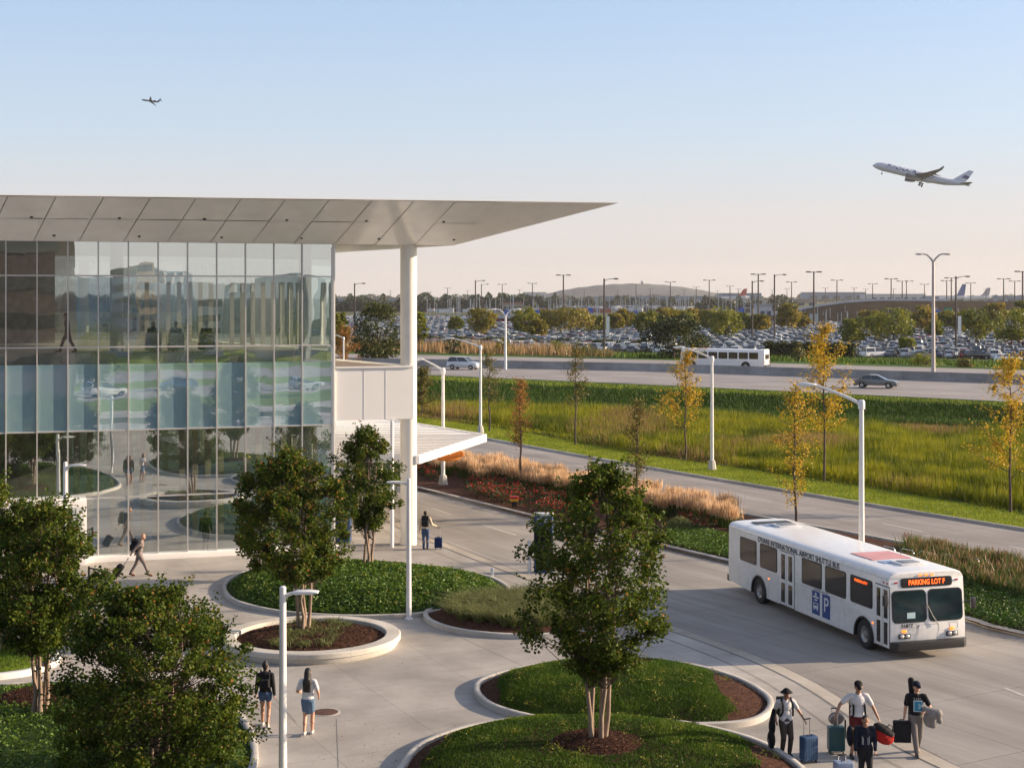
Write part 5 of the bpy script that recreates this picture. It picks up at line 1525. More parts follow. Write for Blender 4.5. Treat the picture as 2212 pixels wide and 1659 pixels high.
def car_shapes(kind):
    L, W, Hh, body, house, wh = CAR[kind]; hw = W / 2
    zb = .22; ra = .37
    def arch(xc): return [(xc + ra * math.cos(R(a)), .33 + ra * math.sin(R(a))) for a in range(0, 181, 30)]
    poly = list(body) + [(L - .05, zb)] + arch(wh[1]) + arch(wh[0]) + [(.05, zb)]
    b = MB(); n_ = len(poly)
    # slightly tumblehome body: two side faces pulled in at top
    vs = []
    for s in (-1, 1):
        for x_, z_ in poly:
            k = max(0, (z_ - .6)) * .10 + (.10 if x_ < .3 or x_ > L - .4 else 0)
            vs.append((x_ - L / 2, s * (hw - k), z_))
    fs = [tuple(range(n_)), tuple(reversed(range(n_, 2 * n_)))] + [(i, n_ + i, n_ + (i + 1) % n_, (i + 1) % n_) for i in range(n_)]
    b.add(vs, fs)
    g = MB(); n2 = len(house); vs = []
    for s in (-1, 1):
        for x_, z_ in house:
            k = .08 + (z_ - house[0][1]) * .32
            vs.append((x_ - L / 2, s * (hw - k), z_))
    fs = [tuple(range(n2)), tuple(reversed(range(n2, 2 * n2)))] + [(i, n2 + i, n2 + (i + 1) % n2, (i + 1) % n2) for i in range(n2)]
    g.add(vs, fs)
    r = MB()      # painted roof skin and pillars
    zt = Hh; tops = [p for p in house if p[1] > house[0][1] + .25]
    for i in range(len(tops) - 1):
        (xa_, za), (xb_, zb2) = tops[i], tops[i + 1]
        ka = .08 + (za - house[0][1]) * .32 - .012; kb = .08 + (zb2 - house[0][1]) * .32 - .012
        r.add([(xa_ - L / 2, -hw + ka, za + .012), (xb_ - L / 2, -hw + kb, zb2 + .012), (xb_ - L / 2, hw - kb, zb2 + .012), (xa_ - L / 2, hw - ka, za + .012),
               (xa_ - L / 2, -hw + ka, za - .03), (xb_ - L / 2, -hw + kb, zb2 - .03), (xb_ - L / 2, hw - kb, zb2 - .03), (xa_ - L / 2, hw - ka, za - .03)],
              [(0, 1, 2, 3), (7, 6, 5, 4), (0, 4, 5, 1), (1, 5, 6, 2), (2, 6, 7, 3), (3, 7, 4, 0)])
    for s in (-1, 1):
        pl_ = [house[0], house[-1]]
        for (x0_, z0_), (x1_, z1_) in ((house[0], tops[0]), (house[-1], tops[-1]), ((house[0][0] * .5 + house[-1][0] * .5, house[0][1]), ((tops[0][0] + tops[-1][0]) / 2, (tops[0][1] + tops[-1][1]) / 2))):
            k0 = .08 - .01; k1 = .08 + (z1_ - house[0][1]) * .32 - .01
            r.bar((x0_ - L / 2, s * (hw - k0), z0_ - .02), (x1_ - L / 2, s * (hw - k1), z1_), .07, .05)
    if kind == "camper pickup":
        for s in (-1, 1): r.bar((2.0 - L / 2, s * (hw - .07), 1.1), (2.05 - L / 2, s * (hw - .30), 1.88), .16, .05)
        for s in (-1, 1): r.bar((.1 - L / 2, s * (hw - .2), 1.80), (2.1 - L / 2, s * (hw - .2), 1.84), .2, .1)
    w = []
    for xw in wh:
        for s in (-1, 1):
            m_ = MB(); m_.tube([(xw - L / 2, s * (hw - .22), .33), (xw - L / 2, s * (hw - .01), .33)], .33, 14); w.append(m_)
    return b, g, r, w, L, hw, wh
hub_m = mat("hub_metal", (.4, .4, .4), .35, .7)
tail_red = mat("tail_red", (.35, .02, .02), .3)
def make_car(kind, colour, detail=True):
    b, g, r, w, L, hw, wh = car_shapes(kind)
    t = empty("parked_car", (0, 0, 0))
    bo = b.build("body", paints[colour], t, bevel=.05, seg=2)
    g.build("window_glass", car_glass, t)
    r.build("roof", paints[colour], t)
    for i, m_ in enumerate(w):
        wo = m_.build("wheel", black_rubber, t, smooth=30)
        s = -1 if i % 2 == 0 else 1; xw = wh[i // 2] - L / 2
        h = MB(); h.tube([(xw, s * (hw - .02), .33), (xw, s * (hw + .005), .33)], .19, 12); h.build("hub_cap", hub_m, wo)
    for s in (-1, 1):
        h = MB(); h.box((L / 2 - .14, s * (hw - .36), .70), (.12, .34, .12)); h.build("headlight", head_m, t, bevel=.02)
        h = MB(); h.box((-L / 2 + .03, s * (hw - .27), .88), (.08, .24, .16)); h.build("tail_light", tail_red, t, bevel=.01)
    return t
LOWCAR = {}
def low_car(kind, colour):
    """one-mesh car for the far rows"""
    key = (kind, colour)
    if key in LOWCAR: return LOWCAR[key]
    b, g, r, w, L, hw, wh = car_shapes(kind)
    mb = MB()
    for mi, parts in ((0, [b, r]), (1, [g]), (2, w)):
        mb.mi = mi
        for p in parts: mb.add(p.v, p.f)
    o = mb.build("low", [paints[colour], car_glass, black_rubber])
    me = o.data; bpy.data.objects.remove(o); LOWCAR[key] = me
    return me

# cars on the highway
hdir = (BAR[2] - BAR[1]).normalized(); hang = math.atan2(hdir.y, hdir.x)
c = make_car("sedan", "grey"); c.name = "moving_car"; tag(c, "blue grey sedan driving alone on the near highway lanes at the right", "car", "cars moving on the highway")
p = at(1893, 838, HZ + .01); c.location = p; c.rotation_euler = (0, 0, hang)
c = make_car("suv", "silver"); c.name = "moving_car"; tag(c, "silver car on the highway behind the lamp beyond the canopy tip", "car", "cars moving on the highway")
p = at(1003, 798, HZ + .01); c.location = p; c.rotation_euler = (0, 0, hang)

# the packed lot: double rows across the view, seen three quarter from behind
rg = random.Random(11)
slots = []
rowdir = Vector((math.cos(R(-24)), math.sin(R(-24)), 0)); rown = Vector((-rowdir.y, rowdir.x, 0))
base = at(1500, 774)
lotpoly = [(p.x, p.y) for p in resample(LOTN, 12)] + [(p.x, p.y) for p in reversed(LOTF)]
ptest = []
for rr in range(0, 60):
    d = 4 + (rr // 2) * 16.5 + (rr % 2) * 5.4
    for k in range(-150, 150):
        if rg.random() < .06: continue
        p = base + rown * d + rowdir * (k * 2.75 + rg.uniform(-.15, .15))
        ptest.append((p, rr))
P = np.array([(q[0].x, q[0].y) for q in ptest])
X = CX + P[:, 0] / P[:, 1] * FOC
near_y = np.interp(P[:, 0], [p.x for p in LOTN], [p.y for p in LOTN])
ok = (P[:, 1] > near_y + 4) & (X > 500) & (X < 2700) & (P[:, 1] < 800)
yy = HY + CAM_H * FOC / P[:, 1]
ok &= ~((X > 1640) & (yy < 694))
slots = [ptest[i] for i in np.nonzero(ok)[0]]
slots.sort(key=lambda q: q[0].y + (0 if 915 < CX + q[0].x / q[0].y * FOC < 2230 else 5000))
kinds = ["sedan", "suv", "hatchback", "suv", "sedan", "pickup", "suv"]
cols = ["white", "silver", "grey", "black", "silver", "black", "grey", "blue", "black", "grey", "red", "silver", "white", "black"]
protos = {}
NDET = 70
far_V = []; far_F = []
ncar = 0
lot_far = []
for i, (p, rr) in enumerate(slots):
    kd = rg.choice(kinds); cl_ = rg.choice(cols)
    ang = math.atan2(rown.y, rown.x) + (math.pi if rr % 2 else 0) + rg.uniform(-.03, .03)
    if i < 300:
        xx = CX + p.x / p.y * FOC
        ref = [(960, "right of the column"), (1040, "beside the first brown lamp"), (1092, "behind the white twin lamp"), (1180, "right of the white twin lamp"), (1260, "left of the bannered lamp"), (1330, "right of the bannered lamp"), (1400, "left of the dark round tree"), (1470, "behind the dark round tree"), (1560, "above the far bus"), (1640, "at the far bus tail"), (1700, "above the long hedge"), (1780, "behind the tall yellow tree"), (1850, "above the grey car"), (1920, "under the broad green tree"), (1980, "left of the tall grey lamp"), (2040, "right of the tall grey lamp"), (2110, "under the right green tree"), (2180, "near the right edge"), (2260, "at the right edge")]
        od = ["first", "second", "third", "fourth", "fifth", "sixth", "seventh", "eighth", "ninth", "tenth", "eleventh", "twelfth", "thirteenth", "fourteenth", "fifteenth", "sixteenth"]
        lab = f"{cl_} {kd} in the {od[rr] if rr < 16 else 'far'} lot row, {min(ref, key=lambda q: abs(q[0] - xx))[1]}"
        if i < NDET:
            if (kd, cl_) not in protos:
                o = make_car(kd, cl_); protos[(kd, cl_)] = o
            else: o = copy_tree(protos[(kd, cl_)])
        else:
            o = link_mesh("parked_car", low_car(kd, cl_))
        tag(o, lab, "car", "cars parked in the lot")
        o.location = p; o.rotation_euler = (0, 0, ang)
    else:
        lot_far.append((p, ang, kd, cl_))
bylab = {}
for o in scene.objects:
    if o.parent is None and o.name.startswith("parked_car") and o.get('label'): bylab.setdefault(o['label'], []).append(o)
for k_, v_ in bylab.items():
    if len(v_) > 1:
        v_.sort(key=lambda o: o.location.x / o.location.y)
        for i_, o in enumerate(v_): o['label'] = ("leftmost " if i_ == 0 else ("rightmost " if i_ == len(v_) - 1 else "middle ")) + k_
# those that stand out at the near edge
for (x, y, kd, cl_, lab, a) in ((1893, 772, "camper pickup", "white", "white pickup with a windowed bed cover at the near edge of the lot", .35), (1352, 757, "pickup", "white", "white pickup at the lot edge left of the dark round tree", 1.9), (2178, 782, "sedan", "white", "white rounded car at the near lot edge by the right border", .2),
                                (2040, 768, "suv", "white", "white sport utility car right of the tall grey lamp", .15), (2110, 776, "suv", "black", "black sport utility car near the right end of the lot edge", .2), (1985, 775, "sedan", "grey", "dark grey sedan behind a bush left of the tall grey lamp", .25)):
    o = make_car(kd, cl_); tag(o, lab, "car", "cars parked in the lot"); o.location = at(x, y); o.rotation_euler = (0, 0, a)
# all the rest as one
mats_all = list(paints.values()) + [car_glass, black_rubber]; cidx = {k: i for i, k in enumerate(paints)}
V_, F3, MI = [], [], []
nb = 0
cache = {}
for p, ang, kd, cl_ in lot_far:
    if kd not in cache:
        b, g, r, w, L, hw, wh = car_shapes(kd)
        vs = []; fs = []; mi = []
        for code, parts in (('p', [b]), ('g', [g])):
            for q in parts:
                o_ = len(vs); vs += q.v
                for f in q.f:
                    for t_ in range(1, len(f) - 1): fs.append((f[0] + o_, f[t_] + o_, f[t_ + 1] + o_)); mi.append(code)
        # roof skin only
        o_ = len(vs); vs += r.v[:16]
        for f in r.f[:12]:
            for t_ in range(1, len(f) - 1): fs.append((f[0] + o_, f[t_] + o_, f[t_ + 1] + o_)); mi.append('p')
        cache[kd] = (np.array(vs), np.array(fs), mi)
    vs, fs, mi = cache[kd]
    c_, s_ = math.cos(ang), math.sin(ang)
    q = vs @ np.array([[c_, s_, 0], [-s_, c_, 0], [0, 0, 1]]) + np.array(p[:])
    V_.append(q); F3.append(fs + nb); nb += len(q)
    MI += [cidx[cl_] if k == 'p' else len(paints) for k in mi]
if V_:
    o = flat_np("parked_cars_far", np.concatenate(V_), np.concatenate(F3), mats_all, None, None, MI)
    o.name = "parked_car_mass"; tag(o, "hundreds of parked cars filling the far rows of the lot", "cars", kind='stuff')

# ------------------------------------------------------------------ trees
bark = mat("bark_tan", (.24, .175, .13), .85, var=.35, scale=9, streak=(1, 1, .25), bump=.6, bscale=24)
bark_dark = mat("bark_dark", (.085, .06, .05), .9, var=.35, scale=9, streak=(1, 1, .25), bump=.6, bscale=24)
M_leafA = foliage("pear_leaf", [(0, (.018, .038, .003)), (.35, (.050, .085, .007)), (.68, (.10, .14, .012)), (.86, (.17, .19, .022)), (.95, (.27, .15, .035)), (1, (.34, .13, .035))], .38, .6, .22)
M_yellow = foliage("locust_leaf", [(0, (.22, .20, .015)), (.45, (.52, .37, .025)), (.8, (.72, .46, .035)), (1, (.62, .29, .04))], .4)
M_orange = foliage("rust_leaf", [(0, (.15, .10, .03)), (.45, (.33, .17, .04)), (1, (.45, .20, .05))], .4)
M_olive = foliage("olive_leaf", [(0, (.05, .07, .015)), (.5, (.14, .14, .03)), (.85, (.26, .20, .04)), (1, (.33, .18, .04))], .35)

def shade_tree(label, loc, h, z0, rad, profile, nclump, per, leaf=.115, stems=4, seed=1, lean=0.0, off=0.0, rust=.10, name="shade_tree", barkm=bark, lm=None, group=None):
    """multi-stemmed tree: stems fan upwards, every clump of leaves sits on its own branch"""
    rg = np.random.default_rng(seed); lm = lm or M_leafA
    t = empty(name, loc, 0, label, "tree", group)
    pr = np.array(profile)
    C = []
    tries = 0
    while len(C) < nclump and tries < nclump * 60:
        tries += 1
        u = rg.uniform(0, 1); r_ = np.interp(u, pr[:, 0], pr[:, 1]) * rad
        a = rg.uniform(0, 2 * np.pi); k = rg.uniform(0, 1) ** .42
        # uneven outline: lobes pushed out or drawn in
        lob = 1 + .16 * math.sin(3 * a + seed + u * 5) + .10 * math.sin(5 * a + 2.1 * seed - u * 9) + rg.normal(0, .06)
        p = np.array([r_ * k * lob * math.cos(a), r_ * k * lob * math.sin(a), z0 + u * (h - z0)])
        if k < .35 and rg.random() < .6: continue
        C.append(p)
    C = np.array(C); C[:, 0] += off * np.clip((C[:, 2] - z0) / (h - z0) * 3, 0, 1); leaf *= .84; per = int(per * 1.25)
    # stems
    mb = MB(); st = []
    for s in range(stems):
        a = 2 * math.pi * s / stems + rg.uniform(-.3, .3); sp = .17 if stems > 1 else 0
        b0 = Vector((sp * math.cos(a), sp * math.sin(a), -.05)); top = h * rg.uniform(.72, .88); out = rad * rg.uniform(.12, .38)
        pts = [b0.lerp(Vector((out * math.cos(a), out * math.sin(a), top)), q) + Vector((rg.normal(0, .035), rg.normal(0, .035), 0)) * (q > .05) for q in np.linspace(0, 1, 9)]
        pass
        r0 = .058 if stems > 1 else .10
        mb.tube(pts, [r0 * (1.25 if i == 0 else 1) * (1 - .85 * i / 8) + .006 for i in range(9)], 9); st.append(pts)
    mb.build("trunk", barkm, t, smooth=50)
    mb = MB()
    for c_ in C:
        s = st[int(rg.integers(len(st)))]; zc = max(z0 * .8, c_[2] - rg.uniform(.4, 1.2)); j = min(range(9), key=lambda q: abs(s[q].z - zc))
        a = s[j]; b = Vector(c_); m_ = a.lerp(b, .5) + Vector((rg.normal(0, .05), rg.normal(0, .05), -.12))
        mb.tube([a, m_, b], [.016, .010, .004], 4, False)
    mb.build("branches", bark_dark, t)['kind'] = 'stuff'
    # leaves: shells of clumps, denser above and outside
    per = int(per * 1.2); n = len(C) * per; cr = np.repeat(rg.uniform(.18, .40, len(C)), per)
    d = rg.normal(size=(n, 3)); d /= np.linalg.norm(d, axis=1)[:, None]; d[:, 2] *= .8
    rr = rg.uniform(0, 1, n) ** .4
    pos = np.repeat(C, per, 0) + d * (cr * rr)[:, None]
    # twigs poking out of the crown
    nt_ = int(n * .06); ti = rg.integers(0, len(C), nt_ // 12)
    tw = []
    for q in ti:
        dd = C[q] * np.array([1, 1, 0]); dd = dd / (np.linalg.norm(dd) + 1e-6) * .6 + np.array([0, 0, .9]); dd += rg.normal(0, .35, 3); dd /= np.linalg.norm(dd)
        for w in range(12): tw.append(C[q] + dd * (.25 + .035 * w) + rg.normal(0, .035, 3))
    if tw: pos = np.concatenate([pos, np.array(tw)])
    tone = np.concatenate([np.repeat(rg.uniform(0, .45, len(C)), per), np.full(len(pos) - n, .3)])
    var = np.clip(tone + rg.uniform(0, .45, len(pos)), 0, .84)
    hz = (pos[:, 2] - z0) / (h - z0)
    rustp = rust * (.35 + 1.1 * np.clip(hz, 0, 1))
    var = np.where(rg.random(len(pos)) < rustp, rg.uniform(.86, 1, len(pos)), var)
    V, F_, v = leaf_arrays(pos, leaf * rg.uniform(.65, 1.3, len(pos)), var, .25, .22, .8, rg)
    flat_np("crown", V, F_, lm, t, v)
    return t
PR_vase = [(0, .22), (.08, .45), (.2, .82), (.4, 1.0), (.6, .92), (.78, .72), (.92, .42), (1, .12)]
PR_round = [(0, .35), (.1, .7), (.3, 1.0), (.55, .98), (.75, .78), (.9, .48), (1, .15)]
pE = at(1290, 1606, .55)
shade_tree("big leafy many stemmed tree in the middle on the nearest mound", pE, ztop(1018, pE.y) - .55, 1.75, 1.88, PR_vase, 285, 62, .112, 5, 3, off=.2, rust=.05)
pC = Vector((RC.x - .35, RC.y + .6, .35))
shade_tree("round crowned tree growing from the pale ring planter", pC, ztop(985, pC.y) - .35, 1.75, 2.1, PR_round, 290, 66, .125, 4, 5, off=-.45)
pD = at(795, 1228, .4)
shade_tree("narrow tree in front of the white column on the oval bed", pD, ztop(930, pD.y) - .4, 1.7, 1.42, [(0, .3), (.15, .6), (.35, .95), (.55, 1.0), (.72, .75), (.85, .5), (1, .15)], 170, 58, .125, 4, 8, rust=.05)
pA = at(85, 1534, .4)
shade_tree("tree near the left edge with pale stems rising from a mulch disc", pA, ztop(1096, pA.y) - .4, 1.75, 1.62, [(0, .3), (.1, .7), (.3, 1), (.6, 1), (.8, .8), (.93, .5), (1, .2)], 270, 66, .112, 5, 12, rust=.05)
pA2 = Vector((xat(-15, 50), 50, .1))
shade_tree("taller tree cut off by the left edge, in front of the entrance", pA2, ztop(1050, 50), 1.0, 1.55, PR_round, 210, 60, .12, 4, 14, rust=.06)
pB = Vector((xat(326, 34.5), 34.5, .3))
shade_tree("nearest tree, filling the bottom left corner with dark leaves", pB, ztop(1278, 34.5) - .3, .6, 2.12, [(0, .8), (.2, 1), (.45, 1.05), (.65, .98), (.82, .8), (.93, .55), (1, .25)], 400, 72, .098, 5, 19, rust=.05)

def young_tree(label, x, yb, yt, wpx, lm, n=26, per=26, seed=0, z=.05, leaf=.10, zb=.32, Y=None):
    wpx = wpx * 1.3; leaf = leaf * .92
    p = at(x, yb, z) if Y is None else Vector((xat(x, Y), Y, z)); Y_ = p.y; h = ztop(yt, Y_) - z; rad = wpx / FOC * Y_ / 2
    rg = np.random.default_rng(seed + 100)
    t = empty("young_tree", p, 0, label, "tree", "young autumn trees along the road")
    mb = MB(); pts = [Vector((rg.normal(0, .03) * (i > 0), rg.normal(0, .03) * (i > 0), h * i / 8)) for i in range(9)]
    mb.tube(pts, [.075 * (1 - .9 * i / 8) + .006 for i in range(9)], 7); mb.build("trunk", bark_dark, t, smooth=50)
    mb = MB(); L = []
    for k in range(n):
        u = zb + (1 - zb) * (k + rg.random()) / n; a = rg.uniform(0, 2 * np.pi)
        r_ = rad * (1.15 - .75 * (u - zb) / (1 - zb)) * rg.uniform(.3, 1.2) * (1 if u < .9 else .5)
        b0 = Vector((0, 0, h * u)); e = b0 + Vector((r_ * math.cos(a), r_ * math.sin(a), r_ * rg.uniform(.35, 1.1)))
        m_ = b0.lerp(e, .5) + Vector((0, 0, -.04 * r_)); mb.tube([b0, m_, e], [.02, .012, .004], 4, False)
        for q in range(int(per * 1.9)):
            s = rg.uniform(.2, 1.08); c_ = b0.lerp(e, s); L.append(np.array(c_[:]) + rg.normal(0, .10 + .11 * s, 3))
        for w in range(3):     # side twigs
            s = rg.uniform(.3, .9); a0 = b0.lerp(e, s); e2 = a0 + Vector((rg.normal(0, .25), rg.normal(0, .25), rg.uniform(.05, .45)))
            mb.tube([a0, e2], [.008, .003], 3, False)
            for q in range(per // 3): c_ = a0.lerp(e2, rg.uniform(.2, 1.1)); L.append(np.array(c_[:]) + rg.normal(0, .06, 3))
    mb.build("branches", bark_dark, t)['kind'] = 'stuff'
    L = np.array(L)
    V, F_, v = leaf_arrays(L, leaf * 1.35 * rg.uniform(.6, 1.3, len(L)), rg.random(len(L)), .3, .2, .6, rg)
    flat_np("crown", V, F_, lm, t, v)
    return t
young_tree("rusty orange young tree among the roses near the canopy tip", 1124, 1052, 822, 46, M_orange, 26, 22, 1, .1, .10, .36)
young_tree("thin half bare young tree just behind the central tree top", 1376, 1112, 868, 46, M_olive, 30, 26, 2, .1, .09, .2)
young_tree("golden young tree whose black trunk meets the bus roof", 1718, 1200, 835, 90, M_yellow, 30, 26, 3, .1, .085, .28)
young_tree("slim young tree with sparse olive leaves left of the yellow one", 1243, 960, 745, 46, M_olive, 24, 24, 4, .05, .11, .35)
young_tree("yellow young tree left of the lamp under the far bus", 1480, 996, 762, 92, M_yellow, 30, 32, 5, .05, .12, .25)
young_tree("tall yellow young tree behind the arm of the rightmost near lamp", 1780, 1041, 708, 108, M_yellow, 42, 34, 6, .05, .12, .3)
young_tree("golden young tree at the right edge of the picture", 2183, 1107, 778, 124, M_yellow, 40, 34, 7, .05, .11, .22)
young_tree("slight young tree beside the lamp behind the canopy tip", 1057, 932, 768, 60, M_olive, 22, 22, 8, .05, .12, .3)
young_tree("leafy young tree right behind the white column", 912, 905, 800, 60, M_olive, 30, 40, 9, .05, .14, .1, Y=150)
young_tree("reddish young tree low between the glass corner and the column", 745, 800, 712, 60, M_orange, 34, 40, 10, .5, .16, .1, Y=200)

# bushy trees of the lot, each one its own object
def lot_tree(label, x, yt, yb, wpx, lm, Y=None, seed=0, n=1500, group="trees of the parking lot", name="lot_tree", leaf=None, low=.3, z=0):
    if Y is None: Y = at(x, yb, z).y
    h = ztop(yt, Y) - z; rad = wpx / FOC * Y / 2
    rg = np.random.default_rng(seed + 500)
    t = empty(name, (xat(x, Y), Y, z), 0, label, "tree", group)
    mb = MB(); mb.tube([(0, 0, -.1), (.1, 0, h * .35), (0, .1, h * .7)], [.22, .16, .06], 7)
    for k in range(5):
        a = k * 1.3; mb.tube([(0, 0, h * .3), (rad * .5 * math.cos(a), rad * .5 * math.sin(a), h * .62)], [.1, .03], 5)
    mb.build("trunk", bark_dark, t, smooth=50)
    nc = 34; C = []
    for k in range(nc):
        u = rg.uniform(low, .93); a = rg.uniform(0, 2 * np.pi); w = math.sin(math.pi * min(max((u - low) / (1 - low) * .86 + .14, 0), 1)) ** .55
        C.append([rad * .82 * w * math.cos(a) * rg.uniform(.5, 1.05), rad * .82 * w * math.sin(a) * rg.uniform(.5, 1.05), h * u])
    C = np.array(C); per = n // nc
    d = rg.normal(size=(nc * per, 3)); d /= np.linalg.norm(d, axis=1)[:, None]
    cr = np.repeat(rg.uniform(.26, .46, nc), per) * rad
    pos = np.repeat(C, per, 0) + d * (cr * rg.uniform(.3, 1, nc * per) ** .5)[:, None] * np.array([1, 1, .7])
    pos[:, 2] = np.clip(pos[:, 2], .2, h * 1.02)
    var = np.clip(np.repeat(rg.uniform(0, .6, nc), per) + rg.uniform(0, .4, nc * per), 0, 1)
    lf = leaf or max(.34, Y * .0015)
    V, F_, v = leaf_arrays(pos, lf * rg.uniform(.6, 1.3, len(pos)), var, .3, .2, .8, rg)
    flat_np("crown", V, F_, lm, t, v)
    return t
M_dark = foliage("dark_leaf", [(0, (.012, .022, .004)), (.5, (.035, .05, .008)), (1, (.11, .12, .015))], .25)
M_mid = foliage("mid_leaf", [(0, (.05, .075, .006)), (.5, (.16, .19, .014)), (1, (.36, .31, .03))], .35)
M_gold = foliage("gold_leaf", [(0, (.07, .085, .010)), (.5, (.21, .19, .018)), (1, (.42, .28, .03))], .35)
lot_tree("large dark round bush tree behind the white column, left of it", 815, 656, 765, 120, M_dark, 235, 1, 6500, "dark round trees by the highway", "round_tree", low=.12, z=1.0)
lot_tree("large dark round bush tree left of the far shuttle bus", 1455, 686, 775, 150, M_dark, 262, 2, 7000, "dark round trees by the highway", "round_tree", low=.1)
T_ = [(735, 668, 740, 40, M_mid, 300), (728, 690, 750, 44, M_gold, 290), (905, 672, 750, 42, M_mid, 300), (1040, 668, 722, 66, M_gold, 420), (985, 684, 715, 34, M_mid, 470),
      (1135, 665, 728, 64, M_mid, 430), (1185, 672, 712, 60, M_gold, 500), (1232, 667, 725, 110, M_gold, 440), (1290, 684, 722, 60, M_mid, 460), (1395, 672, 720, 60, M_mid, 450), (1350, 668, 708, 44, M_gold, 520),
      (1440, 664, 712, 60, M_gold, 500), (1500, 668, 705, 56, M_gold, 540), (1568, 664, 735, 84, M_mid, 385), (1535, 672, 712, 50, M_mid, 480), (1640, 680, 716, 52, M_gold, 470), (1702, 656, 715, 60, M_gold, 480), (1735, 676, 715, 34, M_gold, 500),
      (1843, 690, 758, 66, M_mid, 345), (1930, 668, 752, 110, M_mid, 350), (1880, 672, 712, 60, M_gold, 480), (1990, 662, 714, 64, M_gold, 460), (2040, 672, 705, 50, M_mid, 500), (2108, 668, 752, 82, M_mid, 350), (2185, 666, 762, 92, M_mid, 330),
      (2150, 656, 705, 60, M_gold, 500), (2205, 648, 705, 44, M_mid, 480), (1960, 730, 760, 40, M_mid, 300)]
T_ += [(1330, 678, 712, 40, M_gold, 480), (1605, 676, 716, 36, M_mid, 470), (1900, 680, 735, 70, M_mid, 400), (1470, 672, 706, 70, M_mid, 520), (2075, 676, 715, 40, M_gold, 440), (1160, 690, 735, 46, M_gold, 400), (2020, 694, 728, 40, M_mid, 400)]
names_ = ["between column and glass, upper", "between column and glass, lower and rusty", "hugging the right side of the column", "behind the brown lamp left of the twin lamp", "small one left of the brown lamp", "behind the white twin lamp", "just right of the white twin lamp",
          "wide and rusty, under the tallest lot lamp", "right of the wide rusty one", "left of the dark round tree", "under the hill's crest", "behind the dark round tree", "above the dark round tree, right side", "standing over the far bus", "left neighbour of the one over the far bus", "right behind the far bus", "tall and gold, right of the far bus", "small and gold beside the pale banner",
          "low and green above the silver car", "broad and green left of the tall grey lamp", "gold, behind the broad green one", "gold, at the tall grey lamp", "thin, right of the tall grey lamp", "broad and green right of the tall grey lamp", "at the right edge, broad and green",
          "golden one above the right rows", "highest at the right edge", "bush at the lot edge left of the tall grey lamp", "small gold one left of the bannered brown lamp", "small green one just above the far bus tail", "low and green, left part of the broad clump", "wide and green over the dark round tree", "gold, between the tall lamp and the right green tree", "low and gold right of the white twin lamp", "low and green beside the tall grey lamp"]
for i, ((x, yt, yb, w, m_, Y), nm_) in enumerate(zip(T_, names_)):
    w *= 1.0
    lot_tree(f"{'golden' if m_ is M_gold else 'green'} lot tree, {nm_}", x, yt, yb, w, m_, Y, 10 + i, 2600)
# shrubs and reeds on the verge in front of the lot
for i, (x, yt, yb, w, m_, nm_) in enumerate(((1205, 736, 768, 44, M_mid, "low green bush on the verge right of the white twin lamp"), (980, 722, 768, 46, M_dark, "low dark bush right of the column by the highway"), (1270, 744, 772, 60, M_olive, "bare looking bush on the verge left of the brown bannered lamp"), (1085, 730, 768, 40, M_gold, "golden bush behind the young tree beyond the canopy"),
                                          (1725, 740, 782, 30, M_olive, "thin bush at the verge right of the far bus"), (2000, 762, 795, 70, M_mid, "round green bush on the verge below the tall grey lamp"), (2085, 775, 800, 44, M_olive, "low bush right of the tall grey lamp base"), (2195, 775, 805, 60, M_gold, "golden bush on the verge at the right edge"), (1520, 722, 770, 60, M_dark, "dark bush between the round tree and the far bus"))):
    Y = at(x, yb, .8).y
    lot_tree(nm_, x, yt, yb, w, m_, Y, 60 + i, 900, "bushes on the highway verge", "bush", .3, .05, z=.6)
def hedge(label, x0, x1, y0, y1, h, m_, n):
    a, b = at(x0, y0), at(x1, y1); d = b - a
    t = empty("hedge", a, 0, label, "hedge", "hedges along the lot edge")
    P = RNG.random((n, 3)); pos = np.array([d[:]]) * P[:, :1]; pos = pos + np.column_stack([RNG.normal(0, .5, n), RNG.normal(0, .5, n), P[:, 2] * h * (1 + .15 * np.sin(P[:, 0] * 40))])
    V, F_, v = leaf_arrays(pos, .35, RNG.random(n), .3); flat_np("foliage", V, F_, m_, t, v)
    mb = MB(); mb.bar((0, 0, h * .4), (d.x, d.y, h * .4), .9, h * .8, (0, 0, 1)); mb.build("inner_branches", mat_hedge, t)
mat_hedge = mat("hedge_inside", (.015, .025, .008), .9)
hedge("long clipped dark hedge right of the far bus", 1655, 1845, 772, 778, 2.8, M_dark, 11000)
hedge("long low dark hedge left of the dark round tree", 905, 1400, 744, 756, 1.9, M_dark, 14000)
M_reed = foliage("reed_blade", [(0, (.08, .08, .02)), (.4, (.20, .14, .05)), (1, (.40, .24, .12))], .4)
A_ = resample(HWF, 60); n = 16000; u = RNG.uniform(0, 58.99, n); i = u.astype(int); f = (u - i)[:, None]
A2 = np.array([p[:2] for p in A_]); B2 = np.array([p[:2] for p in resample(LOTN, 60)]); t_ = RNG.uniform(.25, .9, n)[:, None]
P = (A2[i] * (1 - f) + A2[i + 1] * f) * (1 - t_) + (B2[i] * (1 - f) + B2[i + 1] * f) * t_
X = CX + P[:, 0] / P[:, 1] * FOC; hgt = np.where(X < 1240, 2.3, np.where(X < 1340, 1.6, .7)) * (.6 + .7 * noise2(P, 6, 77))
gr = np.where(X < 1260, .35, -.1); keep = X < 1290 + 60 * noise2(P, 8, 5)
Z_ = HZ * (1 - t_[:, 0])
V, F_, v = blades(np.column_stack([P, Z_])[~keep], .7 * RNG.uniform(.5, 1.2, (~keep).sum()), .25, .3, np.clip(RNG.random((~keep).sum()) * .8, 0, 1))
o = flat_np("verge_grass", V, F_, M_slope, None, v); tag(o, "rough dark grass on the verge below the lot on the right", "grass", kind='stuff')
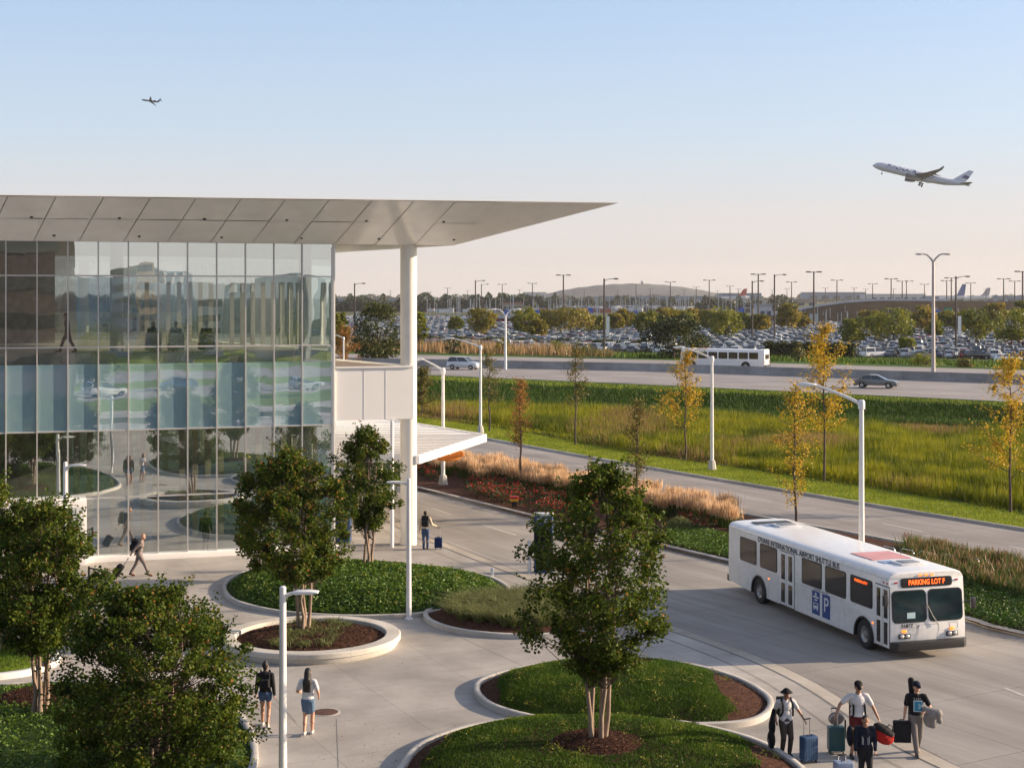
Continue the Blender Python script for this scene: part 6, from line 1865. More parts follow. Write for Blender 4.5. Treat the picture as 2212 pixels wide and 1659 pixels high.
V, F_, v = blades(np.column_stack([P, Z_])[keep], (hgt * RNG.uniform(.6, 1.1, n))[keep], .22, .25, np.clip(RNG.random(n) * .7 + gr, 0, 1)[keep])
o = flat_np("reeds", V, F_, M_reed, None, v); tag(o, "brown reeds and tall grass between the highway and the parking lot", "reeds", kind='stuff')
# ------------------------------------------------------------------ far land beyond the lot
def far_box(name, x0, x1, y0, y1, Y, depth, m, label, cat="building", group="low airport buildings on the horizon", bev=0, roof=None, win=None):
    xa, xb = xat(x0, Y), xat(x1, Y); h = ztop(y0, Y); b = ztop(y1, Y) if y1 else 0
    t = empty(name, ((xa + xb) / 2, Y, 0), 0, label, cat, group)
    w = xb - xa
    mb = MB(); mb.box((0, depth / 2, (max(b, 0) + h) / 2), (w, depth, h - max(b, 0))); mb.build("wall", m, t)
    mb = MB(); mb.box((0, depth / 2, h + .25), (w + 1, depth + 1, .5)); mb.build("roof", roof or far_roof, t)
    if win:
        n_ = min(14, max(2, int(w / win)))
        for k in range(n_):
            mb = MB(); mb.box((-w / 2 + (k + .5) * w / n_, -.1, h * .55), (w / n_ * .6, .2, h * .3)); mb.build("window", far_glass, t)
    return t
far_roof = mat("far_roof", (.30, .31, .34), .7); far_glass = mat("far_glass", (.06, .08, .11), .2)
far_white = mat("far_white", (.52, .52, .52), .7, var=.1); far_blue = mat("far_blue", (.16, .22, .30), .6, var=.12); far_tan = mat("far_tan", (.34, .27, .21), .8, var=.1); far_dark = mat("far_dark", (.06, .055, .05), .8, var=.2)
far_box("terminal_building", 1290, 1530, 641, 650, 1900, 60, far_blue, "long blue grey terminal building below the green hill", win=12)
far_box("terminal_building", 1560, 1645, 634, 648, 2300, 60, far_blue, "blue hangar on the horizon above the far bus", win=16)
far_box("terminal_building", 1745, 1870, 632, 646, 2400, 60, far_blue, "blue hangar on the horizon left of the tall grey lamp", win=16)
far_box("terminal_building", 1880, 2000, 636, 646, 2000, 60, far_white, "long cream terminal hall left of the tall grey lamp", win=10)
far_box("terminal_building", 2020, 2260, 640, 652, 1900, 60, far_blue, "long blue terminal hall at the right edge of the horizon", win=12)
far_box("terminal_building", 720, 860, 646, 655, 1700, 50, far_blue, "low blue building on the horizon left of the column", win=12)
far_box("terminal_building", 1130, 1180, 632, 644, 2600, 50, far_white, "small pale building on the horizon left of the hill", win=14)
far_box("service_building", 1085, 1130, 656, 668, 1050, 25, far_tan, "low house with a red roof above the white twin lamp", roof=mat("far_redroof", (.30, .10, .06), .8), win=6)
far_box("service_building", 1655, 1735, 676, 694, 700, 18, far_white, "white flat building behind the golden tree right of the far bus", win=5)
far_box("service_building", 1720, 1765, 647, 656, 1300, 20, far_tan, "small tan building near the ramp start", win=6)
far_box("service_building", 1640, 1668, 660, 690, 640, 14, far_white, "narrow white building just above the far bus tail", win=4)
far_box("shuttle_shelter", 1072, 1142, 689, 694, 430, 4, mat("shelter_red", (.22, .03, .04), .6), "dark red shelter roof behind the white twin lamp", "shelter", None)
# stalls and trucks in the far lots as white specks
rg = random.Random(5)
mbs = [MB() for _ in range(4)]
for k in range(900):
    x = rg.uniform(915, 1660); y = rg.uniform(650, 676); Y = at(x, y).y
    m_ = rg.choice([0, 0, 1, 1, 2, 3]); c_ = (xat(x, Y), Y, 1.3 if m_ != 0 else 1.6); sz = (rg.uniform(3, 8), 3, rg.uniform(1.6, 3.6))
    mbs[m_].box(c_, sz, rg.uniform(-.4, .4))
for m_, mm, nm in zip(mbs, (far_white, far_blue, mat("speck_red", (.30, .07, .05), .6), far_dark), ("pale", "blue", "red", "dark")):
    o = m_.build("distant_vehicle_mass", mm); tag(o, f"{nm} specks of vehicles crowding the distant lots towards the horizon", "vehicles", kind='stuff')
# small white posts far away
mb = MB()
for k in range(260):
    x = rg.uniform(910, 1660); Y = rg.uniform(800, 1600); mb.bar((xat(x, Y), Y, 0), (xat(x, Y), Y, rg.uniform(5, 13)), .35, .35)
for k in range(60):
    x = rg.uniform(1700, 2230); Y = rg.uniform(560, 640); mb.bar((xat(x, Y), Y, 0), (xat(x, Y), Y, rg.uniform(5, 8)), .2, .2)
o = mb.build("distant_post_mass", far_white); tag(o, "countless thin pale posts standing in the distant lots", "posts", kind='stuff')
# far woods on the horizon, the green mound and the ramp embankment
def wood(x0, x1, y0, y1, Y, n, m_, size, label):
    P = RNG.random((n, 3)); X = x0 + (x1 - x0) * P[:, 0]; top = ztop(y0, Y); hh = top * (.45 + .55 * noise2(np.column_stack([X, X * 0]), 12, int(Y)))
    D_ = Y + RNG.uniform(0, 60, n)
    pos = np.column_stack([(X - CX) * D_ / FOC, D_, hh * P[:, 2]])
    V, F_, v = leaf_arrays(pos, size * RNG.uniform(.6, 1.3, n), RNG.random(n), .3)
    o = flat_np("distant_wood", V, F_, m_, None, v); tag(o, label, "trees", kind='stuff')
M_haze = foliage("distant_leaf", [(0, (.03, .045, .03)), (1, (.075, .09, .05))], .2)
wood(-300, 1200, 632, 660, 1150, 30000, M_haze, 2.6, "dark distant wood on the horizon left of the hill")
wood(1500, 1720, 637, 652, 1150, 4500, M_haze, 2.4, "dark distant wood on the horizon above the far bus")
wood(-400, 3000, 636, 650, 3000, 20000, M_haze, 5, "thin far tree line along the whole horizon")
wood(1180, 1500, 640, 655, 1500, 5000, M_haze, 3, "scattered trees at the foot of the far hill")
hy = 3400.0
vs = []; fs = []; nx, ny = 48, 14
for j in range(ny):
    for i in range(nx):
        u = i / (nx - 1); v_ = j / (ny - 1)
        x = xat(1130 + (1600 - 1130) * u, hy); z = (ztop(613, hy)) * max(0, math.sin(math.pi * u)) ** .75 * math.sin(math.pi * min(v_ * 1.0, 1)) ** .6
        vs.append((x, hy + (v_ - .5) * 500, z + .6 * math.sin(i * 1.7) * math.sin(math.pi * v_)))
for j in range(ny - 1):
    for i in range(nx - 1): fs.append((j * nx + i, j * nx + i + 1, (j + 1) * nx + i + 1, (j + 1) * nx + i))
mb = MB(); mb.add(vs, fs)
o = mb.build("hill", ground_mat("hill_hazed_ground", [(.3, (.115, .125, .13)), (.7, (.16, .165, .165))], .01, .2, .2), smooth=80); tag(o, kind='structure')  # blue grey of distant haze is put into the ground colour
t = empty("radar_tower", (xat(1388, hy), hy, ztop(616, hy)), 0, "small tower on the crest of the far hill", "tower")
mb = MB(); mb.tube([(0, 0, -3), (0, 0, 5)], 3.5, 8); mb.build("shaft", far_tan, t)
mb = MB(); mb.ell((0, 0, 7), (4.5, 4.5, 2.6)); mb.build("cabin", far_white, t)
# curved ramp on a brown bank

Yr = 640.0; vs = []; fs = []
RN = 40
xs_ = np.linspace(1640, 2300, RN); tops = np.interp(xs_, [1640, 1700, 1760, 1830, 1900, 2000, 2300], [688, 676, 664, 654, 650, 650.5, 652.5])
for i in range(RN):
    x = xs_[i]; zt = max(ztop(tops[i], Yr), .1)
    for dy, z in ((-22, 0), (0, zt), (12, zt), (30, 0)): vs.append((xat(x, Yr), Yr + dy, z))
for i in range(RN - 1):
    for k in range(3): fs.append((i * 4 + k, (i + 1) * 4 + k, (i + 1) * 4 + k + 1, i * 4 + k + 1))
mb = MB(); mb.add(vs, fs); o = mb.build("ramp_embankment", ground_mat("ramp_bank", [(.3, (.018, .014, .010)), (.7, (.06, .045, .03))], .15, .5, 1.5), smooth=50); tag(o, kind='structure')
mb = MB(); vs = []; fs = []
for i in range(RN):
    x = xs_[i]; zt = max(ztop(tops[i], Yr), .1)
    for dy, z in ((.2, zt), (.2, zt + .9), (.6, zt + .9), (.6, zt)): vs.append((xat(x, Yr), Yr + dy, z))
for i in range(24):
    for k in range(3): fs.append((i * 4 + k, (i + 1) * 4 + k, (i + 1) * 4 + k + 1, i * 4 + k + 1))
mb.add(vs, fs); o = mb.build("ramp_parapet", far_white); tag(o, "pale curved parapet along the top of the far ramp", "parapet")
gs = mat("sign_green", (.02, .20, .12), .5)
for i, x in enumerate((2005, 2048)):
    t = empty("road_sign", (xat(x, 600), 600, 0), 0, ("left" if i == 0 else "right") + " one of two green road signs by the tall grey lamp", "road sign", "green road signs")
    mb = MB(); mb.box((0, 0, ztop(671, 600)), (3.2, .2, 2.2)); mb.build("board", gs, t)
    mb = MB(); mb.bar((0, 0, 0), (0, 0, ztop(671, 600) - 1), .25, .25); mb.build("post", bronze_metal, t)
# tails of parked airliners beyond the terminal
def tail(x, ytop, Y, col, label, flip=1):
    b = ztop(643, Y); h = ztop(ytop, Y)
    t = empty("airliner_tail", (xat(x, Y), Y, 0), 0, label, "aircraft", "airliner tails over the horizon")
    m = mat("tail_paint", col, .4)
    mb = MB(); w = 9 * flip
    mb.sideprism([(-w * .7, max(b, 0)), (w * .5, max(b, 0)), (w * .75, h), (w * .25, h)], -.4, .4); mb.build("fin", m, t)
    mb = MB(); mb.tube([(-w * 3, 0, max(b, 0) - 2), (w * .5, 0, max(b, 0)), (w * 1.1, 0, max(b, 0) + 1)], [3, 2.4, .6], 10); mb.build("fuselage", far_white, t)
tail(1603, 624, 2000, (.45, .04, .04), "red airliner tail on the horizon above the far bus")
tail(2075, 614, 1900, (.04, .10, .30), "blue airliner tail right of the tall grey lamp")
tail(2128, 622, 1900, (.40, .36, .38), "pale striped airliner tail near the right edge")

# ------------------------------------------------------------------ aircraft in the air
air_white = mat("air_white", (.55, .58, .64), .35, var=.03); air_grey = mat("air_grey", (.16, .17, .19), .45, var=.05); air_navy = mat("air_navy", (.015, .04, .14), .4)
def loft(mb, secs, n=20):
    vs = []; fs = []
    for x, z, ry, rz in secs:
        for k in range(n):
            a = 2 * math.pi * k / n; vs.append((x, ry * math.cos(a), z + rz * math.sin(a)))
    for i in range(len(secs) - 1):
        for k in range(n): fs.append((i * n + k, i * n + (k + 1) % n, (i + 1) * n + (k + 1) % n, (i + 1) * n + k))
    fs.append(tuple(range(n))); fs.append(tuple((len(secs) - 1) * n + k for k in range(n)))
    mb.add(vs, fs)
def wing(mb, root, tip, cr, ct, tr, tt, vertical=False):
    """root/tip leading edge points, chords and thickness"""
    vs = []
    for p, c_, th in ((root, cr, tr), (tip, ct, tt)):
        for fx_, fz in ((0, 0), (.25, .5), (.7, .32), (1, 0), (.7, -.25), (.25, -.4)):
            if vertical: vs.append((p[0] - c_ * fx_, p[1] + fz * th, p[2]))
            else: vs.append((p[0] - c_ * fx_, p[1], p[2] + fz * th))
    fs = [tuple(range(6)), tuple(range(11, 5, -1))] + [(k, 6 + k, 6 + (k + 1) % 6, (k + 1) % 6) for k in range(6)]
    mb.add(vs, fs)
# big twin jet, nose along +x
t = empty("airliner", (0, 0, 0), 0, "white and navy twin engined airliner climbing at the upper right, wheels down", "aircraft")
mb = MB(); loft(mb, [(31.8, -.7, .15, .15), (31, -.5, 1.0, .9), (29.6, -.2, 1.8, 1.75), (27.5, .05, 2.45, 2.45), (24.5, .1, 2.8, 2.8), (10, .1, 2.82, 2.82), (-8, .1, 2.82, 2.82), (-16, .45, 2.6, 2.5), (-23, 1.2, 1.8, 1.7), (-29, 1.9, .8, .9), (-31.8, 2.2, .25, .35)])
mb.build("fuselage", air_white, t, smooth=50)
for s in (-1, 1):
    mb = MB(); wing(mb, (8.0, s * 2.3, -1.4), (-2.4, s * 17, .6), 11.2, 5.4, 1.5, .6); wing(mb, (-2.4, s * 17, .6), (-9.4, s * 29.6, 2.8), 5.4, 2.2, .6, .25); wing(mb, (-9.4, s * 29.6, 2.8), (-11.4, s * 30.4, 5.0), 2.2, .9, .2, .1)
    wo = mb.build("wing", air_grey, t, smooth=30)
    for yy_ in (8, 13, 18):
        mb = MB(); loft(mb, [(-2.5 - yy_ * .32, 0, .05, .05), (-4 - yy_ * .32, -.1, .45, .5), (-8 - yy_ * .3, -.3, .1, .1)], 8)
        o = mb.build("flap_fairing", air_grey, wo); o.location = (1.5, s * yy_, -1.0 + yy_ * .09)
    mb = MB(); loft(mb, [(4.6, 0, 1.25, 1.25), (4.3, 0, 1.45, 1.45), (2.5, 0, 1.5, 1.5), (-.2, .05, 1.2, 1.2), (-2.2, .1, .6, .6)], 18)
    eo = mb.build("engine", air_grey, t, smooth=40); eo.location = (4.8, s * 9.3, -2.7)
    mb = MB(); wing(mb, (4.4, s * 9.3, -1.0), (5.6, s * 9.3, -2.4), 6.5, 5.0, .4, .4); mb.build("pylon", air_grey, t)
    mb = MB(); wing(mb, (-24.8, s * 1.2, 1.6), (-30.6, s * 9.6, 2.4), 5.6, 2.1, .6, .2); mb.build("tailplane", air_grey, t, smooth=30)
    mb = MB(); mb.tube([(-1.4, s * 4.4, -1.6), (-1.4, s * 5.0, -5.2)], .22, 8); go = mb.build("landing_gear", black_plastic, t)
    mb = MB()
    for dx in (-.9, .9):
        for dy in (-.6, .6): mb.tube([(-1.4 + dx, s * 5.0 + dy - .25, -5.3 + dx * .25), (-1.4 + dx, s * 5.0 + dy + .25, -5.3 + dx * .25)], .65, 12)
    mb.build("wheel_truck", black_rubber, go)
mb = MB(); mb.tube([(25, 0, -2.4), (24.6, 0, -4.4)], .15, 6); mb.tube([(24.6, -.5, -4.5), (24.6, .5, -4.5)], .5, 10); mb.build("nose_gear", black_rubber, t)
mb = MB(); wing(mb, (-19.5, 0, 2.2), (-28.6, 0, 11.2), 8.6, 3.2, .8, .3, True); mb.build("tail_fin", air_white, t, smooth=30)
mb = MB()
for s in (-1, 1): mb.add([(-25.2, s * .33, 5.3), (-29.5, s * .30, 5.3), (-30.3, s * .26, 7.2), (-27.2, s * .30, 7.6)], [(0, 1, 2, 3)])
mb.build("fin_mark", air_navy, t)
for s in (-1, 1):
    mb = MB()
    for k in range(44):
        if 18 < k < 22: continue
        x_ = 24 - k * 1.05; mb.box((x_, s * 2.80, .75), (.28, .06, .38))
    mb.build("window_row", air_navy, t)
    # airline letters along the upper side
    M = facing(13.5, s * 2.55, 1.55, 0, s)
    o = text_mesh("livery_text", "FINNAIR", 4.3, air_navy, t, Matrix.Identity(4), .06, 'CENTER', 1.2, .13)
    q = Matrix.Rotation(0, 4, 'X')
    # bend the letters round the hull
    me = o.data
    for v in me.vertices:
        x_, y_, z_ = v.co; ang = (y_ + 1.5) / 2.86; rr = 2.86 + z_
        v.co = Vector((13.0 - s * x_, s * rr * math.cos(ang), .1 + rr * math.sin(ang)))
    me.flip_normals() if s > 0 else None
mb = MB(); mb.box((29.3, 0, 1.25), (1.0, 2.4, .55)); mb.build("cockpit_window", air_navy, t, bevel=.1)
mb = MB(); loft(mb, [(8, -1.9, .3, .2), (5, -2.0, 2.4, 1.2), (-6, -2.0, 2.4, 1.2), (-9, -1.9, .3, .2)], 14); mb.build("belly_fairing", air_white, t, smooth=40)
def orient(o, nose, roll, pos):
    x_ = Vector(nose).normalized(); up_ = Vector((0, 0, 1)); y_ = up_.cross(x_).normalized(); z_ = x_.cross(y_)
    M = Matrix((x_, y_, z_)).transposed() @ Matrix.Rotation(roll, 3, 'X')
    o.matrix_world = Matrix.Translation(pos) @ M.to_4x4()
Ya = 1010.0
orient(t, (-.94, .22, .26), R(4), Vector((xat(1989, Ya), Ya, ztop(381, Ya))))
# small regional jet
t = empty("regional_jet", (0, 0, 0), 0, "small dark regional jet climbing far off at the upper left", "aircraft")
mb = MB(); loft(mb, [(15, -.2, .1, .1), (13.5, 0, .9, .9), (11, 0, 1.3, 1.3), (-8, 0, 1.3, 1.3), (-13, .5, .7, .7), (-15, .8, .2, .2)], 14); mb.build("fuselage", air_grey, t, smooth=40)
for s in (-1, 1):
    mb = MB(); wing(mb, (2, s * 1, -.7), (-4, s * 12, .3), 5.5, 1.6, .6, .2); mb.build("wing", air_grey, t)
    mb = MB(); wing(mb, (-13.2, 0, 4.6), (-15.2, s * 4, 4.8), 2.6, 1.2, .3, .15); mb.build("tailplane", air_navy, t)
    mb = MB(); mb.tube([(-6, s * 2.0, .7), (-9.8, s * 2.0, .7)], [.7, .5], 12); mb.build("engine", air_grey, t)
mb = MB(); wing(mb, (-9, 0, .9), (-13, 0, 4.8), 4.6, 3, .5, .3, True); mb.build("tail_fin", air_navy, t)
Ya = 2300.0
orient(t, (-.93, .25, .17), R(28), Vector((xat(325, Ya), Ya, ztop(219, Ya))))

# ------------------------------------------------------------------ what the glass mirrors: the place behind the camera
brick = mat("dark_brick", (.065, .045, .042), .8, var=.15, scale=2, dirt=.2)
t = empty("brick_garage", (-20, -3.2, 0), 0, "dark brick building with window bands that the photograph was taken from", "building")
mb = MB(); mb.box((-4.0, -12, 13), (60, 24, 26)); mb.build("wall", brick, t)
for k in range(7): mb = MB(); mb.box((-4.0, .04, 2.4 + k * 3.5), (57, .1, 1.3)); mb.build("window_band", dark_glass, t)
back_ground = sheet("rear_lawn", [(-90, -9), (200, -9), (200, -300), (-90, -300)], -.02, lawn_mat); tag(back_ground, kind='structure')
o = sheet("rear_road", [(4, -34), (200, -34), (200, -50), (-90, -50), (-90, -34)], .0, road_mat); tag(o, kind='structure')
o = sheet("rear_road", [(6.2, -9), (200, -9), (200, -17), (6.2, -17)], .0, plaza_mat); tag(o, kind='structure')
o = sheet("rear_road", [(-90, -66), (200, -66), (200, -92), (-90, -92)], .0, access_mat); tag(o, kind='structure')
def mirror_x(px_, Yb):
    """x behind the viewpoint that shows in the glass at picture column px_"""
    hit = BM @ Vector((fx(px_), 0, 0)); d = Vector((hit.x, hit.y, 0)).normalized(); r_ = d - 2 * d.dot(FN) * FN
    return hit.x + r_.x * (Yb - hit.y) / r_.y
glass_grid = mat("office_glass", (.10, .16, .19), .25, var=.2, scale=.6)
for p0_, p1_, Yb, h, m_, vert, lab in ((222, 292, -150, 15.5, far_blue, 0, "blue grey tower with window bands mirrored in the second bay of glass"), (296, 350, -170, 18, far_tan, 0, "tan tower mirrored behind the leftmost seated person"),
        (352, 412, -175, 17, far_blue, 1, "grey tower with upright fins mirrored behind the middle seated person"), (415, 476, -140, 14.5, far_white, 0, "white block with dark bands mirrored behind the rightmost seated person"),
        (480, 560, -190, 14.5, glass_grid, 1, "green glass office block with pale fins mirrored right of the middle"), (564, 640, -150, 12.5, glass_grid, 1, "lower green glass block with pale fins mirrored near the corner"), (645, 760, -120, 15, glass_grid, 1, "dark glass block mirrored in the last bay by the corner")):
    a_, b_ = mirror_x(p0_, Yb), mirror_x(p1_, Yb); w = b_ - a_; d_ = 18
    t = empty("office_block", ((a_ + b_) / 2, Yb - d_ / 2, 0), 0, lab, "building", "blocks behind the viewpoint")
    mb = MB(); mb.box((0, 0, h / 2), (w, d_, h)); mb.build("wall", m_, t)
    if vert:
        n_ = max(3, int(w / 3))
        for k in range(n_): mb = MB(); mb.box((-w / 2 + (k + .5) * w / n_, d_ / 2 + .2, h / 2), (w / n_ * .3, .4, h - .5)); mb.build("fin", far_white, t)
    else:
        for k in range(int(h / 3)): mb = MB(); mb.box((0, d_ / 2 + .05, 1.8 + k * 3), (w - 1.5, .1, 1.3)); mb.build("window_band", far_glass, t)
for i, (x, y, h, r_) in enumerate(((16, -26, 6.5, 2.2), (27, -58, 7, 2.6), (50, -28, 6, 2.2), (38, -60, 8, 3), (60, -100, 9, 3.6), (80, -105, 9, 4), (30, -104, 9, 4), (100, -104, 10, 4), (12, -100, 9, 4), (46, -104, 8, 3.4))):
    rg2 = np.random.default_rng(i + 900)
    t = empty("street_tree", (x, y, 0), 0, f"green tree behind the viewpoint, {['nearest on the lawn', 'between the rear roads', 'right on the lawn', 'tall between the roads', 'by the white block', 'by the office block', 'left beyond the roads', 'rightmost beyond the roads', 'leftmost beyond the roads', 'small beyond the roads'][i]}", "tree", "trees behind the viewpoint")
    mb = MB(); mb.tube([(0, 0, 0), (0, 0, h * .6)], [.18, .08], 8); mb.build("trunk", bark, t)
    C = rg2.normal(size=(30, 3)); C /= np.linalg.norm(C, axis=1)[:, None]; C = C * r_ * .6; C[:, 2] += h * .62
    pos = np.repeat(C, 60, 0) + rg2.normal(0, r_ * .2, (1800, 3))
    V, F_, v = leaf_arrays(pos, .28, rg2.random(1800) * .85, .3, rng=rg2); flat_np("crown", V, F_, M_leafA, t, v)
for i, (x, y, kd, cl_, a) in enumerate(((22, -39, "suv", "white", 0), (34, -45, "sedan", "blue", math.pi), (48, -39, "hatchback", "silver", 0), (70, -45, "suv", "black", math.pi))):
    c = make_car(kd, cl_); c.name = "street_car"; c.location = (x, y, .02); c.rotation_euler = (0, 0, a); tag(c, f"{cl_} {kd} on the road behind the viewpoint", "car", "cars behind the viewpoint")
# ------------------------------------------------------------------ people
skin_a = mat("skin_light", (.50, .28, .19), .55, var=.06, scale=8)
skin_b = mat("skin_tan", (.36, .19, .12), .55, var=.06, scale=8)
skin_c = mat("skin_dark", (.25, .13, .085), .55, var=.06, scale=8)
def cloth(name, c, r=.85): return mat(name, c, r, var=.12, scale=6, bump=.35, bscale=22, spec=.2)
c_white = cloth("cloth_white", (.62, .61, .62)); c_black = cloth("cloth_black", (.016, .016, .019)); c_denim = cloth("cloth_denim", (.06, .10, .19)); c_lightdenim = cloth("cloth_skirt", (.10, .16, .25))
c_grey = cloth("cloth_grey", (.17, .155, .15)); c_greysuit = cloth("cloth_suit", (.20, .165, .155)); c_maroon = cloth("cloth_maroon", (.11, .02, .02)); c_cargo = cloth("cloth_cargo", (.075, .06, .05)); c_cream = cloth("cloth_cream", (.60, .50, .36))
c_green = cloth("cloth_green", (.03, .05, .02)); c_navy = cloth("cloth_navy", (.012, .015, .03)); c_lightgrey = cloth("cloth_lightgrey", (.22, .205, .20)); c_red = cloth("cloth_red", (.32, .015, .012)); c_brown = cloth("cloth_brown", (.12, .075, .03))
hair_m = mat("hair_dark", (.012, .009, .008), .5, var=.3, scale=30, bump=.6, bscale=60)
shoe_w = mat("shoe_white", (.55, .53, .50), .6); shoe_b = mat("shoe_black", (.02, .018, .017), .5); shoe_br = mat("shoe_brown", (.11, .045, .025), .45)

def cone(mb, a, b, ra, rb, n=14, fl=1.0):
    a, b = Vector(a), Vector(b)
    mb.ell(a, (ra, ra * fl, ra), 12, 8); mb.ell(b, (rb, rb * fl, rb), 12, 8)
    t = (b - a)
    if t.length < 1e-5: return
    t.normalize(); u = Vector((0, 0, 1)) if abs(t.z) < .9 else Vector((1, 0, 0)); px_ = t.cross(u).normalized(); py_ = t.cross(px_)
    vs = [p + (px_ * math.cos(2 * math.pi * k / n) + py_ * math.sin(2 * math.pi * k / n)) * r_ for p, r_ in ((a, ra), (b, rb)) for k in range(n)]
    fs = [(k, (k + 1) % n, n + (k + 1) % n, n + k) for k in range(n)] + [tuple(reversed(range(n))), tuple(range(n, 2 * n))]
    mb.add(vs, fs)

def fuse(name, mb, m, parent, voxel=.012, smooth_it=4):
    """melt overlapping shapes into one continuous skin"""
    o = mb.build(name + "_raw", m, None)
    r = o.modifiers.new("r", 'REMESH'); r.mode = 'VOXEL'; r.voxel_size = voxel; r.use_smooth_shade = True
    if smooth_it:
        s_ = o.modifiers.new("s", 'SMOOTH'); s_.factor = .5; s_.iterations = smooth_it
    dg = bpy.context.evaluated_depsgraph_get()
    me = bpy.data.meshes.new_from_object(o.evaluated_get(dg))
    me.name = name; old = o.data
    bpy.data.objects.remove(o); bpy.data.meshes.remove(old)
    me.shade_smooth()
    return link_mesh(name, me, parent)

def ik(a, b, l1, l2, hint):
    a, b, hint = Vector(a), Vector(b), Vector(hint); d = b - a; L = min(d.length, (l1 + l2) * .998)
    b = a + d.normalized() * L; x = (l1 * l1 - l2 * l2 + L * L) / (2 * L); h = math.sqrt(max(l1 * l1 - x * x, 0))
    dn = d.normalized(); hh = hint - dn * hint.dot(dn)
    if hh.length < 1e-4: hh = Vector((0, 1, 0))
    return a + dn * x + hh.normalized() * h, b

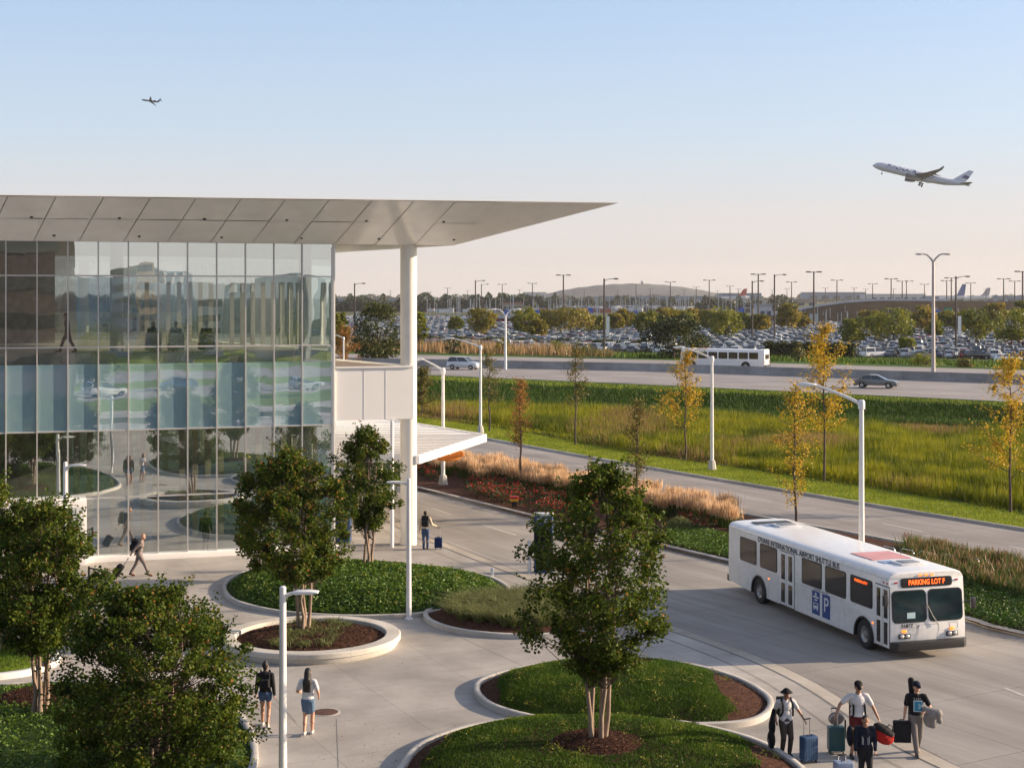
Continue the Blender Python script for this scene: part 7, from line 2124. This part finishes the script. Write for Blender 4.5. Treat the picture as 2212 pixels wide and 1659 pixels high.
def person(label, loc, yaw, height, top, bottom, skin=skin_a, lean=0.0, hands=None, feet=None, hair='short', sleeve='short', legs='long', shoes=shoe_b, hat=None, bend=0.0, head_down=0.0, head_turn=0.0,
           elbow=None, top_len=.0, female=False, seated=False, group=None, face=True, name="person", bulk=1.0):
    """front towards local -y; hands = {'L': point, 'R': point} in local metres (L is at +x)"""
    S = height / 1.75
    t = empty(name, loc, yaw, label, "person", group)
    hipz = .93
    pel = Vector((0, 0, hipz)) if not seated else Vector((0, 0, .52))
    ch = pel + Vector((0, -lean * .34 - bend * .1, .36)); nk = pel + Vector((0, -lean * .5 - bend * .25, .53)); 
    sw = .175 if female else .195
    nk = nk + Vector((0, 0, 0)); hd = nk + Vector((head_turn * .02, -.03 - lean * .1 - head_down * .10, .175 - head_down * .03))
    sh = {'L': nk + Vector((sw, .0, -.055)), 'R': nk + Vector((-sw, .0, -.055))}
    hp = {'L': pel + Vector((.085, 0, -.03)), 'R': pel + Vector((-.085, 0, -.03))}
    hands = hands or {}; feet = feet or {}; elbow = elbow or {}
    H_, EL, KN, FT = {}, {}, {}, {}
    for s, sg in (('L', 1), ('R', -1)):
        hd_t = Vector(hands.get(s, (sg * .27, -.08, .80))) / 1.0
        EL[s], H_[s] = ik(sh[s], hd_t, .285, .26, elbow.get(s, (sg * .4, 1, -.2)))
        f_t = Vector(feet.get(s, (sg * .09, 0, .085)))
        KN[s], FT[s] = ik(hp[s], f_t, .43, .425, (sg * .05, -1, 0))
    sc = lambda mb: [setattr(mb, 'v', [tuple(Vector(p) * S) for p in mb.v])]
    b = MB(); k = bulk
    # torso, neck, head
    M = None
    b.ell(pel + Vector((0, 0, .02)), (.155 * k, .11 * k, .12), 14, 8); b.ell(pel + Vector((0, -lean * .1, .17)), (.135 * k, .10 * k, .15), 14, 8)
    b.ell(ch, (.165 * k, .115 * k, .17), 14, 8); b.ell(nk + Vector((0, .01, -.08)), (.15 * k, .085, .07), 14, 8)
    cone(b, nk + Vector((0, 0, -.05)), hd + Vector((0, .015, -.05)), .058, .052)
    fdir = Vector((math.sin(head_turn), -math.cos(head_turn), -head_down * .8)).normalized()
    b.ell(hd + Vector((0, 0, .015)), (.078, .095, .108), 16, 12)
    b.ell(hd + fdir * .035 - Vector((0, 0, .055)), (.055, .06, .06), 12, 8)
    cone(b, hd + fdir * .092 + Vector((0, 0, .005)), hd + fdir * .112 - Vector((0, 0, .028)), .008, .013, 8)
    side = fdir.cross(Vector((0, 0, 1))).normalized()
    for s_ in (-1, 1): b.ell(hd + side * .080 * s_ - Vector((0, 0, .01)), (.014, .02, .032), 8, 6)
    for s, sg in (('L', 1), ('R', -1)):
        cone(b, sh[s] - Vector((sg * .03, 0, 0)), sh[s], .06, .062); cone(b, sh[s], EL[s], .054, .041); cone(b, EL[s], H_[s], .041, .026)
        cone(b, hp[s], KN[s], .088 * k, .056); cone(b, KN[s] + Vector((0, .012, -.02)), FT[s].lerp(KN[s], .55) + Vector((0, .018, 0)), .052, .056); cone(b, FT[s].lerp(KN[s], .55), FT[s], .05, .036)
        cone(b, FT[s] + Vector((0, .02, -.045)), FT[s] + Vector((0, -.14, -.055)), .036, .028)
        # hand: palm, four unequal bent fingers, thumb from the side
        fd = (H_[s] - EL[s]).normalized(); fr = Vector((0, -1, 0)); fr = (fr - fd * fr.dot(fd)).normalized(); pn = fd.cross(fr)
        if pn.x * sg > 0: pn = -pn            # palm faces the body
        p0 = H_[s] + fd * .012
        for w_ in (-1, 0, 1): cone(b, p0 + fr * w_ * .018, p0 + fd * .065 + fr * w_ * .024, .017, .016, 8)
        for i_, (w_, L_) in enumerate(((.033, .062), (.012, .072), (-.011, .068), (-.033, .052))):
            q0 = p0 + fd * .07 + fr * w_; q1 = q0 + fd * L_ * .48 + pn * .008; q2 = q1 + fd * L_ * .25 + pn * L_ * .38
            cone(b, q0, q1, .0098, .009, 8); cone(b, q1, q2, .009, .008, 8)
        th0 = p0 + fd * .018 + fr * .026; th1 = th0 + fr * .026 + fd * .022 + pn * .01; th2 = th1 + fd * .028 + pn * .014
        cone(b, th0, th1, .012, .0105, 8); cone(b, th1, th2, .0105, .009, 8)
    sc(b); fuse("body", b, skin, t, .0075, 2)
    # top
    if top is not None:
        c = MB(); e = .016
        c.ell(pel + Vector((0, 0, .05 - top_len)), ((.15 + e) * k, (.115 + e) * k, .10), 14, 8); c.ell(pel + Vector((0, -lean * .1, .17)), ((.145 + e) * k, (.105 + e) * k, .16), 14, 8)
        c.ell(ch, ((.165 + e) * k, (.115 + e) * k, .17 + e), 14, 8); c.ell(nk + Vector((0, .01, -.08)), ((.15 + e) * k, .085 + e, .07 + e), 14, 8)
        if top_len: cone(c, pel + Vector((.06, 0, .05)), pel + Vector((.07, 0, -top_len)), .12, .11); cone(c, pel + Vector((-.06, 0, .05)), pel + Vector((-.07, 0, -top_len)), .12, .11)
        cone(c, nk + Vector((0, 0, -.06)), nk + Vector((0, -.005, -.01)), .075, .066)
        for s, sg in (('L', 1), ('R', -1)):
            cone(c, sh[s] - Vector((sg * .05, 0, 0)), sh[s] - Vector((sg * .01, 0, .005)), .072, .070)
            if sleeve == 'short': cone(c, sh[s], sh[s].lerp(EL[s], .68), .066, .064)
            else:
                cone(c, sh[s], EL[s], .070, .058); cone(c, EL[s], EL[s].lerp(H_[s], .93), .060, .044)
        sc(c); fuse("shirt" if sleeve == 'short' else "jacket", c, top, t, .013, 3)
    if bottom is not None:
        c = MB(); e = .018
        c.ell(pel + Vector((0, 0, .0)), ((.155 + e) * k, (.115 + e) * k, .115), 14, 8)
        for s, sg in (('L', 1), ('R', -1)):
            if legs == 'long':
                cone(c, hp[s], KN[s], (.092 + e) * k, .074); cone(c, KN[s], FT[s].lerp(KN[s], .06), .074, .060)
            elif legs == 'knee':
                cone(c, hp[s], KN[s].lerp(hp[s], .08), (.092 + e) * k, .085)
            elif legs == 'short':
                cone(c, hp[s], hp[s].lerp(KN[s], .34), (.092 + e) * k, .094)
            elif legs == 'skirt':
                m1_ = (hp['L'] + hp['R']) / 2; cone(c, hp[s], m1_.lerp((KN['L'] + KN['R']) / 2, .62) + Vector((sg * .07, 0, 0)), .10, .105)
                cone(c, m1_, m1_.lerp((KN['L'] + KN['R']) / 2, .60), .12, .13)
        sc(c); fuse({'long': "trousers", 'knee': "shorts", 'short': "shorts", 'skirt': "skirt"}[legs], c, bottom, t, .013, 3)
    for s in ('L', 'R'):
        c = MB(); dn = (FT[s] - KN[s]).normalized(); tilt = Vector((0, -1, 0)) if abs(FT[s].z - .085) < .03 else Vector((0, -.9, -.45))
        cone(c, FT[s] + Vector((0, .035, -.04)), FT[s] + tilt * .17 - Vector((0, 0, .048)), .046, .036); c.ell(FT[s] + Vector((0, .0, -.02)), (.046, .055, .04), 10, 6)
        sc(c); c.v = [(p[0], p[1], max(p[2], .0) if FT[s].z < .12 else p[2]) for p in c.v]; fuse("shoe", c, shoes, t, .012, 2)
    if hair != 'bald':
        c = MB(); back = -fdir; back.z = 0
        c.ell(hd + back * .016 + Vector((0, 0, .040)), (.090, .100, .092), 14, 8)
        if hair == 'long':
            cone(c, hd + back * .05, nk + back * .08 + Vector((0, .0, -.08)), .095, .10)
            for q_ in (-.05, 0, .05): cone(c, nk + back * .09 + Vector((q_, 0, -.04)), nk + back * .12 + Vector((q_ * 1.2, 0, -.27)), .075, .045)
        elif hair == 'bun':
            c.ell(hd + Vector((0, .02, .13)), (.05, .05, .045), 10, 8); cone(c, hd + back * .04, hd + back * .045 - Vector((0, 0, .05)), .07, .06)
        else:
            cone(c, hd + back * .035, hd + back * .04 - Vector((0, 0, .035)), .07, .06)
        sc(c); fuse("hair", c, hair_m, t, .011, 2)
    if hat:
        kind_, hm_ = hat; c = MB(); hc = hd + Vector((0, 0, .055)) - fdir * .005
        c.ell(hc + Vector((0, 0, .012)), (.098, .108, .082), 16, 8)
        if kind_ == 'bucket': c.lathe(hc, [(.10, .02), (.165, -.035), (.17, -.03), (.105, .035)], 24)
        else: cone(c, hc + fdir * .07 - Vector((0, 0, .005)), hc + fdir * .15 - Vector((0, 0, .02)), .062, .045); 
        if kind_ == 'cap': 
            c.v = [p for p in c.v]
        sc(c); fuse("hat", c, hm_, t, .010, 1)
    if face:
        for s_ in (-1, 1):
            c = MB(); c.ell((hd + fdir * .089 + side * .030 * s_ + Vector((0, 0, .012))) * S, (.010, .010, .007), 8, 6); c.build("eye", hair_m, t)
        c = MB(); c.ell((hd + fdir * .094 - Vector((0, 0, .052))) * S, (.020, .010, .006), 8, 6); c.build("mouth", mat_lip, t)
    return t, {k_: v_ * S for k_, v_ in dict(nk=nk, hd=hd, ch=ch, pel=pel, hL=H_['L'], hR=H_['R'], shL=sh['L'], shR=sh['R']).items()}
mat_lip = mat("lip", (.32, .12, .10), .5)

def backpack(t, J, m, w=.29, h=.44, d=.17, front_straps=True, sgn=1):
    """worn pack: a thing held by the person, so it stays a separate object"""
    c = J['ch'] + Vector((0, .115 + d / 2 + .02, .03))
    o = empty("backpack", t.matrix_world @ Vector((0, 0, 0)), 0)
    return c

def worn_pack(t, J, label, m, w=.29, h=.44, d=.17, up_=0.0):
    c = J['ch'] + Vector((0, .125 + d / 2, .02 + up_))
    M = Matrix.Translation(t.location) @ Matrix.Rotation(t.rotation_euler.z, 4, 'Z')
    p = M @ c
    o = empty("backpack", p, t.rotation_euler.z, label, "backpack")
    mb = MB(); mb.box((0, 0, 0), (w, d, h)); 
    mb.ell((0, .02, h / 2 - .04), (w / 2, d / 2, .09)); mb.box((0, d / 2 + .03, -h * .16), (w * .8, .08, h * .5))
    fuse("bag", mb, m, o, .014, 5)
    for s in (-1, 1):
        mb = MB(); q = J['ch'] - c
        pts = [Vector((s * .1, -.06, h / 2 - .02)), Vector((s * .12, -.20, .235)) , Vector((s * .125, -.335, .10)), Vector((s * .13, -.335, -.04)), Vector((s * .15, -.25, -.15)), Vector((s * .12, -.07, -.19))]
        for a, b in zip(pts, pts[1:]): mb.bar(a, b, .012, .045, (1, 0, 0))
        mb.build("strap", m, o)
    mb = MB(); mb.tube([(-.04, -.03, h / 2 + .03), (0, -.03, h / 2 + .07), (.04, -.03, h / 2 + .03)], .01, 6); mb.build("grab_loop", m, o)
    return o

def suitcase(loc, yaw, label, m, w=.40, h=.58, d=.25, handle=.42, tilt=0.0, name="suitcase", dark=None):
    t = empty(name, loc, yaw, label, "suitcase")
    q = Matrix.Rotation(tilt, 3, 'X')
    def put(nm, mb, mm, par=t, **kw):
        mb.v = [tuple(q @ Vector(p)) for p in mb.v]; return mb.build(nm, mm, par, **kw)
    mb = MB(); mb.box((0, 0, .07 + h / 2), (w, d, h)); put("shell", mb, m, bevel=.045, seg=3)
    for s in (-1, 1):
        mb = MB()
        for k in (-2, -1, 0, 1, 2): mb.box((k * w * .17, s * (d / 2 + .002), .07 + h / 2), (.018, .008, h * .82))
        put("ribbing", mb, m)
    for s in (-1, 1):
        mb = MB(); mb.tube([(s * .09, d * .32, .07 + h), (s * .09, d * .32, .07 + h + handle)], .009, 6); put("handle_rod", mb, silver)
    mb = MB(); mb.box((0, d * .32, .07 + h + handle), (.22, .03, .03)); put("handle_grip", mb, black_plastic, bevel=.008)
    mb = MB(); mb.tube([(-.07, -.02, .07 + h), (-.05, -.02, .10 + h), (.05, -.02, .10 + h), (.07, -.02, .07 + h)], .012, 6); put("carry_handle", mb, black_plastic)
    for sx in (-1, 1):
        for sy in (-1, 1):
            mb = MB(); mb.tube([(sx * (w / 2 - .05) - .012, sy * (d / 2 - .05), .035), (sx * (w / 2 - .05) + .012, sy * (d / 2 - .05), .035)], .034, 12); put("wheel", mb, black_rubber)
    return t

def world_pt(t, v): return (Matrix.Translation(t.location) @ Matrix.Rotation(t.rotation_euler.z, 4, 'Z')) @ Vector(v)

# two women walking away
p = at(573, 1569); t, J = person("woman in black jacket and denim shorts walking away, left of the nearest lamp", p, R(180 + 4), ztop(1430, p.y), c_black, c_denim, skin_b, sleeve='long', legs='short', shoes=shoe_w, hair='bun', feet={'L': (.08, -.10, .085), 'R': (-.08, .16, .12)}, hands={'L': (.27, -.12, .82), 'R': (-.26, .06, .80)}, female=True, group=None)
worn_pack(t, J, "black backpack on the woman in denim shorts", c_black, .28, .42, .14)
p = at(665, 1587); t, J = person("woman in white top and denim skirt walking away, right of the nearest lamp", p, R(180 - 3), ztop(1443, p.y), c_white, c_lightdenim, skin_a, sleeve='short', legs='skirt', shoes=shoe_w, hair='long', feet={'L': (.07, .14, .11), 'R': (-.09, -.10, .085)}, hands={'L': (.24, -.25, 1.05), 'R': (-.27, -.15, .98)}, female=True)

# bald man in a grey suit crossing in front of the glass, pulling a bag behind him
p = at(301, 1244); YW = R(90 + 4)
t, J = person("bald man in a grey suit striding past the glass wall", p, YW, 1.78, c_greysuit, c_greysuit, skin_a, sleeve='long', legs='long', shoes=shoe_br, hair='bald', lean=.16, head_down=.25, top_len=.10, feet={'L': (.07, .36, .13), 'R': (-.07, -.40, .085)}, hands={'L': (.24, .22, .86), 'R': (-.27, .42, .80)}, bulk=1.1)
worn_pack(t, J, "black backpack on the bald man", c_black, .34, .5, .24, -.05)
hp_ = world_pt(t, J['hR'])
bag = suitcase(Vector((p.x - 1.02, p.y - .15, 0)), R(-90), "black cabin bag tilted behind the bald man", c_black, .36, .50, .26, .38, R(-33))
# man with a suitcase on the kerb side by the column
p = at(919, 1186); t, J = person("man in a cream jacket walking away beside the white column", p, R(180), 1.76, c_cream, c_denim, skin_b, sleeve='long', legs='long', feet={'L': (.08, .05, .09), 'R': (-.09, -.12, .085)}, hands={'L': (.27, -.12, .82), 'R': (-.50, -.06, 1.04)}, elbow={'R': (-.3, .3, -1)}, face=False)
worn_pack(t, J, "black backpack on the man in the cream jacket", c_black, .32, .48, .18)
suitcase(Vector((p.x + .60, p.y - .02, 0)), R(180), "dark blue suitcase rolling beside the man in the cream jacket", cloth("case_navy", (.02, .035, .10)), .36, .48, .24, .46)

case_blue = mat("case_blue", (.022, .065, .15), .4, var=.05); case_teal = mat("case_teal", (.012, .085, .10), .4, var=.05); case_pale = mat("case_pale", (.22, .28, .40), .4, var=.05)
# traveller with bucket hat
p = at(1697, 1630); t, J = person("traveller in a bucket hat, white shirt and dark cargo trousers beside the kerb", p, R(10), ztop(1486, p.y), c_white, c_cargo, skin_b, legs='long', hat=('bucket', c_black), hair='short', head_down=.35, head_turn=.2, feet={'L': (.09, -.05, .085), 'R': (-.08, .05, .085)}, hands={'L': (.50, -.20, .86), 'R': (-.27, -.02, .92)}, elbow={'L': (.4, .5, -.5)}, top_len=.08)
for s in ('L', 'R'):
    pass
tp = empty("backpack", world_pt(t, (0, .14, 1.2)), R(10), "dark backpack worn by the traveller in the bucket hat", "backpack")
mb = MB(); mb.box((0, .09, 0), (.30, .16, .46)); mb.box((0, .17, -.05), (.24, .08, .28)); fuse("bag", mb, c_black, tp, .014, 4)
for s in (-1, 1):
    mb = MB(); pts = [(s * .11, .02, .22), (s * .125, -.14, .27), (s * .13, -.30, .12), (s * .135, -.31, -.06), (s * .17, -.2, -.2), (s * .13, .0, -.22)]
    for a, b in zip(pts, pts[1:]): mb.bar(a, b, .012, .05, (1, 0, 0))
    mb.build("strap", c_black, tp)
# his instrument case, slung at his right side
q = world_pt(t, (-.36, .06, .62)); o = empty("instrument_case", q, R(10), "long black instrument case at the side of the traveller in the bucket hat", "case")
mb = MB(); mb.ell((0, .0, -.22), (.09, .2, .24)); mb.ell((.02, 0, .10), (.08, .15, .22)); cone(mb, (.02, 0, .2), (.07, 0, .52), .08, .055); fuse("case_shell", mb, c_black, o, .014, 4)
mb = MB(); mb.box((-.092, -.06, -.3), (.01, .06, .2)); mb.build("label_patch", c_lightgrey, o)
mb = MB(); mb.bar((.07, 0, .5), (.16, 0, .80), .03, .01); mb.build("strap", c_black, o)
suitcase(at(1747, 1646), R(25), "blue hard suitcase pushed by the traveller in the bucket hat", case_blue, .42, .60, .26, .40)

# traveller in white shirt and maroon shorts, arms out
p = at(1853, 1636); t, J = person("traveller in a white shirt and maroon shorts with both arms held out", p, R(0), ztop(1470, p.y), c_white, c_maroon, skin_b, legs='knee', hat=('cap', c_black), head_down=.3, feet={'L': (.16, -.12, .085), 'R': (-.14, .02, .085)}, hands={'L': (.46, -.18, .88), 'R': (-.52, -.10, 1.0)}, elbow={'L': (.6, .2, -.2), 'R': (-.6, .2, -.2)}, shoes=shoe_b, bulk=1.08)
tp = empty("backpack", world_pt(t, (0, .15, 1.2)), R(0), "dark backpack worn by the traveller with maroon shorts", "backpack")
mb = MB(); mb.box((0, .09, 0), (.32, .18, .46)); fuse("bag", mb, c_black, tp, .014, 4)
for s in (-1, 1):
    mb = MB(); pts = [(s * .11, .02, .24), (s * .135, -.14, .29), (s * .14, -.315, .12), (s * .15, -.325, -.06), (s * .18, -.2, -.2), (s * .13, .0, -.22)]
    for a, b in zip(pts, pts[1:]): mb.bar(a, b, .012, .05, (1, 0, 0))
    mb.build("strap", c_black, tp)
sc_ = at(1806, 1626); suitcase(sc_, R(4), "teal hard suitcase with a white bag strapped on its handle", case_teal, .42, .62, .27, .44)
o = empty("tote_bag", sc_ + Vector((0, .0, .72)), R(4), "round pale bag with grey strips sitting on the teal suitcase", "bag")
mb = MB(); mb.ell((0, 0, .17), (.21, .13, .17)); fuse("bag", mb, c_lightgrey, o, .015, 3)
mb = MB(); 
for a_ in range(0, 181, 20): mb.box((.19 * math.cos(R(a_)), -.125 + .03 * abs(math.cos(R(a_))), .17 + .15 * math.sin(R(a_)) * .9), (.03, .02, .03))
mb.bar((0, -.13, .03), (0, -.13, .33), .03, .02, (0, 1, 0)); mb.build("trim", c_white, o)
mb = MB(); mb.box((.24, 0, -.1), (.03, .05, .45)); mb.build("strap", c_black, o)

# shorter traveller in front with striped jacket
Yk = at(1870, 1694).y
p = Vector((xat(1868, Yk), Yk, 0)); t, J = person("short traveller in a black track jacket with white stripes, carrying a red duffel", p, R(-4), ztop(1541, Yk), c_navy, c_black, skin_b, sleeve='long', legs='long', head_down=.45, feet={'L': (.09, -.12, .085), 'R': (-.08, .14, .10)}, hands={'L': (.24, -.12, .88), 'R': (-.25, -.14, .86)}, bulk=1.12, lean=.1)
mb = MB()
for s in (-1, 1):
    for k in (0, 1): mb.box((s * (.055 + k * .03), -.152, 1.17), (.009, .006, .28))
mb.v = [tuple(Vector(v_) * (ztop(1541, Yk) / 1.75)) for v_ in mb.v]; mb.build("jacket_stripe", c_white, t)
mb = MB(); 
for s in (-1, 1): mb.box((s * .17, -.06, .45), (.012, .03, .55))
mb.v = [tuple(Vector(v_) * (ztop(1541, Yk) / 1.75)) for v_ in mb.v]; mb.build("trouser_stripe", c_white, t)
q = at(1908, 1694); q = Vector((xat(1908, Yk + .05), Yk + .05, ztop(1590, Yk)))
o = empty("duffel_bag", q, R(12), "red duffel bag with black ends held by the short traveller", "bag")
Mq = Matrix.Rotation(R(32), 3, 'Y')
mb = MB(); mb.ell((0, 0, 0), (.30, .17, .19), 14, 8, Mq); mb.box((0, 0, 0), (.38, .26, .26), M=Mq); fuse("bag", mb, c_red, o, .016, 5)
mb = MB(); mb.ell(Mq @ Vector((-.05, 0, .12)), (.31, .185, .13), 14, 8, Mq); fuse("black_top", mb, c_black, o, .016, 3)
mb = MB(); mb.tube([Mq @ Vector((-.12, -.16, .08)), Mq @ Vector((-.06, -.08, .3)), Mq @ Vector((.06, -.08, .3)), Mq @ Vector((.12, -.16, .08))], .014, 6); mb.build("handle", c_black, o)
q = Vector((xat(1848, Yk + .1), Yk + .12, ztop(1592, Yk)))
o = empty("shoulder_bag", q, R(5), "brown and navy shoulder bag hanging at the short traveller's side", "bag")
mb = MB(); mb.box((0, 0, 0), (.22, .22, .36)); fuse("bag", mb, c_brown, o, .016, 6)
mb = MB(); mb.ell((-.12, .02, 0), (.09, .14, .26)); fuse("side_pocket", mb, c_navy, o, .016, 3)
mb = MB(); mb.bar((.05, 0, .15), (.22, 0, .42), .03, .012); mb.build("strap", c_black, o)
Yp = at(1822, 1706).y
suitcase(Vector((xat(1822, Yp), Yp, 0)), R(10), "pale blue suitcase cut off by the bottom edge of the picture", case_pale, .44, .62, .28, .12)

# traveller in black t-shirt
p = at(1979, 1628); p = Vector((p.x, p.y, 0)); t, J = person("traveller in a black t-shirt with a blue print and grey trousers, nearest the road", p, R(-6), ztop(1462, p.y) - .12, c_black, c_grey, skin_a, legs='long', hat=('cap', c_navy), head_turn=.3, feet={'L': (.07, .22, .12), 'R': (-.02, -.26, .085)}, hands={'L': (.16, -.26, 1.10), 'R': (-.30, -.06, .84)}, elbow={'L': (.7, .3, -.5)})
Sx = (ztop(1462, p.y) - .12) / 1.75
mb = MB(); mb.box((.02, -.150, 1.20), (.21, .012, .27)); mb.v = [tuple(Vector(v_) * Sx) for v_ in mb.v]; mb.build("print_border", mat("print_pale", (.50, .62, .66), .7), t)
mb = MB(); mb.box((.02, -.158, 1.20), (.17, .008, .23)); mb.v = [tuple(Vector(v_) * Sx) for v_ in mb.v]; mb.build("print_square", mat("print_blue", (.02, .22, .36), .7), t)
mb = MB(); pts = [(.03 + .07 * math.cos(R(a_)), .07 * math.sin(R(a_))) for a_ in range(-80, 81, 16)] + [(.0 + .08 * math.cos(R(a_)) * .45, .066 * math.sin(R(a_))) for a_ in range(70, -71, -20)]
n_ = len(pts); mb.add([(x_, -.1645, 1.2 + z_) for x_, z_ in pts], [tuple(range(n_))]); mb.v = [tuple(Vector(v_) * Sx) for v_ in mb.v]; mb.build("print_crescent", mat("print_light", (.30, .50, .58), .7), t)
mb = MB()
for i_, w_ in enumerate((.03, .02, .035, .02)): mb.box((-.06 + i_ * .045, -.146, 1.375 + (i_ % 2) * .006), (w_ * .7, .008, .018))
mb.v = [tuple(Vector(v_) * Sx) for v_ in mb.v]; mb.build("print_lettering", c_white, t)
q = world_pt(t, (-.02, .24, 1.32)); o = empty("instrument_case", q, R(-6), "black padded case rising behind the head of the traveller in the black t-shirt", "case")
mb = MB(); cone(mb, (0, 0, -.55), (-.02, 0, .12), .15, .12); cone(mb, (-.02, 0, .12), (-.07, 0, .50), .10, .085); fuse("case_shell", mb, c_black, o, .016, 4)
mb = MB()
for s in (-1, 1): mb.bar((s * .1, -.1, .1), (s * .12, -.27, .05), .012, .045, (1, 0, 0)); mb.bar((s * .12, -.27, .05), (s * .13, -.385, -.12), .012, .045, (1, 0, 0))
mb.build("strap", c_black, o)
hR = world_pt(t, J['hR']); q = hR + Vector((-.06, -.02, -.33)); o = empty("hard_case", q, R(-4), "black padded hand case held by the traveller in the black t-shirt", "case")
mb = MB(); mb.box((0, 0, 0), (.44, .20, .54)); fuse("case_shell", mb, c_black, o, .016, 8)
mb = MB(); mb.box((0, -.105, -.02), (.30, .02, .38)); fuse("front_pocket", mb, c_black, o, .01, 2)
mb = MB(); mb.tube([(-.07, 0, .24), (-.05, 0, .31), (.05, 0, .31), (.07, 0, .24)], .012, 6); mb.build("handle", c_black, o)
q = world_pt(t, (.34, -.20, 1.12)); o = empty("folded_jacket", q, R(-6), "light grey jacket draped over the arm of the traveller in the black t-shirt", "jacket")
mb = MB(); cone(mb, (-.14, 0, .06), (.16, .0, -.02), .10, .13); cone(mb, (.0, 0, -.05), (.04, 0, -.30), .15, .10); cone(mb, (.14, .02, 0), (.22, .03, -.22), .10, .07); mb.ell((-.04, 0, -.16), (.16, .09, .22))
fuse("cloth", mb, c_lightgrey, o, .014, 3)
mb = MB(); mb.ell((.1, .12, -.55), (.08, .08, .2)); mb.v = [v_ for v_ in mb.v]

# people inside the building, seen through the upper glazing
def inside(px_, depth, z):
    x = fx(px_, depth); return BM @ Vector((x, depth, z))
for px_, dp, top_, lab in ((331, .7, c_green, "seated person in dark green seen behind the upper glass, leftmost"), (380, .7, c_navy, "seated person in dark clothes seen behind the upper glass, middle one"), (446, .7, c_black, "seated person in black seen behind the upper glass, rightmost")):
    p = inside(px_, dp, 9.2)
    person(lab, p, BRZ + R(180), 1.75, top_, c_black, skin_c, sleeve='long', legs='long', seated=True, feet={'L': (.09, -.42, .085), 'R': (-.09, -.42, .085)}, hands={'L': (.15, -.3, .72), 'R': (-.15, -.3, .72)}, face=False, group=None, hair='long' if px_ == 331 else 'short')
    o = empty("lounge_chair", BM @ Vector((fx(px_, dp), dp, 9.2)), BRZ, lab.replace("seated person in dark green", "pale lounge seat under the person in green").replace("seated person in dark clothes", "pale lounge seat under the person in the middle").replace("seated person in black", "dark lounge seat under the person in black").split(" seen")[0] + " behind the glass", "chair")
    mb = MB(); mb.box((0, .1, .22), (.7, .6, .32)); mb.build("seat", c_white if px_ < 440 else c_grey, o, bevel=.04)
    mb = MB(); mb.box((0, -.26, .5), (.7, .12, .7)); mb.build("backrest", c_white if px_ < 440 else c_grey, o, bevel=.04)
p = inside(146, .9, 9.2); person("dark figure striding along behind the upper glass at the left", p, BRZ + R(-90), 1.75, c_green, c_black, skin_c, sleeve='long', lean=.1, feet={'L': (.07, -.34, .085), 'R': (-.07, .34, .12)}, face=False)
p = inside(444, 1.4, .04); person("person standing inside the lobby behind the ground floor glass", p, BRZ + R(160), 1.78, c_green, c_cargo, skin_c, sleeve='long', face=False)

# ------------------------------------------------------------------ air
def add_haze(density):
    t = MB(); t.box((0, 2900, 60), (7000, 7000, 126)); 
    m = bpy.data.materials.new("haze_air"); m.use_nodes = True; n = m.node_tree.nodes; l = m.node_tree.links; n.clear()
    out = n.new("ShaderNodeOutputMaterial"); pv = n.new("ShaderNodeVolumePrincipled"); pv.inputs["Density"].default_value = density
    pv.inputs["Color"].default_value = (.93, .91, .90, 1); pv.inputs["Anisotropy"].default_value = .2
    l.new(pv.outputs[0], out.inputs["Volume"])
    o = t.build("haze", m); tag(o, "thin pale evening haze over the airport", "haze", kind='stuff')
HAZE = 0.00006
if HAZE: add_haze(HAZE)
